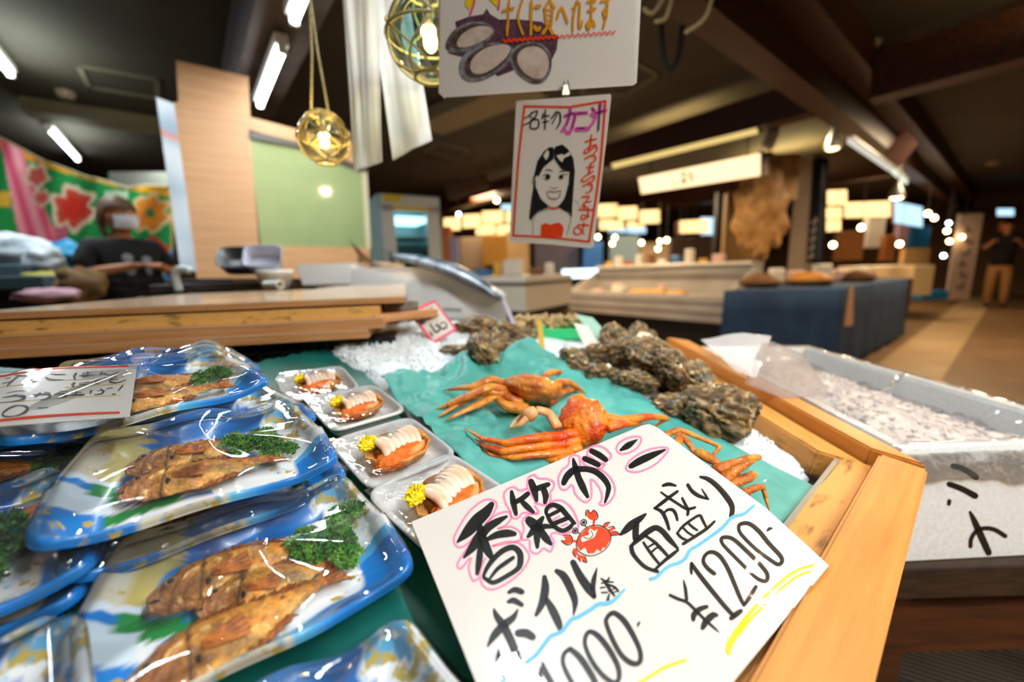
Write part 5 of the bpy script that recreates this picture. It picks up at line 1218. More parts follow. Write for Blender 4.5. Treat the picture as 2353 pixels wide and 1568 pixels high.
ink(po, PO, PN, 'pink_lettering', M_['magenta_ink'], 6, [], [[(570, 275, 32), (660, 252, 32), (650, 340, 32), (610, 440, 34), (565, 400, 26)], [(622, 205, 30), (600, 320, 32), (540, 420, 26)], [(680, 250, 36), (780, 244, 32)], [(680, 402, 46), (790, 396, 42)], [(832, 200, 32), (852, 232, 30)], [(820, 262, 32), (852, 278, 30)], [(800, 385, 24), (830, 350, 30), (862, 288, 26)], [(862, 252, 36), (955, 222, 36)], [(915, 165, 26), (905, 240, 26)]], .0005)
ink(po, PO, PN, 'purple_lettering', mat('plum_ink', '#6a2a5c', .5), 6, [], [[(575, 275, 10), (665, 255, 10), (640, 390, 10)], [(625, 215, 10), (585, 370, 8)], [(690, 250, 10), (770, 245, 10)], [(690, 392, 14), (755, 390, 14)], [(835, 205, 10), (850, 225, 10)], [(900, 160, 16), (895, 300, 18), (888, 412, 16)], [(865, 248, 12), (945, 225, 12)]], .0008)
ink(po, PO, PN, 'red_lettering', M_['red_ink'], 6, [], [[(765, 518), (868, 492)], [(822, 455), (815, 540), (800, 600)], [(868, 545, 14), (800, 570, 14), (755, 610, 16), (770, 630, 14), (825, 590, 14), (868, 560, 16), (872, 600, 14), (840, 632, 12)], [(755, 685, 12), (820, 650, 18), (862, 665, 20), (850, 705, 16), (805, 725, 10)], [(775, 765), (845, 755)], [(815, 735), (795, 830)], [(840, 800, 14), (770, 840, 14), (728, 885, 16), (760, 895, 14), (845, 840, 16), (840, 885, 16), (790, 905, 10)], [(735, 945, 10), (790, 920, 16), (828, 935, 18), (815, 985, 16), (765, 1008, 10)], [(730, 1045), (800, 1038), (775, 1075)], [(735, 1130, 14), (770, 1140, 20), (745, 1100, 14), (820, 1085, 12)], [(705, 1165), (830, 1165)], [(790, 1140, 14), (785, 1230, 16), (730, 1255, 14), (735, 1215, 14), (800, 1230, 14)], [(690, 1310), (795, 1310)], [(750, 1285, 14), (735, 1370, 16), (690, 1400, 14), (655, 1380, 14), (665, 1340, 14), (700, 1335, 14), (750, 1395, 14)]], .0006, 16)
mb = MB(); cp = Pp(1300, 208, OO, ON); mb.box(cp + Vector((0, 0, .0)), (.011, .006, .014)); cl = thing('bulldog_clip', 'silver clip joining the portrait poster to the oyster poster', 'clip', cp); mb.build('jaw', M_['steel'], cl, local=True)
mb = MB(); mb.tube([cp + Vector((-.006, -.003, -.004)), cp + Vector((-.003, -.006, .012)), cp + Vector((.003, -.006, .012)), cp + Vector((.006, -.003, -.004))], .0009, 6); mb.build('wire_loop', M_['steel'], cl, local=True)
# ---- pink-edged price tag stuck in the ice
TN = (Vector((-.1, -.75, .65))).normalized(); TO = PS(995, 740, .05)
tg = thing('price_tag', 'small tilted price tag with pink edge standing in the ice', 'price tag', TO)
card(tg, [(940, 716), (999, 691), (1050, 757), (996, 790)], TO, TN, mat('pinkish_paper', '#e2d6cf', .5), .0006)
ink(tg, TO, TN, 'pink_edge', M_['rose_ink'], 7, [], [[(150, 490), (890, 170)], [(150, 500), (860, 1400)], [(860, 1400), (1530, 1010)], [(930, 190, 50), (1530, 1000, 70)]], .0004, 85)
ink(tg, TO, TN, 'lettering', M_['ink'], 7, [], [[(390, 500, 70), (430, 600, 60), (480, 720, 60), (520, 850, 60)], [(520, 690, 40), (600, 720, 40), (600, 800, 40), (530, 840, 40)], [(690, 390, 70), (700, 480, 60), (620, 560, 60)], [(780, 640, 40), (710, 690, 60)], [(800, 360, 60), (880, 480, 60), (1010, 600, 40)],
    [(760, 840, 40), (870, 1020, 50), (930, 1090, 60), (1020, 1050, 60), (1060, 950, 60), (950, 880, 60)], [(1080, 850, 40), (1170, 790, 30), (1260, 880, 40), (1220, 970, 60), (1120, 990, 60)], [(760, 1090, 50), (830, 1190, 60)]], .0004, 50)
mb = MB(); mb.tube([Pp(1000, 770, TO - TN * .002, TN), PS(1010, 800, .0)], .002, 8); mb.build('stick', M_['styro'], tg, local=True)
def small_tag(label, quad, foot, h, m, n=(-.1, -.9, .4)):
    n = Vector(n).normalized(); o = PS(*foot, h); t = thing('price_tag', label, 'price tag', o)
    card(t, quad, o, n, m, .0008)
    mb = MB(); mb.tube([o, PS(*foot, .0) - SN * .004], .0015, 6); mb.build('stick', M_['styro'], t, local=True)
small_tag('narrow yellow tag standing in the ice before the green basket', [(1234, 735), (1245, 738), (1252, 800), (1246, 812), (1239, 798)], (1246, 805), .012, mat('amber_card', '#e2b24a', .4))
small_tag('slanting white tag standing behind the oyster heap', [(1318, 742), (1350, 748), (1382, 800), (1350, 812)], (1366, 806), .03, M_['paper'])
small_tag('pale green tag behind the slanting white one', [(1322, 722), (1362, 730), (1408, 780), (1376, 788)], (1392, 784), .03, mat('mint_card', '#a9d6c4', .5))
small_tag('thin leaning tag at the right end of the white fish box', [(1155, 690), (1163, 690), (1190, 755), (1182, 765)], (1186, 762), .02, mat('lilac_card', '#c9bccb', .3))
# ---------------------------------------------------------------- white foam box of ice at the right
FBX = [Vector((.612, .588, 0)), Vector((1.02, .60, 0)), Vector((1.06, 1.40, 0)), Vector((.70, 1.44, 0))]; zt, zb = .752, .552
fb = thing('foam_box', 'large white foam box of ice with black hand marks, right of the rail', 'box', (.85, 1., zb))
cen = sum(FBX, Vector()) / 4
def ins(p, d): 
    v = (cen - p); return p + Vector((math.copysign(min(d, abs(v.x)), v.x), math.copysign(min(d, abs(v.y)), v.y), 0))
mb = MB(); O4 = FBX; I4 = [ins(p, .028) for p in FBX]
def ring(P, z): return [mb.V((p.x, p.y, z)) for p in P]
rr = [ring(O4, zb), ring(O4, zt - .012), ring([ins(p, .004) for p in O4], zt), ring([ins(p, .024) for p in O4], zt), ring(I4, zt - .008), ring([ins(p, .04) for p in O4], zb + .03)]
for i in range(len(rr) - 1):
    for k in range(4): mb.F([rr[i][k], rr[i][(k + 1) % 4], rr[i + 1][(k + 1) % 4], rr[i + 1][k]])
mb.F(rr[0][::-1]); mb.F(rr[-1]); mb.build('body', M_['styro'], fb, local=True)
fo = (FBX[0] + FBX[1]) / 2; fn = Vector((FBX[1].y - FBX[0].y, -(FBX[1].x - FBX[0].x), 0)).normalized()
fo.z = .68
CROP[9] = (1500, 1035, 2.758)
K = Ink(fo, fn)
for s in ([(1905, 100, 34), (1970, 120, 36), (2050, 170, 40)], [(1880, 215, 34), (1960, 245, 36), (2045, 290, 40)], [(1880, 322, 26), (1878, 342, 22)], [(2012, 392, 16), (2040, 450, 36), (2080, 540, 44), (2130, 650, 40)], [(2015, 610, 26), (2020, 560, 26), (2055, 510, 26), (2110, 495, 28), (2170, 505, 28), (2235, 545, 28)]): K.stroke(9, s, off=.0006)
K.build('black_mark', M_['ink'], fb)
mb = MB()
def icb(a, b):
    p = I4[0].lerp(I4[1], a).lerp(I4[3].lerp(I4[2], a), b); e = min(a, 1 - a, b, 1 - b)
    return (p.x, p.y, .70 + .035 * sstep(0, .3, e) * (1 - .8 * sstep(.35, .8, a)) + .010 * nz((p.x, p.y, 0), 14, 3))
mb.grid(icb, 60, 80)
for i in range(900):
    a, b = RND.uniform(.03, .97), RND.uniform(.03, .97); p = Vector(icb(a, b)); r = RND.uniform(.004, .008)
    mb.box(p, (r, r * 1.5, r), Euler((RND.random() * 6, RND.random() * 6, 0)).to_matrix().to_4x4())
o = mb.build('ice_in_box', mat('shaded_ice', '#c9bfba', .2, c2='#b3a8a4', nscale=40, bump=.5, bscale=200), None); tag(o, 'crushed ice filling the white foam box', 'ice', kind='stuff')  # ice coloured darker and pinkish to stand in for shade inside the box
mb = MB()
def lin_(a, b):                                                            # plastic liner: over the rim, down inside, over the front face
    t = a * 4; i = int(min(t, 3.999)); f = t - i; p = FBX[i].lerp(FBX[(i + 1) % 4], f); w = nz((p.x * 9, p.y * 9, b * 2.), 1.6, 2)
    prof = [(-.006, -.055), (-.005, -.02), (-.002, .003), (.012, .006), (.034, -.004), (.05, -.03), (.07, -.05)]
    k = b * 6; j = int(min(k, 5.999)); g = k - j; d = prof[j][0] + (prof[j + 1][0] - prof[j][0]) * g; z = prof[j][1] + (prof[j + 1][1] - prof[j][1]) * g
    if b < .2: z += .012 * w; 
    q = ins(p, max(d, 0)) if d > 0 else p - (cen - p).normalized() * (-d)
    return (q.x, q.y, zt + z + .004 * w * (.3 + b))
mb.grid(lin_, 160, 18, closeu=True)
mb.build('liner', film('crinkled_liner', rough=.07, f0=.04, gain=.8, bump=.7, bscale=45, haze=.05, hazec=(.85, .9, .95)), fb, smooth=True, local=True)['label'] = 'crinkled clear plastic liner'
# bench under it and the dark floor mat
bt = thing('low_bench', 'dark timber bench carrying the white foam box', 'bench', (.95, 1.0, 0))
mb = MB(); mb.box((.98, 1.05, .52), (.78, .95, .06), bev=.004); mb.build('top', mat('dark_timber', '#3b2714', .6, c2='#26180b', nscale=8, stretch=(2, 12, 12)), bt, local=True)
for x, y in ((.64, .62), (1.33, .62), (.64, 1.48), (1.33, 1.48)):
    mb = MB(); mb.box((x, y, .25), (.06, .06, .50)); mb.build('leg', M_['brownb'], bt, local=True)
mb = MB(); mb.box((.98, .60, .42), (.70, .03, .09)); mb.build('apron', M_['brownb'], bt, local=True)
mc = Pz(2185, 1530, 0)
rm = thing('floor_mat', 'ribbed dark grey mat on the floor in the lower right corner', 'mat', (mc.x, mc.y, 0))
mb = MB(TR((mc.x, mc.y, .012), radians(-28)))
mb.box((0, 0, 0), (.46, .26, .016))
for i in range(17): mb.box((0, -.12 + .015 * i, .011), (.46, .006, .006))
mb.build('mat', mat('rubber_mat', '#4a4540', .7), rm, local=True)
# smoky acrylic price stand with a printed sheet, lying on the rail
ap = thing('price_stand', 'smoky clear acrylic price stand with a crumpled sheet on the side rail', 'price stand', PS(1760, 870, .036))
mb = MB(); P_ = [PS(1712, 880, .04), PS(1800, 916, .035), PS(1905, 905, .04), PS(1850, 815, .085), PS(1775, 785, .105), PS(1750, 790, .10)]
mb.poly([P_[0], P_[1], P_[3], P_[4], P_[5]]); mb.poly([P_[1], P_[2], P_[3]])
o = mb.build('acrylic_panel', film('smoky_acrylic', tint=(.93, .89, .87), rough=.12, f0=.02, gain=.5, haze=.14, hazec=(.74, .66, .62)), ap, local=True); md = o.modifiers.new('solid', 'SOLIDIFY'); md.thickness = .002
mb = MB(); q0, q1, q2, q3 = PS(1610, 782, .07), PS(1772, 775, .10), PS(1738, 868, .06), PS(1700, 858, .05)
def sht(a, b):
    p = q0.lerp(q1, a).lerp(q3.lerp(q2, a), b); return p + SN * (.012 * sin(a * 3.1) * (1 - b) + .004 * nz((a * 3, b * 3, 7), 1.2))
mb.grid(sht, 20, 14); o = mb.build('paper_sheet', film('milky_bag', rough=.1, f0=.05, haze=.5, hazec=(.85, .80, .78), bump=.6, bscale=30), ap, smooth=True, local=True)
# ---------------------------------------------------------------- plywood divider with its green window, standing on the counter
PY = mat('plywood', '#dba878', .5, c2='#c4905f', nscale=5, stretch=(.6, 3, 14), lo=.3, hi=.8)
pa, pb_ = Vector((-.849 * 2.2, 2.2, 0)), Vector((-.367 * 2.87, 2.87, 0)); pd = (pb_ - pa); PLn = pd.length
PM = frame(Vector((pa.x, pa.y, 0)), pd, Vector((0, 0, 1))); pn = PM.to_3x3() @ Vector((0, -1, 0))
def onp(x, y):                                                             # pixel to (along, up) on the divider
    p = PM.inverted() @ Pp(x, y, pa, pn); return p.x, p.z
dv = thing('plywood_divider', 'pale plywood divider with a green window, behind the counter', 'divider', PM)
def pslab(name, pxs, y0, y1, m):
    mb = MB(); P = [onp(*q) for q in pxs]; mb.hexa([(a, y1, b) for a, b in P], [(a, y0, b) for a, b in P]); return mb.build(name, m, dv)
pslab('panel', [(400, 234), (570, 268), (602, 640), (452, 640)], 0, .03, PY)
pslab('upper_panel', [(405, 133), (572, 172), (578, 300), (412, 262)], .03, .06, PY)
pslab('header', [(570, 268), (842, 338), (842, 385), (572, 296)], 0, .03, PY)
pslab('lower_panel', [(600, 566), (850, 570), (850, 640), (602, 640)], 0, .03, PY)
pslab('window_rail', [(572, 300), (690, 328), (842, 388), (842, 398), (690, 340), (572, 318)], -.008, .0, mat('rail_dark', '#5e5448', .5))
GL = mat('green_pane', '#98a874', .07, c2='#b4bc84', nscale=1.3, coat=.5, spec=.8)
o = pslab('green_window', [(572, 308), (690, 332), (838, 388), (846, 572), (600, 568)], .010, .022, GL); o['label'] = 'glossy translucent green pane'
pslab('frame_edge', [(832, 388), (843, 390), (852, 572), (842, 572)], -.005, .03, mat('pale_edge', '#d8c9a6', .5))
# poster strip on the divider's left edge
st_ = thing('edge_poster', 'curling blue and white poster on the left edge of the divider', 'poster', PM @ Matrix.Translation((-.02, 0, 1.5)))
mb = MB(PM)
A_e = onp(400, 240); B_e = onp(452, 625)
def eps(a, b):
    z = A_e[1] + .25 * 0 + (B_e[1] - A_e[1]) * b; x = A_e[0] + (B_e[0] - A_e[0]) * b; return (x - .07 * a - .0, -.01 - .05 * a - .03 * a * sin(b * 7), z)
mb.grid(eps, 8, 30)
o = mb.build('sheet', patmat('poster_print', .4), st_, smooth=True, local=True)
wi = st_.matrix_basis.copy()
set_cols(o, lambda co: mixc(lin('#c9d3da'), lin('#2f6f9a'), sstep(-.1, .25, noise.noise(Vector((0, 0, co.z * 4))))) if noise.noise(Vector((3, 0, co.z * 9))) < .3 else lin('#c98a7a'))
# ---------------------------------------------------------------- glass float lamps
M_['gglass'] = film('green_float_glass', tint=(.93, .97, .76), rough=.05, f0=.05, gain=.9)
M_['bglass'] = film('blue_float_glass', tint=(.60, .82, .85), rough=.05, f0=.06, gain=.9)
M_['bulb'] = emat('bulb_glow', '#ffb65a', 22)
def float_lamp(c, r, label, gm, hang):
    t = thing('float_lamp', label, 'lamp', c)
    mb = MB(); mb.ball((0, 0, 0), r, 32, 20); mb.build('glass_float', gm, t, smooth=True)
    mb = MB(); mb.ball((r * .05, -r * .1, -r * .18), r * .20, 14, 10, (.85, .85, 1.25)); mb.build('bulb', M_['bulb'], t, smooth=True)
    mb = MB(); mb.tube([(0, 0, r * .95), (0, 0, r * .2)], r * .12, 10); mb.build('socket', M_['steel'], t, smooth=True)
    mb = MB(); R_ = r * 1.03; K6 = 5
    P = lambda th, ph: Vector((sin(th) * cos(ph) * R_, sin(th) * sin(ph) * R_, cos(th) * R_))
    lv = [.45, 1.05, 1.6, 2.15, 2.75]
    for i in range(4):
        for k in range(K6):
            a = 2 * pi * (k + .5 * (i % 2)) / K6
            for sgn in (-.5, .5):
                b = a + sgn * 2 * pi / K6; pts = [P(lv[i] + (lv[i + 1] - lv[i]) * f, a + (b - a) * f) for f in (0, .25, .5, .75, 1)]
                mb.tube(pts, r * .028, 6)
    for th in (.45, 2.75): mb.tube([P(th, 2 * pi * k / 16) for k in range(16)], r * .05, 6, closed=True)
    mb.tube([P(1.6, 2 * pi * k / 28) for k in range(28)], r * .04, 6, closed=True)
    mb.build('rope_net', mat('net_rope', '#ab9c68', .9), t, smooth=True)
    mb = MB()
    for s in (-.45, .3): mb.tube([Vector((s * r, 0, r * .85)), Vector((s * r * .3, 0, hang * .6)), Vector((0, 0, hang))], r * .05, 6)
    mb.tube([Vector((0, 0, hang - .01)), Vector((0, 0, hang + .02))], r * .12, 8)
    mb.build('hanging_rope', M_['rope'], t, smooth=True)
    l = bpy.data.lights.new('bulb_light', 'POINT'); l.energy = 2.2; l.color = (1., .7, .36); l.shadow_soft_size = r * .2
    lo = bpy.data.objects.new('bulb_light', l); COL.objects.link(lo); lo.location = Vector(c) + Vector((0, 0, -r * .1))
    return t
float_lamp(at(745, 318, 1.06), .060, 'small green glass float lamp hanging left of the white cloths', M_['gglass'], .32)
float_lamp(at(985, 82, .84), .076, 'large blue glass float lamp half behind the oyster poster', M_['bglass'], .4)
# ---------------------------------------------------------------- white cloths hanging beside it
M_['cloth'] = mat('white_cloth', '#eef1f6', .75, sss=.15)
def cloth(label, quad, Y, amp, seed):
    q = [at(x, y, Y) for x, y in quad]; mb = MB()
    def f(a, b):
        p = q[0].lerp(q[1], a).lerp(q[3].lerp(q[2], a), b); return p + Vector((0, 1, 0)) * (amp * nz((a * 2.2 + seed, b * .8, 0), 1.1, 2) + amp * .35 * sin(a * 7 + b * 1.5))
    mb.grid(f, 40, 50); o = mb.build('hanging_cloth', M_['cloth'], None, smooth=True); tag(o, label, 'cloth'); md = o.modifiers.new('solid', 'SOLIDIFY'); md.thickness = .002; return o
cloth('left hanging white cloth, the longer strip beside the small float lamp', [(785, -60), (865, -60), (878, 372), (815, 396)], 1.0, .014, 1)
cloth('right hanging white cloth, flaring out at its lower end', [(838, -60), (930, -60), (992, 322), (902, 368)], 1.03, .012, 5)
# ---------------------------------------------------------------- things on the counter
def bowl_(c, r, h, label, m, name='bowl'):
    t = thing(name, label, 'bowl', c); mb = MB(); mb.lathe([(r * .55, 0), (r * .7, h * .1), (r * .95, h * .8), (r, h), (r * .95, h), (r * .85, h * .75), (r * .5, h * .12)], 28, closed=False); mb.build('bowl', m, t, smooth=True); return t
cz = 1.0
bowl_(at(632, 640, 1.78).xy.to_3d() + Vector((0, 0, cz + .001)), .075, .08, 'white bowl on the counter before the plywood divider', M_['white'])
pp_ = at(640, 650, 1.62).xy.to_3d() + Vector((0, 0, cz + .020)); t = thing('plastic_pipe', 'short white plastic pipe lying on the counter beside the bowl', 'pipe', pp_)
mb = MB(Matrix.Translation(pp_)); R = []
dirp = Vector((.85, -.5, 0)).normalized(); side_ = Vector((-dirp.y, dirp.x, 0))
for s, rr_ in ((-.09, .017), (.0, .017), (0.0, .019), (.012, .019), (.012, .013), (-.08, .013)):
    R.append([mb.V(dirp * s + (side_ * cos(2 * pi * k / 20) + Vector((0, 0, 1)) * sin(2 * pi * k / 20)) * rr_) for k in range(20)])
for i in range(len(R) - 1):
    for k in range(20): mb.F([R[i][k], R[i][(k + 1) % 20], R[i + 1][(k + 1) % 20], R[i + 1][k]])
mb.build('pipe', M_['white'], t, smooth=True, local=True)
def tilt_tray(label, px, Y, w, d, m, rz, rx, ry=0.):
    p = at(px[0], px[1], Y); t = thing('food_tub', label, 'tub', TR(p, rz, rx, ry)); mb = MB(); R = []
    for s, z in ((.8, 0), (.95, .05), (1.0, .055), (.95, .055), (.75, .006)): R.append([mb.V((*rrect(2 * pi * k / 32, w / 2 * s, d / 2 * s, 5), z)) for k in range(32)])
    for i in range(len(R) - 1):
        for k in range(32): mb.F([R[i][k], R[i][(k + 1) % 32], R[i + 1][(k + 1) % 32], R[i + 1][k]])
    mb.F(R[0]); mb.F(R[-1]); mb.build('tub', m, t, smooth=True)
tilt_tray('dark grey tub leaning against the divider on the counter', (572, 612), 1.84, .22, .14, M_['black'], .4, .75)
tilt_tray('pale blue-grey tub beside the dark one on the counter', (612, 606), 1.80, .15, .12, mat('grey_tub', '#9a9aa8', .5), .3, .9)
bt_ = thing('dark_tray', 'long dark tray on the counter in front of the divider', 'tray', TR(at(520, 650, 1.80).xy.to_3d() + Vector((0, 0, cz + .001)), YA - .2)); mb = MB(); mb.box((0, .05, .016), (.52, .16, .032), bev=.004); mb.build('tray', mat('dark_wood_tray', '#2a2220', .5), bt_)
kt = thing('grey_holder', 'pale grey holder on the counter at the foot of the divider', 'holder', at(418, 640, 1.60)); mb = MB(); mb.tube(crom([(-.02, 0, -.05), (-.025, 0, .01), (.0, 0, .035), (.04, 0, .03)], 5), .015, 12); mb.build('body', mat('grey_plastic', '#b7c0c0', .4), kt, smooth=True)
wt = thing('white_tub', 'white foam tub at the right end of the counter', 'tub', at(765, 632, 2.3)); mb = MB(); mb.hexa([(-.13, -.09, -.05), (.13, -.09, -.05), (.13, .09, -.05), (-.13, .09, -.05)], [(-.15, -.1, .06), (.15, -.1, .06), (.15, .1, .06), (-.15, .1, .06)]); mb.build('tub', M_['styro'], wt)
# ---------------------------------------------------------------- white fish box and the fish on it
wb = thing('fish_box', 'white foam fish box with slanted side behind the ice', 'box', (-.1, 1.75, .8))
top = [at(722, 616, 2.35), at(966, 613, 1.98), at(1164, 674, 1.56), at(1100, 640, 2.2)]
bot = [Vector((p.x, p.y, .84)) for p in top]
mb = MB(); mb.hexa(bot, top); bmesh.ops.bevel(mb.bm, geom=mb.bm.edges[:], offset=.008, segments=2, affect='EDGES'); mb.build('body', M_['styro'], wb, local=True)
q = at(1040, 712, 1.72); mb = MB(); mb.box(q, (.10, .012, .012), Matrix.Rotation(-.65, 4, 'Z')); mb.build('tape', mat('grey_tape', '#8f948c', .4), wb, local=True)
bx = thing('display_plinth', 'dark plinth under the white fish box', 'plinth', (0, 1.7, .4)); mb = MB(); mb.hexa([Vector((p.x, p.y, 0)) for p in bot], [Vector((p.x, p.y, .838)) for p in bot]); mb.build('body', M_['dark'], bx, local=True)
def big_fish(label, pts, rad, m, tail=None):
    t = thing('whole_fish', label, 'fish', pts[len(pts) // 2]); mb = MB(); c = crom([tuple(p) for p in pts], 6); r = [x[0] for x in crom([(a,) for a in rad], 6)]
    mb.tube(c, r, 16, flat=.6); mb.build('body', m, t, smooth=True, local=True)
    if tail:
        mb = MB(); fin_sheet(mb, [tail[0].lerp(tail[1], i / 8) for i in range(9)], [tail[2].lerp(tail[3], i / 8) + (tail[0] - tail[2]) * .25 * (1 - abs(i / 4 - 1)) for i in range(9)], .002); mb.build('tail_fin', m, t, local=True)
    return t
M_['salmon'] = mat('dark_fish_skin', '#38424e', .25, c2='#8b98a3', nscale=14, coat=.6); M_['tailb'] = mat('brown_fish_tail', '#6a4a2a', .4, c2='#9c7a52', nscale=20)
big_fish('long dark silvery fish lying along the slanted edge of the fish box', [at(905, 588, 2.06), at(960, 598, 2.0), at(1030, 618, 1.85), at(1090, 645, 1.70), at(1148, 684, 1.57)], [.018, .040, .048, .042, .012], M_['salmon'], [at(905, 583, 2.06), at(912, 596, 2.06), at(878, 570, 2.1), at(905, 606, 2.08)])
big_fish('fish with an upright brown tail in the white fish box', [at(858, 604, 2.18), at(885, 610, 2.18), at(930, 614, 2.2)], [.014, .03, .03], M_['tailb'], [at(850, 598, 2.18), at(862, 606, 2.18), at(800, 548, 2.22), at(822, 604, 2.22)])
# ---------------------------------------------------------------- left bay: banner, person, clutter
M_['banner'] = patmat('dyed_banner', .8)
ba = thing('fishing_banner', 'bright green festival banner with red flowers and orange emblem on the left wall', 'banner', at(200, 480, 4.2))
TOPL, TOPR = [(-150, 262), (0, 318), (100, 372), (200, 408), (290, 432), (398, 428)], [(-150, 700), (0, 700), (100, 700), (200, 690), (290, 690), (410, 680)]
YB = [3.2, 3.75, 4.0, 4.2, 4.45, 4.75]
def bpt(a, b):
    t = a * 5; i = int(min(t, 4.999)); f = t - i
    x0 = TOPL[i][0] + (TOPL[i + 1][0] - TOPL[i][0]) * f; y0 = TOPL[i][1] + (TOPL[i + 1][1] - TOPL[i][1]) * f; y1 = TOPR[i][1] + (TOPR[i + 1][1] - TOPR[i][1]) * f; Y = YB[i] + (YB[i + 1] - YB[i]) * f
    p = at(x0, y0, Y); q = at(x0, y1, Y); r = p.lerp(q, b); return r + Vector((.05, -.08, 0)) * sin(a * 30 + b * 3) * .5
NB_U, NB_V = 150, 90; cols = []
def bcol(x, y):
    G = lin('#067a3c'); n = 14 * noise.noise(Vector((x * .02, y * .02, 1)))
    c = mixc(G, lin('#00933f'), .5 + .5 * noise.noise(Vector((x * .015, y * .01, 0))))
    top_ = y < (318 + (x / 398.) * 175 - (x / 398.) ** 2 * 62) + 22 if x < 400 else False
    def flower(cx, cy, r, k, ph):
        dx, dy = x - cx, y - cy; d = math.hypot(dx, dy); a = math.atan2(dy, dx); rr = r * (.72 + .28 * abs(sin(a * k / 2 + ph)) + .07 * sin(a * 9)); return d / rr
    d = flower(168, 478, 58, 6, .4)
    if d < .78: return lin('#cf2a12') if d < .5 else lin('#c8452c')
    if d < 1: return lin('#dcc9a8')
    for cx, cy, r in ((85, 405, 30), (95, 455, 22), (175, 500, 24)):
        d = flower(cx, cy, r, 5, 1.)
        if d < .75: return lin('#c75a4a')
        if d < 1: return lin('#d9d0b4')
    d = flower(345, 490, 50, 7, .2)
    if d < .25: return lin('#0a7a38')
    if d < .82: return lin('#e08a1c') if (x + y) % 60 < 34 else lin('#d9742c')
    if d < 1: return lin('#d8c08a')
    if abs(x - 268) < 26 and abs(y - 455) < 16 + n * .3: return lin('#b9cfae')
    if abs(x - (140 + (y - 540) * .05)) < 16 and 515 < y < 575: return lin('#c9607a')
    for cx, cy, r in ((352, 562, 18), (368, 580, 22), (376, 612, 18)):
        if math.hypot(x - cx, y - cy) < r: return lin('#c41f10')
    if x < 150 and abs((x - 25) - (y - 340) * .30) < 22 + (y - 340) * .10 and y > 318: return mixc(lin('#d8476f'), lin('#f0a0a8'), .5 + .5 * sin((x - y * .3) * .16))
    if x < 25 and 440 < y < 475: return lin('#d8a82a')
    if top_: return lin('#e8a510') if x > 100 else lin('#d6841a')
    if y > 568 + 18 * sin(x * .035) + n: return mixc(lin('#0a5a94'), lin('#7fc4d8'), 1.0 if noise.noise(Vector((x * .03, y * .05, 4))) > .32 else .1)
    if y > 650: return lin('#b98a2a')
    if x > 392: return lin('#c9a050')
    return c
mb = MB(); G = mb.grid(bpt, NB_U, NB_V)
inv_p = lambda p: (CX + FPX * (p - CAM).dot(rgt) / (p - CAM).dot(fwd), CY - FPX * (p - CAM).dot(upv) / (p - CAM).dot(fwd))
o = mb.build('banner_cloth', M_['banner'], ba, smooth=True, local=True)
bo = ba.matrix_basis.translation.copy()
for_b = [bcol(*inv_p(bo + v.co)) for v in o.data.vertices]
ca = o.data.color_attributes.new('pat', 'FLOAT_COLOR', 'POINT')
for i, c in enumerate(for_b): ca.data[i].color = (*c, 1)
mb = MB(); mb.tube([bpt(i / 20, 0) + Vector((0, 0, .01)) for i in range(21)], .008, 6); mb.build('hanging_rope', M_['rope'], ba, local=True)
wb_ = thing('wall_board', 'plain pale board on the wall above the banner', 'board', at(325, 410, 5.2)); mb = MB(); mb.slab([at(250, 395, 5.2), at(400, 395, 5.2), at(400, 450, 5.2), at(250, 450, 5.2)], .03); mb.build('board', mat('pale_board', '#77776a', .7), wb_, local=True)
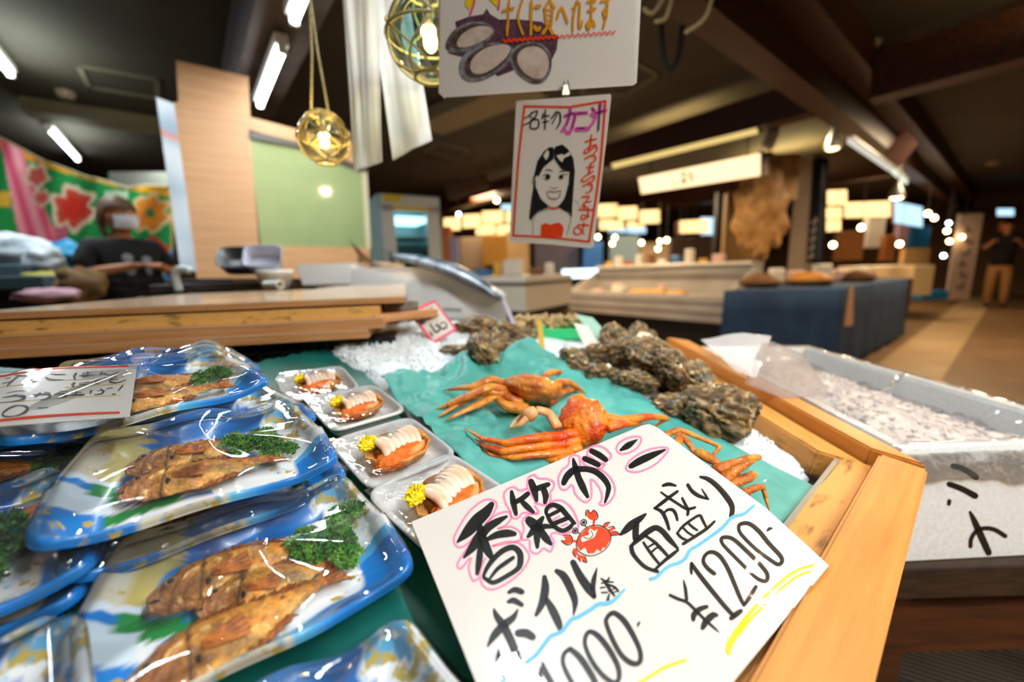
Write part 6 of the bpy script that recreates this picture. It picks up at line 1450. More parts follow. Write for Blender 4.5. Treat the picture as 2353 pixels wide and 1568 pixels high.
# ---------------------------------------------------------------- people
def skin_body(name, verts, edges, root, m, parent, sub=2, extra=None):
    bm = bmesh.new(); sk = bm.verts.layers.skin.verify(); vs = []
    for (p, r) in verts:
        v = bm.verts.new(p); v[sk].radius = (r, r) if not isinstance(r, tuple) else r; vs.append(v)
    vs[root][sk].use_root = True
    for a, b in edges: bm.edges.new((vs[a], vs[b]))
    me = bpy.data.meshes.new(name); bm.to_mesh(me); bm.free(); me.materials.append(m)
    o = bpy.data.objects.new(name, me); COL.objects.link(o); o.parent = parent
    md = o.modifiers.new('skin', 'SKIN'); md.use_smooth_shade = True
    md = o.modifiers.new('sub', 'SUBSURF'); md.levels = sub; md.render_levels = sub
    return o
def person(M, label, J, mats, shirt_len=.0, sleeves='short', mask=False, hair='long', trousers=None, look=0., print_=False, apron=None):
    """J: joints in the person's own frame (x to the figure's left, -y the way it faces, z up)"""
    t = thing('person', label, 'person', M)
    V, E = [], []
    def v(p, r): V.append((Vector(p), r)); return len(V) - 1
    def e(*ids):
        for a, b in zip(ids, ids[1:]): E.append((a, b))
    pel = v(J['pelvis'], .115); wa = v(J['waist'], .105); ch = v(J['chest'], .125); nb = v(J['neck'], .055); hb = v(J['head'] + Vector((0, 0, -.09)), .05)
    e(pel, wa, ch, nb, hb)
    for s in ('l', 'r'):
        sh, el, wr = v(J['sh_' + s], .055), v(J['el_' + s], .038), v(J['wr_' + s], .026); e(ch, sh, el, wr)
        d = (J['wr_' + s] - J['el_' + s]).normalized(); up_ = Vector((0, 0, 1)); sd = d.cross(up_).normalized(); nn = sd.cross(d)
        pm = v(J['wr_' + s] + d * .05, (.034, .016)); e(wr, pm)
        for f, (off, ln) in enumerate(((-.027, .062), (-.009, .072), (.009, .068), (.026, .054))):
            a = v(J['wr_' + s] + d * .085 + sd * off, .0095); b = v(J['wr_' + s] + d * (.085 + ln * .5) + sd * off - nn * .008, .0085); c = v(J['wr_' + s] + d * (.085 + ln * .9) + sd * off - nn * .028, .007); e(pm, a, b, c)
        a = v(J['wr_' + s] + d * .045 + sd * .036 * (1 if s == 'l' else -1), .011); b = v(J['wr_' + s] + d * .08 + sd * .050 * (1 if s == 'l' else -1) - nn * .012, .009); e(pm, a, b)
        hp, kn, an = v(J['hip_' + s], .085), v(J['kn_' + s], .058), v(J['an_' + s], .040); e(pel, hp, kn, an)
        ft_ = v(J['an_' + s] + Vector((0, -.10, -.045)), .035); e(an, ft_)
    skin_body('body', V, E, pel, mats['skin'], t)
    H = J['head']; Rz = Matrix.Rotation(look, 4, 'Z'); HM = Matrix.Translation(H) @ Rz
    mb = MB(HM)
    def hf(d):
        f = 1.0
        if d.z < 0: f *= 1 - .10 * sstep(.2, .9, -d.z) * (abs(d.x) > .2)
        f += .16 * math.exp(-((d.x / .14) ** 2 + ((d.z + .12) / .16) ** 2)) * (d.y < 0) + .05 * math.exp(-((d.x / .3) ** 2 + ((d.z + .75) / .2) ** 2)) * (d.y < 0) - .05 * (math.exp(-(((abs(d.x) - .36) / .14) ** 2 + ((d.z - .06) / .12) ** 2)) * (d.y < 0))
        return f
    mb.ball((0, 0, 0), .098, 28, 20, (.78, .95, 1.18), f=hf); hd = mb.build('head', mats['skin'], t, smooth=True)
    for s in (-1, 1):
        mb = MB(HM); mb.ball((s * .029, -.083, .008), .0105, 10, 8); ey = mb.build('eye', mats['eye'], hd, smooth=True)
        mb = MB(HM); mb.ball((s * .029, -.0905, .008), .005, 8, 6); mb.build('iris', mats['iris'], hd, smooth=True)
        mb = MB(HM); mb.ball((s * .077, .0, -.005), .026, 10, 8, (.35, .7, 1.)); mb.build('ear', mats['skin'], hd, smooth=True)
        mb = MB(HM); mb.tube([(s * .014, -.093, .027), (s * .03, -.093, .031), (s * .046, -.083, .026)], .003, 6); mb.build('eyebrow', mats['hair'], hd, smooth=True)
    mb = MB(HM); mb.tube([(-.022, -.094, -.048), (0, -.101, -.05), (.022, -.094, -.048)], .0045, 6); mb.build('mouth', mats['lip'], hd, smooth=True)
    mb = MB(HM)
    mb.grid(lambda a, b: (lambda th, ph: Vector((sin(th) * cos(ph) * .086, sin(th) * sin(ph) * .104 + .006, cos(th) * .125 + .004)) * (1 + .03 * noise.noise(Vector((ph * 4, th * 3, 1)))))(.02 + b * (1.25 + .75 * sstep(-.35, .45, sin(2 * pi * a))), 2 * pi * a), 40, 16, closeu=True)
    o = mb.build('hair', mats['hair'], t, smooth=True); md = o.modifiers.new('solid', 'SOLIDIFY'); md.thickness = .008; md.offset = 1
    if hair == 'tied':
        mb = MB(HM); c = crom([(0, .10, .03), (0, .135, .0), (0, .13, -.08), (.01, .11, -.15)], 5); mb.tube(c, [.03 * (1 - .6 * i / (len(c) - 1)) for i in range(len(c))], 10); mb.build('ponytail', mats['hair'], t, smooth=True)
    if mask:
        mb = MB(HM); mb.grid(lambda a, b: Vector(((a - .5) * .15, -.108 + .33 * (a - .5) ** 2 * .9 - .008 * sin(b * pi), .0 - .085 * b)), 14, 8); o = mb.build('face_mask', mats['mask'], t, smooth=True); md = o.modifiers.new('solid', 'SOLIDIFY'); md.thickness = .003
    # shirt grown on the same joints, a little fuller
    V, E = [], []
    pl = v(J['pelvis'] + Vector((0, 0, -.02 - shirt_len)), (.165, .125)); p2 = v(J['pelvis'] + Vector((0, 0, .05)), (.160, .122)); w2 = v(J['waist'], (.150, .118)); c2_ = v(J['chest'], (.165, .130)); n2 = v(J['neck'] + Vector((0, 0, -.025)), .075); e(pl, p2, w2, c2_, n2)
    if sleeves:
        for s in ('l', 'r'):
            sh = v(J['sh_' + s], .075); m_ = v(J['sh_' + s].lerp(J['el_' + s], .55), .066); k = v(J['sh_' + s].lerp(J['el_' + s], .82), .062); e(c2_, sh, m_, k)
            if sleeves == 'long': k2 = v(J['el_' + s], .056); k3 = v(J['el_' + s].lerp(J['wr_' + s], .93), .042); e(k, k2, k3)
    skin_body('shirt', V, E, p2, mats['shirt'], t)
    if trousers:
        V, E = [], []
        p0 = v(J['pelvis'] + Vector((0, 0, .02)), (.155, .12)); p1 = v(J['pelvis'] + Vector((0, 0, -.05)), (.15, .12)); e(p0, p1)
        for s in ('l', 'r'):
            h = v(J['hip_' + s] + Vector((0, 0, -.06)), .105); k = v(J['kn_' + s], .082); a = v(J['an_' + s] + Vector((0, 0, .03)), .068); e(p1, h, k, a)
        skin_body('trousers', V, E, p1, trousers, t)
        for s in ('l', 'r'):
            mb = MB(); mb.ball(J['an_' + s] + Vector((0, -.06, -.045)), .05, 12, 8, (.9, 2.4, .8)); mb.build('shoe', mats['shoe'], t, smooth=True)
    return t
def stand(h=1.6, arms='clasp'):
    k = h / 1.6; f = lambda *p: Vector(p) * k
    J = dict(pelvis=f(0, 0, .86), waist=f(0, 0, 1.0), chest=f(0, 0, 1.19), neck=f(0, .01, 1.36), head=f(0, -.015, 1.485))
    for s, x in (('l', 1), ('r', -1)):
        J['sh_' + s] = f(x * .165, 0, 1.28); J['hip_' + s] = f(x * .085, 0, .80); J['kn_' + s] = f(x * .095, -.01, .45); J['an_' + s] = f(x * .10, .01, .085)
        if arms == 'clasp': J['el_' + s] = f(x * .25, -.02, 1.11); J['wr_' + s] = f(x * .085, -.22, 1.15)
        elif arms == 'down': J['el_' + s] = f(x * .225, .02, 1.02); J['wr_' + s] = f(x * .235, -.05, .80)
        else: J['el_' + s] = f(x * .24, -.10, 1.10); J['wr_' + s] = f(x * .16, -.30, 1.20)
    return J
SK = dict(skin=M_['skin'], eye=mat('eye_white', '#e8e4dc', .3), iris=mat('iris_dark', '#1b120c', .3), hair=mat('brown_hair', '#4a3222', .6, c2='#6e4e34', nscale=60), lip=mat('lip', '#a9604f', .5), mask=mat('mask_white', '#dfe6ee', .7), shirt=mat('black_shirt', '#0c0e11', .8), shoe=mat('shoe', '#2a2522', .6))
M_['fprint'] = mat('faded_print', '#8b98a2', .8)
PM1 = TR((at(290, 600, 2.75).x, 2.75, 0), radians(66))
pz = person(PM1, 'person in black T-shirt and white face mask, standing with hands clasped behind the counter', stand(1.59), SK, .06, 'short', True, 'tied', mat('dark_trousers', '#14161a', .8), look=radians(20))
for x, z, w, h in ((-.05, 1.20, .05, .05), (-.045, 1.12, .045, .05), (.05, 1.19, .045, .04), (.052, 1.12, .03, .05), (-.02, .93, .05, .03)):
    mb = MB(); mb.ball((x, -.142, z), 1, 12, 8, (w * .6, .004, h * .6)); mb.build('shirt_print', M_['fprint'], pz)
# clutter under and beside the banner
def lump(name, label, cat, px, Y, sx, sy, sz, m, seed=0, rough_=.25, group=None):
    p = at(px[0], px[1], Y); mb = MB(); mb.ball((0, 0, 0), 1., 26, 16, (sx, sy, sz), f=lambda d: 1 + rough_ * nz(d + Vector((seed, 0, 0)), 1.6, 3)); o = mb.build(name, m, None, smooth=True); o.location = p; return tag(o, label, cat, group)
def crate(name, label, cat, px, Y, w, d, h, m, rz=0., bev=.01, group=None):
    p = at(px[0], px[1], Y); t = thing(name, label, cat, TR(p, rz), group); mb = MB(); mb.box((0, 0, 0), (w, d, h), bev=bev); mb.build('body', m, t); return t
M_['bagw'] = mat('white_bag', '#d3dade', .5, c2='#b9c4cc', nscale=8)
lump('plastic_bag', 'big bundle of white plastic bags at the far left under the banner', 'bag', (45, 580), 2.9, .22, .16, .13, M_['bagw'], 1, .3)
lump('plastic_bag', 'white plastic bag draped beside the blue cloth on the left', 'bag', (105, 600), 2.7, .10, .09, .08, M_['bagw'], 4, .35)
crate('storage_crate', 'blue-grey crate at the far left behind the boards', 'crate', (20, 628), 2.6, .30, .25, .10, mat('bluegrey_crate', '#5a6e7c', .5), .3)
crate('storage_crate', 'dark teal crate below the blue-grey one at the far left', 'crate', (40, 650), 2.3, .42, .3, .07, mat('teal_crate', '#3d5560', .5), .3)
lump('blue_tarpaulin', 'rumpled blue sheet hanging behind the person on the left', 'sheet', (150, 585), 3.2, .20, .1, .10, mat('blue_sheet', '#10619a', .6, c2='#3a9ac0', nscale=9), 7, .35)
lump('paper_bag', 'crumpled brown paper bag behind the boards, left of the person', 'bag', (185, 655), 2.2, .12, .09, .09, mat('brown_paper', '#8a6638', .8, c2='#5b4222', nscale=10), 9, .4)
lump('yellow_cloth', 'yellow-green cloth behind the boards on the left', 'cloth', (105, 640), 2.35, .13, .08, .035, mat('yellow_fabric', '#a8a03c', .8), 2, .4)
lump('pink_cloth', 'pale pink cloth lying behind the left board', 'cloth', (110, 678), 1.9, .13, .09, .03, mat('pink_fabric', '#b98f9c', .8), 5, .35)
lump('green_bag', 'small green and white bag left of the person', 'bag', (128, 612), 2.75, .06, .05, .06, mat('green_bag', '#3fae74', .5, c2='#d3e0d6', nscale=12), 6, .3)
crate('back_shelf', 'dark work shelf along the wall under the banner', 'shelf', (120, 700), 2.9, 2.2, .5, .30, M_['dark'], .6)
# ---------------------------------------------------------------- the hall beyond
def ybox(name, label, cat, pxs, Y, depth, m, parts=None, group=None, yaw_=0.):
    """an upright box whose front face spans pixels (x0,y0,x1,y1) at distance Y"""
    x0, y0, x1, y1 = pxs; a, b = at(x0, y1, Y), at(x1, y0, Y); w, h = b.x - a.x, b.z - a.z
    t = thing(name, label, cat, TR(((a.x + b.x) / 2, Y, a.z), yaw_), group); mb = MB(); mb.box((0, depth / 2, h / 2), (w, depth, h), bev=min(.01, w * .05, h * .05)); mb.build('body', m, t); return t, w, h
# glass-door fridge
M_['fridgew'] = mat('fridge_white', '#c3c0b6', .4); M_['fridgeg'] = mat('fridge_side', '#8fa4a0', .4)
p0, p1 = at(862, 600, 4.6), at(990, 470, 4.6)
fr = thing('drinks_fridge', 'upright glass-door fridge with yellow stickers behind the plywood divider', 'fridge', TR((at(886, 600, 4.5).x, 4.5, 0), radians(30)))
w, zt_ = .64, 1.90
mb = MB(); mb.box((-.02, .3, zt_ / 2), (.03, .62, zt_)); mb.box((w + .01, .3, zt_ / 2), (.03, .62, zt_)); mb.box((w / 2, .6, zt_ / 2), (w, .03, zt_)); mb.box((w / 2, .3, zt_ - .02), (w, .62, .05)); mb.box((w / 2, .3, .15), (w, .62, .3)); mb.build('cabinet', M_['fridgeg'], fr)
mb = MB()
for c_, d_ in (((.06, 0, 1.0), (.14, .04, 1.6)), ((w - .07, 0, 1.0), (.14, .04, 1.6)), ((w / 2, 0, 1.79), (w, .04, .12)), ((w / 2, 0, .3), (w, .04, .2))): mb.box(c_, d_)
dr = mb.build('door', M_['fridgew'], fr)
mb = MB(); mb.box((w / 2, .0, 1.05), (w - .26, .012, 1.4)); mb.build('glass', film('fridge_glass', tint=(.85, .95, .95), f0=.08), dr)
mb = MB(); mb.box((.05, -.04, 1.1), (.025, .03, .4), bev=.006); mb.build('handle', M_['black'], dr)
mb = MB(); mb.box((w / 2, 0, 1.86), (w, .05, .08), bev=.008); mb.build('header', M_['fridgew'], fr)
for x, z, ww, hh in ((.12, 1.86, .2, .07), (w / 2, 1.765, w - .24, .04)): mb = MB(); mb.box((x, -.028, z), (ww, .006, hh)); mb.build('yellow_sticker', mat('yellow_sticker', '#d3b018', .5), fr)
mb = MB(); mb.box((w / 2, .28, 1.66), (w - .2, .5, .05)); mb.build('light_strip', emat('fridge_glow', '#bfeeff', 2.5), fr)
for z in (.6, .9, 1.2, 1.45): mb = MB(); mb.box((w / 2, .3, z), (w - .1, .5, .015)); mb.build('shelf', M_['grey_metal'], fr)
# white counter with a bevelled front behind the ice
M_['counter'] = mat('counter_white', '#d6cbb4', .4); M_['countert'] = mat('counter_top', '#e1d8c6', .3)
ct = thing('sales_counter', 'cream sales counter with a dark trim line behind the ice', 'counter', at(1210, 700, 4.0))
fA, fB, fC = at(1085, 640, 4.3), at(1208, 648, 3.75), at(1316, 640, 4.6); fD = Vector((fC.x - .3, 5.6, 0)); fE = Vector((fA.x - .2, 5.4, 0))
def pr(pts, z0, z1): mb.hexa([Vector((p.x, p.y, z0)) for p in pts], [Vector((p.x, p.y, z1)) for p in pts])
pts = [fA, fB, fC, fD, fE]; cc = sum((Vector((p.x, p.y, 0)) for p in pts), Vector()) / 5; sh_ = lambda k: [cc + (Vector((p.x, p.y, 0)) - cc) * k for p in pts]
mb = MB(); pr(sh_(.98), .66, .905); mb.build('front_panel', M_['counter'], ct, local=True)
mb = MB(); pr(sh_(1.0), .907, .935); mb.build('dark_trim', mat('brown_trim', '#5c5040', .5), ct, local=True)
mb = MB(); pr(sh_(.99), .937, .99); mb.build('counter_top', M_['countert'], ct, local=True)
mb = MB(); pr(sh_(.85), 0, .658); mb.build('base', M_['dark'], ct, local=True)  # dark base stands in for the black shade below the counter
# long open display case with a raised back ledge
R0 = Vector((2.48, 4.60, 0)); Lc = Vector((.98, 6.62, 0)); dB = (R0 - Lc); LN_ = dB.length; DM = frame(Lc, dB, Vector((0, 0, 1)))
dc_ = thing('display_case', 'long cream open display case with raised back ledge and dark foot', 'display case', DM)
M_['case'] = mat('case_cream', '#b9b2a8', .4, c2='#aaa398', nscale=3); 
def dbox(name, c, d, m, par=None): 
    mb = MB(); mb.box(c, d, bev=.01); return mb.build(name, m, par or dc_)
dbox('front_panel', (LN_ / 2, .02, .525), (LN_, .05, .33), M_['case']); dbox('foot', (LN_ / 2, .3, .18), (LN_ * .98, .5, .35), M_['dark'])
for z in (.60, .48): dbox('groove', (LN_ / 2, -.007, z), (LN_, .006, .012), mat('groove_grey', '#8e7d68', .5))
dbox('deck', (LN_ / 2, .35, .655), (LN_, .62, .03), mat('case_deck', '#b7aa96', .4)); dbox('back_panel', (LN_ / 2, .70, .85), (LN_, .04, .38), M_['case']); dbox('ledge', (LN_ / 2, .80, 1.06), (LN_, .36, .045), M_['countert']); dbox('shelf_edge', (LN_ / 2, .60, .96), (LN_, .03, .04), M_['grey_metal'])
for x in (0, LN_):
    mb = MB(); mb.hexa([(x - .02, 0, .36), (x + .02, 0, .36), (x + .02, .96, .36), (x - .02, .96, .36)], [(x - .02, 0, .70), (x + .02, 0, .70), (x + .02, .9, 1.08), (x - .02, .9, 1.08)]); mb.build('end_panel', M_['case'], dc_)
dbox('rear_base', (LN_ / 2, .82, .5), (LN_, .3, 1.0), M_['case'])
M_['goodp'] = mat('pink_packet', '#d9b3a6', .5); M_['goody'] = mat('yellow_packet', '#dca63a', .5); M_['goodw'] = mat('pale_packet', '#d9d2c4', .5); M_['goodr'] = mat('red_packet', '#b3402c', .5); M_['goodb'] = mat('blue_packet', '#3f6f9e', .5); M_['goodk'] = mat('brown_packet', '#7a4f26', .6)
def packet(label, M, w, d, h, m, grp): 
    t = thing('food_packet', label, 'packet', M, grp); mb = MB(); mb.box((0, 0, h / 2), (w, d, h), bev=min(w, d, h) * .2); mb.build('pack', m, t); return t
for x, y, w, d, h, m, l in ((.42, .2, .16, .12, .05, 'goodp', 'flat pink packet at the left end of the display case'), (.72, .3, .14, .1, .13, 'goodp', 'tall pinkish packet in the left half of the display case'), (.83, .22, .2, .14, .09, 'goodw', 'pale packet in front of the tall pinkish one in the case'),
    (1.20, .24, .26, .16, .05, 'goody', 'first yellow packet in the middle of the display case'), (1.48, .22, .26, .16, .06, 'goody', 'second yellow packet in the display case, right of the first'), (1.78, .22, .24, .16, .05, 'goody', 'rightmost yellow packet in the display case'), (1.45, .38, .12, .06, .12, 'goodp', 'pink price card standing among the yellow packets')):
    packet(l, DM @ TR((x, y, .672)), w, d, h, M_[m], 'packets in the display case')
# goods on the ledge
rs = random.Random(31)
gl = ['small yellow box', 'pale tall box', 'red bottle-shaped packet', 'cream carton', 'brown packet', 'white packet', 'blue packet', 'grey carton', 'low yellow packet', 'pale pink packet']
gm = ['goody', 'goodw', 'goodr', 'goodw', 'goodk', 'goodw', 'goodb', 'goodw', 'goody', 'goodp']
wh = ['at the left end', 'second from the left', 'third from the left', 'fourth from the left', 'left of the middle', 'right of the middle', 'fourth from the right', 'third from the right', 'second from the right', 'at the right end']
for i in range(10): packet(f'{gl[i]} {wh[i]} of the display case ledge', DM @ TR((.12 + .21 * i, .82, 1.083)), rs.uniform(.08, .16), .1, rs.uniform(.05, .20), M_[gm[i]], 'goods on the case ledge')
# blue-cloth table with baskets
bq = [at(1668, 668, 3.8), at(1935, 664, 3.6), at(2088, 620, 5.2), at(1850, 625, 4.9)]
bq = [Vector((p.x, p.y, .80)) for p in bq]
tt = thing('market_table', 'market table draped to the floor with navy blue cloth', 'table', ((bq[0] + bq[2]) / 2).xy.to_3d())
mb = MB(); mb.hexa([p - Vector((0, 0, .04)) for p in bq], bq); mb.build('tabletop', M_['woodd'], tt, local=True)
for p in bq:
    q = p.lerp(sum(bq, Vector()) / 4, .06); mb = MB(); mb.box((q.x, q.y, .38), (.04, .04, .75)); mb.build('leg', M_['grey_metal'], tt, local=True)
tc_ = MB(); N_ = 36; ringT = []
for i in range(4):
    for k in range(N_):
        p = bq[i].lerp(bq[(i + 1) % 4], k / N_); ringT.append(p)
cN = sum(bq, Vector()) / 4; rows = []
for z, o_ in ((.806, 1.0), (.80, 1.015), (.6, 1.02), (.35, 1.03), (.04, 1.035)):
    rows.append([tc_.V((cN.x + (p.x - cN.x) * (o_ + (.02 * sin(j * .9) + .012 * sin(j * 2.3)) * (.8 - min(z, .8)) * 1.4), cN.y + (p.y - cN.y) * (o_ + (.02 * sin(j * .9)) * (.8 - min(z, .8)) * 1.4), z)) for j, p in enumerate(ringT)])
for a_, b_ in zip(rows, rows[1:]):
    for j in range(len(ringT)): tc_.F([a_[j], a_[(j + 1) % len(ringT)], b_[(j + 1) % len(ringT)], b_[j]])
tc_.F(rows[0][::-1]); o = tc_.build('tablecloth', M_['navy'], None, smooth=True); tag(o, 'navy blue cloth hanging over the market table to the floor', 'tablecloth')
tp = thing('price_sheet', 'pinkish paper sheet hanging at the corner of the navy cloth', 'paper', at(1952, 700, 3.72)); mb = MB(); mb.slab([at(1930, 662, 3.70), at(1962, 660, 3.72), at(1960, 748, 3.70), at(1932, 752, 3.68)], .002); mb.build('sheet', mat('pinkish_sheet', '#c99a78', .6), tp, local=True)
M_['basket'] = mat('brown_basket', '#4f300f', .6, c2='#7c5420', nscale=60); M_['dried'] = mat('dried_goods', '#c9861c', .6, c2='#8a5410', nscale=40); M_['dried2'] = mat('dark_dried_goods', '#7a4a14', .6, c2='#4e2e0c', nscale=40)
for i, (px, Y, r, m, l) in enumerate((((1745, 655), 4.15, .20, 'dried2', 'round brown basket of dark dried food on the left of the navy table'), ((1860, 650), 4.2, .22, 'dried', 'round brown basket heaped with golden dried food on the navy table'), ((1975, 640), 4.7, .16, 'dried2', 'smaller brown basket at the right end of the navy table'))):
    p = at(px[0], px[1], Y); p.z = .81; t = thing('basket', l, 'basket', p, 'baskets on the navy table'); mb = MB(); mb.lathe([(r * .7, 0), (r * .95, .03), (r, .06), (r * .94, .06), (r * .7, .01)], 32); mb.build('bowl', M_['basket'], t, smooth=True)
    mb = MB(); mb.ball((0, 0, .05), 1, 30, 14, (r * .88, r * .88, .085), f=lambda d: 1 + .12 * nz(d, 6, 2)); mb.build('dried_food', M_[m], t, smooth=True)
for px, Y, w, h, m, l in (((1785, 618), 4.6, .14, .13, 'goodw', 'white packet standing behind the left brown basket'), ((1830, 622), 4.6, .16, .10, 'goodp', 'pink packet behind the golden dried food'), ((1890, 610), 4.9, .18, .16, 'goodw', 'white carrier bag on the navy table behind the baskets'), ((1932, 618), 4.9, .2, .09, 'goodp', 'pale pink box at the back of the navy table'), ((1925, 598), 5.4, .22, .06, 'goodr', 'low orange-red packet at the far side of the navy table')):
    p = at(px[0], px[1], Y); p.z = .81; packet(l, Matrix.Translation(p), w, .12, h + .05, M_[m], 'packets on the navy table')
# second dark table, white case, banner further along
ybox('dark_table', 'dark brown table right of the navy table, further down the aisle', 'table', (1990, 640, 2100, 735), 5.8, .8, mat('dark_table_brown', '#3a1f0c', .6))
ybox('table_skirt', 'grey-blue cloth hanging at the far end of the dark table', 'cloth', (2052, 640, 2092, 705), 6.2, .1, M_['navy'])
ybox('white_case', 'cream freezer case at the end of the stall row', 'freezer', (2092, 610, 2150, 680), 6.8, .8, mat('freezer_cream', '#cdb287', .4))
ybox('white_case', 'low cream counter left of the freezer case down the aisle', 'counter', (1990, 608, 2140, 638), 7.75, .7, M_['counter'])
ybox('cream_screen', 'tan panel standing behind the cream freezer', 'panel', (2075, 570, 2140, 608), 7.6, .1, mat('tan_panel', '#a17c4a', .6))
ybox('blue_mat', 'bright blue box on the floor before the white banner', 'box', (2118, 668, 2182, 690), 7.4, .4, mat('blue_box', '#0f6f9e', .5))
bn, w_, h_ = ybox('vertical_banner', 'tall white vertical banner with grey writing at the end of the aisle', 'banner', (2172, 490, 2262, 690), 8.6, .02, mat('banner_white', '#e6d2c6', .8))
M_['gletter'] = mat('grey_letter', '#8c7c78', .8)
for i in range(6):
    mb = MB(); mb.box((.05 * sin(i * 2), -.012, h_ * (.15 + .13 * i)), (.16, .004, .07)); mb.box((.06 * cos(i * 2), -.012, h_ * (.19 + .13 * i)), (.06, .004, .09)); mb.build('character', M_['gletter'], bn)
# people at the end of the aisle
SK2 = dict(SK); SK2['shirt'] = mat('black_vest', '#0a0908', .8); SK2['hair'] = mat('black_hair', '#120d0a', .5)
q = at(2282, 712, 8.4)
person(TR((q.x, q.y, 0), radians(-50)), 'person in black top and tan trousers standing in the aisle at far right', stand(1.78, 'raise'), SK2, .0, 'short', False, 'short', mat('tan_trousers', '#b5854f', .8), look=radians(-10))
ybox('paper_lantern', 'orange round lantern above the person in the aisle', 'lantern', (2312, 508, 2334, 530), 9.2, .15, mat('orange_paper', '#b9570f', .6))
# pillar, brown wrapping, noren
pl, w_, h_ = ybox('pillar', 'grey pillar behind the market tables', 'pillar', (1842, 352, 1896, 640), 5.4, .3, mat('grey_pillar', '#8c7b64', .6)); pl['kind'] = 'structure'
cbm = mat('tan_board', '#d0a870', .6, c2='#b58e58', nscale=4)
ybox('notice_board', 'tan notice board with round mark left of the grey pillar', 'board', (1742, 352, 1842, 462), 5.3, .04, cbm)
t = thing('brown_wrapping', 'large hanging bundle of orange-brown wrapping paper beside the pillar', 'wrapping', at(1745, 500, 4.9)); mb = MB()
mb.ball(at(1748, 500, 5.0), 1, 30, 24, (.30, .14, .64), f=lambda d: 1 + .20 * nz(d, 2.6, 4) + .10 * sin(d.z * 14 + 4 * d.x) * abs(d.x) - .22 * sstep(.1, 1, -d.z) + .12 * sstep(.3, 1, d.z)); mb.build('paper', mat('orange_brown_paper', '#d9a868', .6, c2='#a87434', nscale=9), t, smooth=True, local=True)
nr = thing('shop_curtain', 'long navy shop curtain with pale characters beside the pillar', 'curtain', at(1886, 480, 5.0)); mb = MB()
A0, A1, B1, B0 = at(1868, 365, 5.0), at(1906, 362, 5.0), at(1892, 605, 5.0), at(1852, 605, 5.0)
mb.grid(lambda a, b: A0.lerp(A1, a).lerp(B0.lerp(B1, a), b) + Vector((0, .02 * sin(a * 9), 0)), 12, 20); o = mb.build('cloth', mat('ink_navy_cloth', '#0d1220', .9), nr, smooth=True, local=True); md = o.modifiers.new('solid', 'SOLIDIFY'); md.thickness = .004
M_['pletter'] = mat('pale_letter', '#9a9488', .8)
for i in range(5): mb = MB(); q = at(1872 - i * 2, 510 + i * 20, 4.97); mb.box(q, (.06, .004, .02)); mb.box(q + Vector((.01, 0, .03)), (.02, .004, .05)); mb.box(q + Vector((-.02, 0, -.02)), (.03, .004, .015)); mb.build('character', M_['pletter'], nr, local=True)
# goods wall behind the display case: shelves, cartons, signs, in warm browns
for i, (px, Y, m, l) in enumerate((((1662, 440, 1742, 610), 6.4, mat('brown_shop_panel', '#8a6838', .6), 'tan slatted panel behind the brown wrapping'), ((1640, 440, 1662, 640), 6.6, M_['dark'], 'dark post left of the tan slatted panel'), ((1540, 545, 1640, 620), 7.0, mat('dim_shop_front', '#4f3f33', .7), 'dim shop front behind the display case'), ((1230, 545, 1330, 640), 8.4, mat('dim_purple_front', '#4d4450', .7), 'dim purple shop front below the portrait poster'),
    ((1110, 540, 1165, 610), 7.4, mat('ochre_panel', '#b5812a', .6), 'ochre shop panel left of the portrait poster'), ((1165, 530, 1215, 640), 7.8, mat('beige_panel2', '#a78a60', .6), 'beige panel right behind the ochre one'), ((1060, 545, 1112, 620), 7.6, mat('greyish_goods', '#97826a', .6), 'grey-brown stacked goods right of the fridge'),
    ((1036, 545, 1052, 625), 6.2, mat('lilac_banner', '#8e8aa8', .7), 'narrow lilac banner right of the fridge'), ((1005, 520, 1036, 620), 6.8, mat('orange_shop', '#b0642c', .6), 'orange shop front right of the fridge'), ((1340, 555, 1385, 620), 8.2, mat('blue_front', '#17508e', .6), 'bright blue panel right below the portrait poster'),
    ((1400, 540, 1470, 620), 8.8, mat('blue_grey_front', '#5f7480', .6), 'blue-grey shop front behind the display case'), ((1470, 555, 1545, 620), 9.2, mat('beige_front', '#9a8468', .6), 'beige shop front with goods behind the display case'),
    ((1925, 530, 1990, 600), 7.0, mat('brown_front', '#7d4a1c', .6), 'brown timber shop front behind the navy curtain'), ((1990, 500, 2038, 570), 7.2, mat('pale_notice', '#c2bdb4', .6), 'pale notice sheet on the brown shop front'), ((2030, 540, 2062, 600), 7.1, mat('brown_front2', '#86501e', .6), 'brown board right of the pale notice'),
    ((2092, 520, 2142, 568), 8.0, mat('blue_sign', '#0d5f9e', .5), 'blue shop sign with white stripe down the aisle'), ((2062, 505, 2092, 570), 7.8, mat('mauve_front', '#7b6470', .6), 'mauve panel left of the blue shop sign'))):
    ybox('shop_facade', l, 'shop', px, Y, .12, m)
for px, Y, d, m, l in (((1290, 590, 1300, 640), 5.0, .06, 'goody', 'yellow carton standing on the cream counter'), ((1175, 585, 1225, 625), 4.9, .2, 'goodw', 'white bundle on the cream counter'), ((1200, 560, 1240, 590), 5.1, .15, 'goodw', 'upper white bundle on the cream counter')):
    pass
for px, w, h, m, l in ((1145, .10, .16, 'goody', 'yellow carton on the cream counter, left half'), (1180, .24, .18, 'goodw', 'white bundle on the cream counter'), (1110, .2, .08, 'goodb', 'blue-white packet at the left end of the cream counter'), (1232, .16, .08, 'goodk', 'dark tray on the cream counter'), (1262, .10, .13, 'goodw', 'pale bottle box at the right of the cream counter')):
    q = at(px, 640, 4.6); q.z = .992; packet(l, Matrix.Translation(q), w, .14, h, M_[m], 'goods on the cream counter')
q, _, _ = ybox('lit_case', 'glowing white refrigerated case between the two counters', 'display case', (1300, 617, 1388, 640), 7.3, .5, emat('case_glow', '#d5f6ff', 2.2))
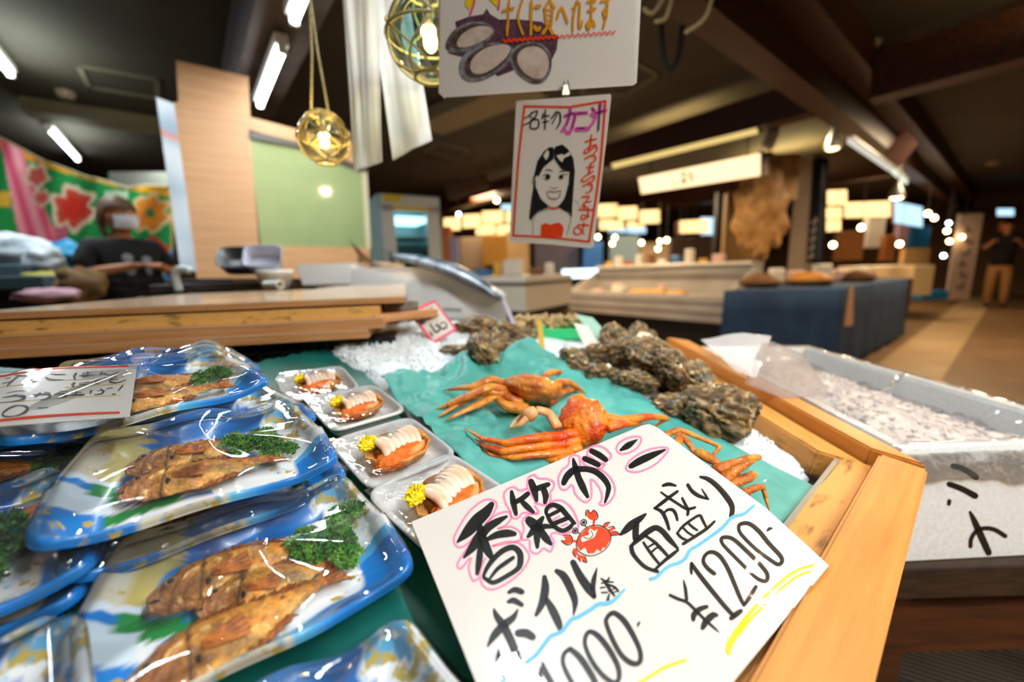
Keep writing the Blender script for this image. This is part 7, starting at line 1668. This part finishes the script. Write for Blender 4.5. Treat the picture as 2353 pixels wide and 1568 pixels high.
# ---------------------------------------------------------------- light boxes, lanterns, bulbs
M_['lbox'] = emat('warm_lightbox', '#ffdba6', 1.3); M_['lbox2'] = emat('warm_lantern', '#ffcf88', 1.6); M_['cbox'] = emat('cool_lightbox', '#bfe6ff', 1.0)
def quadbox(name, label, cat, q, Yl, Yr, m, th=.12, group=None, frame_m=None, face='panel'):
    """lit box from four pixels (tl, tr, br, bl), left edge at Yl and right edge at Yr"""
    P = [at(*q[0], Yl), at(*q[1], Yr), at(*q[2], Yr), at(*q[3], Yl)]; n = (P[1] - P[0]).cross(P[3] - P[0]).normalized()
    if n.y < 0: n = -n
    t = thing(name, label, cat, sum(P, Vector()) / 4, group)
    mb = MB(); mb.hexa(P, [p + n * .01 for p in P]); mb.build(face, m, t, local=True)
    mb = MB(); c = sum(P, Vector()) / 4; Q = [c + (p - c) * 1.03 + n * .011 for p in P]; mb.hexa(Q, [p + n * th for p in Q]); mb.build('case', frame_m or M_['brownb'], t, local=True)
    return t, P, n
t, P, n = quadbox('light_box_sign', 'long warm glowing box sign hanging above the display case', 'sign', [(1467, 409), (1746, 352), (1746, 404), (1474, 446)], 5.7, 4.4, M_['lbox'])
mb = MB(); cU = (P[1] - P[0]); dU = (P[3] - P[0])
for a, b, ww, hh in ((.40, .22, .10, .10), (.43, .15, .02, .65), (.40, .55, .09, .10), (.395, .70, .10, .10), (.49, .2, .018, .6), (.46, .35, .09, .10), (.47, .62, .08, .10), (.33, .45, .02, .4)):
    c = P[0] + cU * a + dU * b - n * .004; mb.hexa([c, c + cU * ww * .5, c + cU * ww * .5 + dU * hh, c + dU * hh], [p - n * .002 for p in (c, c + cU * ww * .5, c + cU * ww * .5 + dU * hh, c + dU * hh)])
mb.build('lettering', mat('brown_letter', '#5a3a14', .6), t, local=True)
for k in (.1, .9):
    a = P[0] + cU * k + n * .05; mb = MB(); mb.tube([a, Vector((a.x, a.y, 2.75))], .008, 6); mb.build('hanger', M_['dark'], t, local=True)
pb = quadbox('strip_lamp', 'long dim yellow strip lamp under the beam above the box sign', 'lamp', [(1405, 376), (1738, 294), (1742, 307), (1408, 388)], Pz(1405, 376, 2.27).y, Pz(1738, 294, 2.27).y, emat('dim_strip', '#f0d080', .75, False), .04)
LB = [((1020, 500, 1058, 530), 8.6, 'leftmost in the upper row of lit shop boxes right of the fridge'), ((1064, 492, 1104, 524), 8.6, 'second in the upper row of lit shop boxes right of the fridge'), ((1108, 484, 1156, 514), 8.4, 'third in the upper row of lit shop boxes right of the fridge'), ((1162, 484, 1180, 512), 8.4, 'lit shop box just touching the left edge of the portrait poster'),
      ((1094, 515, 1138, 540), 9.4, 'left of the two lit boxes in the lower row'), ((1142, 516, 1176, 540), 9.4, 'right of the two lit boxes in the lower row'),
      ((1374, 468, 1418, 500), 8.4, 'leftmost in the row of lit boxes right of the portrait poster'), ((1421, 474, 1464, 505), 8.4, 'second lit box right of the portrait poster'), ((1470, 482, 1516, 514), 8.4, 'third lit box right of the portrait poster'), ((1378, 504, 1432, 528), 9.4, 'wide lit box in the lower row right of the portrait poster'), ((1441, 508, 1480, 524), 9.4, 'dimmer lit box in the lower row right of the portrait poster'),
      ((1562, 504, 1628, 536), 8.0, 'single lit box left of the dark post'), ((1902, 436, 1946, 472), 6.6, 'top lit box stacked right of the navy curtain'), ((1900, 476, 1934, 504), 6.6, 'middle lit box stacked right of the navy curtain'), ((1900, 505, 1932, 532), 6.6, 'lowest lit box stacked right of the navy curtain'), ((1942, 462, 2046, 500), 6.9, 'long lit box sign right of the navy curtain')]
for px, Y, l in LB: quadbox('lantern_box', 'warm ' + l, 'light box', [(px[0], px[1] + (4 if px[2] - px[0] > 60 else 2)), (px[2], px[1]), (px[2], px[3] - 2), (px[0], px[3])], Y, Y, M_['lbox2'], .2, 'warm lit shop boxes')
for px, Y, l in (((1398, 522, 1442, 534), 9.6, 'left cool white light strip below the lit boxes'), ((1444, 522, 1484, 536), 9.6, 'right cool white light strip below the lit boxes'), ((1610, 500, 1652, 540), 9.0, 'cool blue-white lit panel beside the dark post'), ((2056, 462, 2120, 512), 7.4, 'bright blue-white lit sign under the aisle beam'), ((2292, 480, 2330, 496), 10., 'small blue light panel at the far right'), ((1152, 470, 1178, 482), 8.8, 'small blue-white lamp left of the portrait poster')):
    quadbox('cool_light', l, 'light', [(px[0], px[1]), (px[2], px[1] + (14 if px[0] == 2056 else 0)), (px[2], px[3] + (10 if px[0] == 2056 else 0)), (px[0], px[3])], Y, Y, M_['cbox'], .05, 'cool white lights')
M_['bulbw'] = emat('round_bulb', '#ffd08a', 26, False); M_['bulbc'] = emat('cool_bulb', '#d6f2ff', 18, False)
BU = [(1141, 460, 6.5, 0, 'alone left of the portrait poster, above the lit boxes'), (1054, 493, 7, 1, 'small and bluish above the leftmost lit boxes'), (994, 485, 6, 1, 'greenish and faint at the right edge of the fridge'), (1374, 545, 8, 0, 'at the lower right corner of the portrait poster'), (1413, 546, 8, 0, 'second from the poster, the higher of a pair'), (1407, 560, 8.4, 0, 'second from the poster, the lower of a pair'), (1474, 558, 8, 0, 'standing alone behind the display case'),
      (1512, 572, 8, 0, 'lowest of the bulbs behind the display case'), (1516, 555, 8.4, 0, 'left of the touching pair behind the display case'), (1532, 552, 8, 0, 'right of the touching pair behind the display case'), (1562, 555, 8, 0, 'upper left of the four clustered bulbs'), (1575, 564, 8, 0, 'lower right of the four clustered bulbs'), (1561, 568, 8.5, 1, 'lower left of the four clustered bulbs'), (1591, 552, 8, 1, 'top right of the four clustered bulbs'),
      (1979, 523, 6, 0, 'below the long lit sign right of the navy curtain'), (1914, 563, 6, 0, 'at the foot of the navy curtain'), (2067, 561, 6.5, 0, 'dull one left of the blue shop sign'), (2132, 491, 7, 0, 'first in the line under the aisle beam'), (2147, 501, 7.5, 0, 'second in the line under the aisle beam'), (2180, 513, 8, 1, 'third in the line under the aisle beam'), (2176, 531, 8, 0, 'fourth in the line under the aisle beam'), (2182, 555, 8.3, 0, 'fifth down the aisle, left of the white banner'), (2168, 588, 7, 1, 'brightest bluish one left of the white banner'), (2210, 545, 8.5, 0, 'faint one in front of the white banner')]
for x, y, Y, k, l in BU:
    p = at(x, y, Y); t = thing('pendant_bulb', 'bare pendant bulb ' + l, 'bulb', p, 'bare pendant bulbs in the hall'); r = .036 * (.8 if k else 1)
    mb = MB(); mb.ball((0, 0, 0), r, 14, 10); mb.build('bulb', M_['bulbc' if k else 'bulbw'], t, smooth=True)
    mb = MB(); mb.tube([(0, 0, r), (0, 0, r + .05)], .018, 8); mb.tube([(0, 0, r + .05), (0, 0, 2.75 - p.z)], .004, 5); mb.build('cord', M_['dark'], t)
# spot lights and lit rails on the long beam
def spot(x, y, Y, label, r=.05, glow=6., tiltx=0.):
    p = at(x, y, Y); t = thing('spot_lamp', label, 'lamp', p, 'spot lamps under the beams'); mb = MB(); mb.lathe([(r, 0), (r * 1.02, .02), (r * .8, .09), (r * .45, .14), (r * .3, .18)], 20, closed=True); mb.build('shade', M_['grey_metal'], t, smooth=True)
    mb = MB(); mb.ball((0, 0, .0), r * .8, 14, 8, (1, 1, .35)); mb.build('bulb', emat('spot_glow', '#ffd39a', glow, False), t, smooth=True)
    mb = MB(); mb.tube([(0, 0, .17), (0, 0, max(.2, 2.32 - p.z))], .008, 6); mb.build('stem', M_['grey_metal'], t)
spot(1913, 342, 3.55, 'spot lamp hanging from the long beam, nearest to the camera', .055, 5)
spot(2060, 455, 5.0, 'bright spot lamp below the lit strip on the long beam', .07, 12)
t = thing('spot_lamp', 'white tilted spot lamp at the right end of the strip lamp', 'lamp', at(1776, 315, 4.2), 'spot lamps under the beams'); a, b = at(1783, 290, 4.2), at(1762, 338, 4.2); mb = MB(); mb.tube([a, a.lerp(b, .3), b], [.03, .055, .06], 14); mb.build('shade', mat('spot_white', '#a09580', .5), t, smooth=True, local=True)
mb = MB(); mb.tube([a, Vector((a.x, a.y, 2.31))], .01, 6); mb.build('stem', M_['grey_metal'], t, local=True)
def beam_strip(label, x0, y0, x1, y1, m, w=.05):
    # on the side of the long beam: follows EA at b = .87
    n = EB; o = GP(0, 1.075, 0); a, b = Pp(x0, y0, o, n), Pp(x1, y1, o, n); t = thing('strip_lamp', label, 'lamp', (a + b) / 2); mb = MB(); d = (b - a).normalized(); mb.box((a + b) / 2 - EB * .02, ((b - a).length, .03, w), Matrix((d, EB, d.cross(EB))).transposed().to_4x4()); mb.build('tube', m, t, local=True)
    mb = MB(); mb.box((a + b) / 2 - EB * .02 + Vector((0, 0, w * .9)), ((b - a).length, .05, w * .5), Matrix((d, EB, d.cross(EB))).transposed().to_4x4()); mb.build('housing', M_['grey_metal'], t, local=True)
beam_strip('lit strip lamp along the side of the long beam', 1945, 325, 2040, 390, emat('strip_glow', '#f3ead8', .6), .035)
beam_strip('second lit strip lamp farther along the long beam', 2045, 392, 2078, 420, emat('strip_glow2', '#eef2d8', .8), .04)
pk = thing('hanging_card', 'reddish card hanging under the ceiling right of the long beam', 'sign', at(2070, 345, 4.6)); mb = MB(); mb.slab([at(2085, 295, 4.6), at(2110, 330, 4.6), at(2068, 385, 4.6), at(2030, 352, 4.6)], .006); mb.build('card', mat('reddish_card', '#8a4a34', .7), pk, local=True)
gd = pixel_bar('ceiling_duct', 2075, 262, 2190, 460, 2.6, .12, .1, mat('grey_duct', '#6a6354', .6), 'grey duct running along the ceiling right of the long beam', 'duct')
# ropes and cables looped on the beam behind the oyster poster
for i, (pts, l) in enumerate(((((1478, 18), (1500, 30), (1528, -10)), 'pale looped cable at the right edge of the oyster poster'), (((1505, 50), (1530, 40), (1545, -10)), 'second pale cable beside the oyster poster'), (((1575, 75), (1620, 40), (1640, -20)), 'thin pale cable hanging before the long beam'))):
    P = [at(x, y, 1.9) for x, y in pts]; t = thing('cable', l, 'cable', P[0]); mb = MB(); mb.tube(crom([tuple(p) for p in P], 6), .008, 8); mb.build('cord', M_['rope'], t, smooth=True, local=True)
P = [at(1520, 60, 2.2), at(1525, 140, 2.2), at(1545, 160, 2.2), at(1560, 130, 2.2), at(1568, 60, 2.2)]; t = thing('cable', 'dark looped cable hanging from the long beam', 'cable', P[0]); mb = MB(); mb.tube(crom([tuple(p) for p in P], 6), .014, 8); mb.build('cord', M_['dark'], t, smooth=True, local=True)
# brown shop signboard hung left of the portrait
quadbox('wooden_signboard', 'dark wooden signboard hanging above the lit shop boxes', 'sign', [(1020, 425), (1110, 402), (1122, 432), (1030, 458)], 6.8, 6.4, mat('sign_wood', '#5c3410', .6), .05)
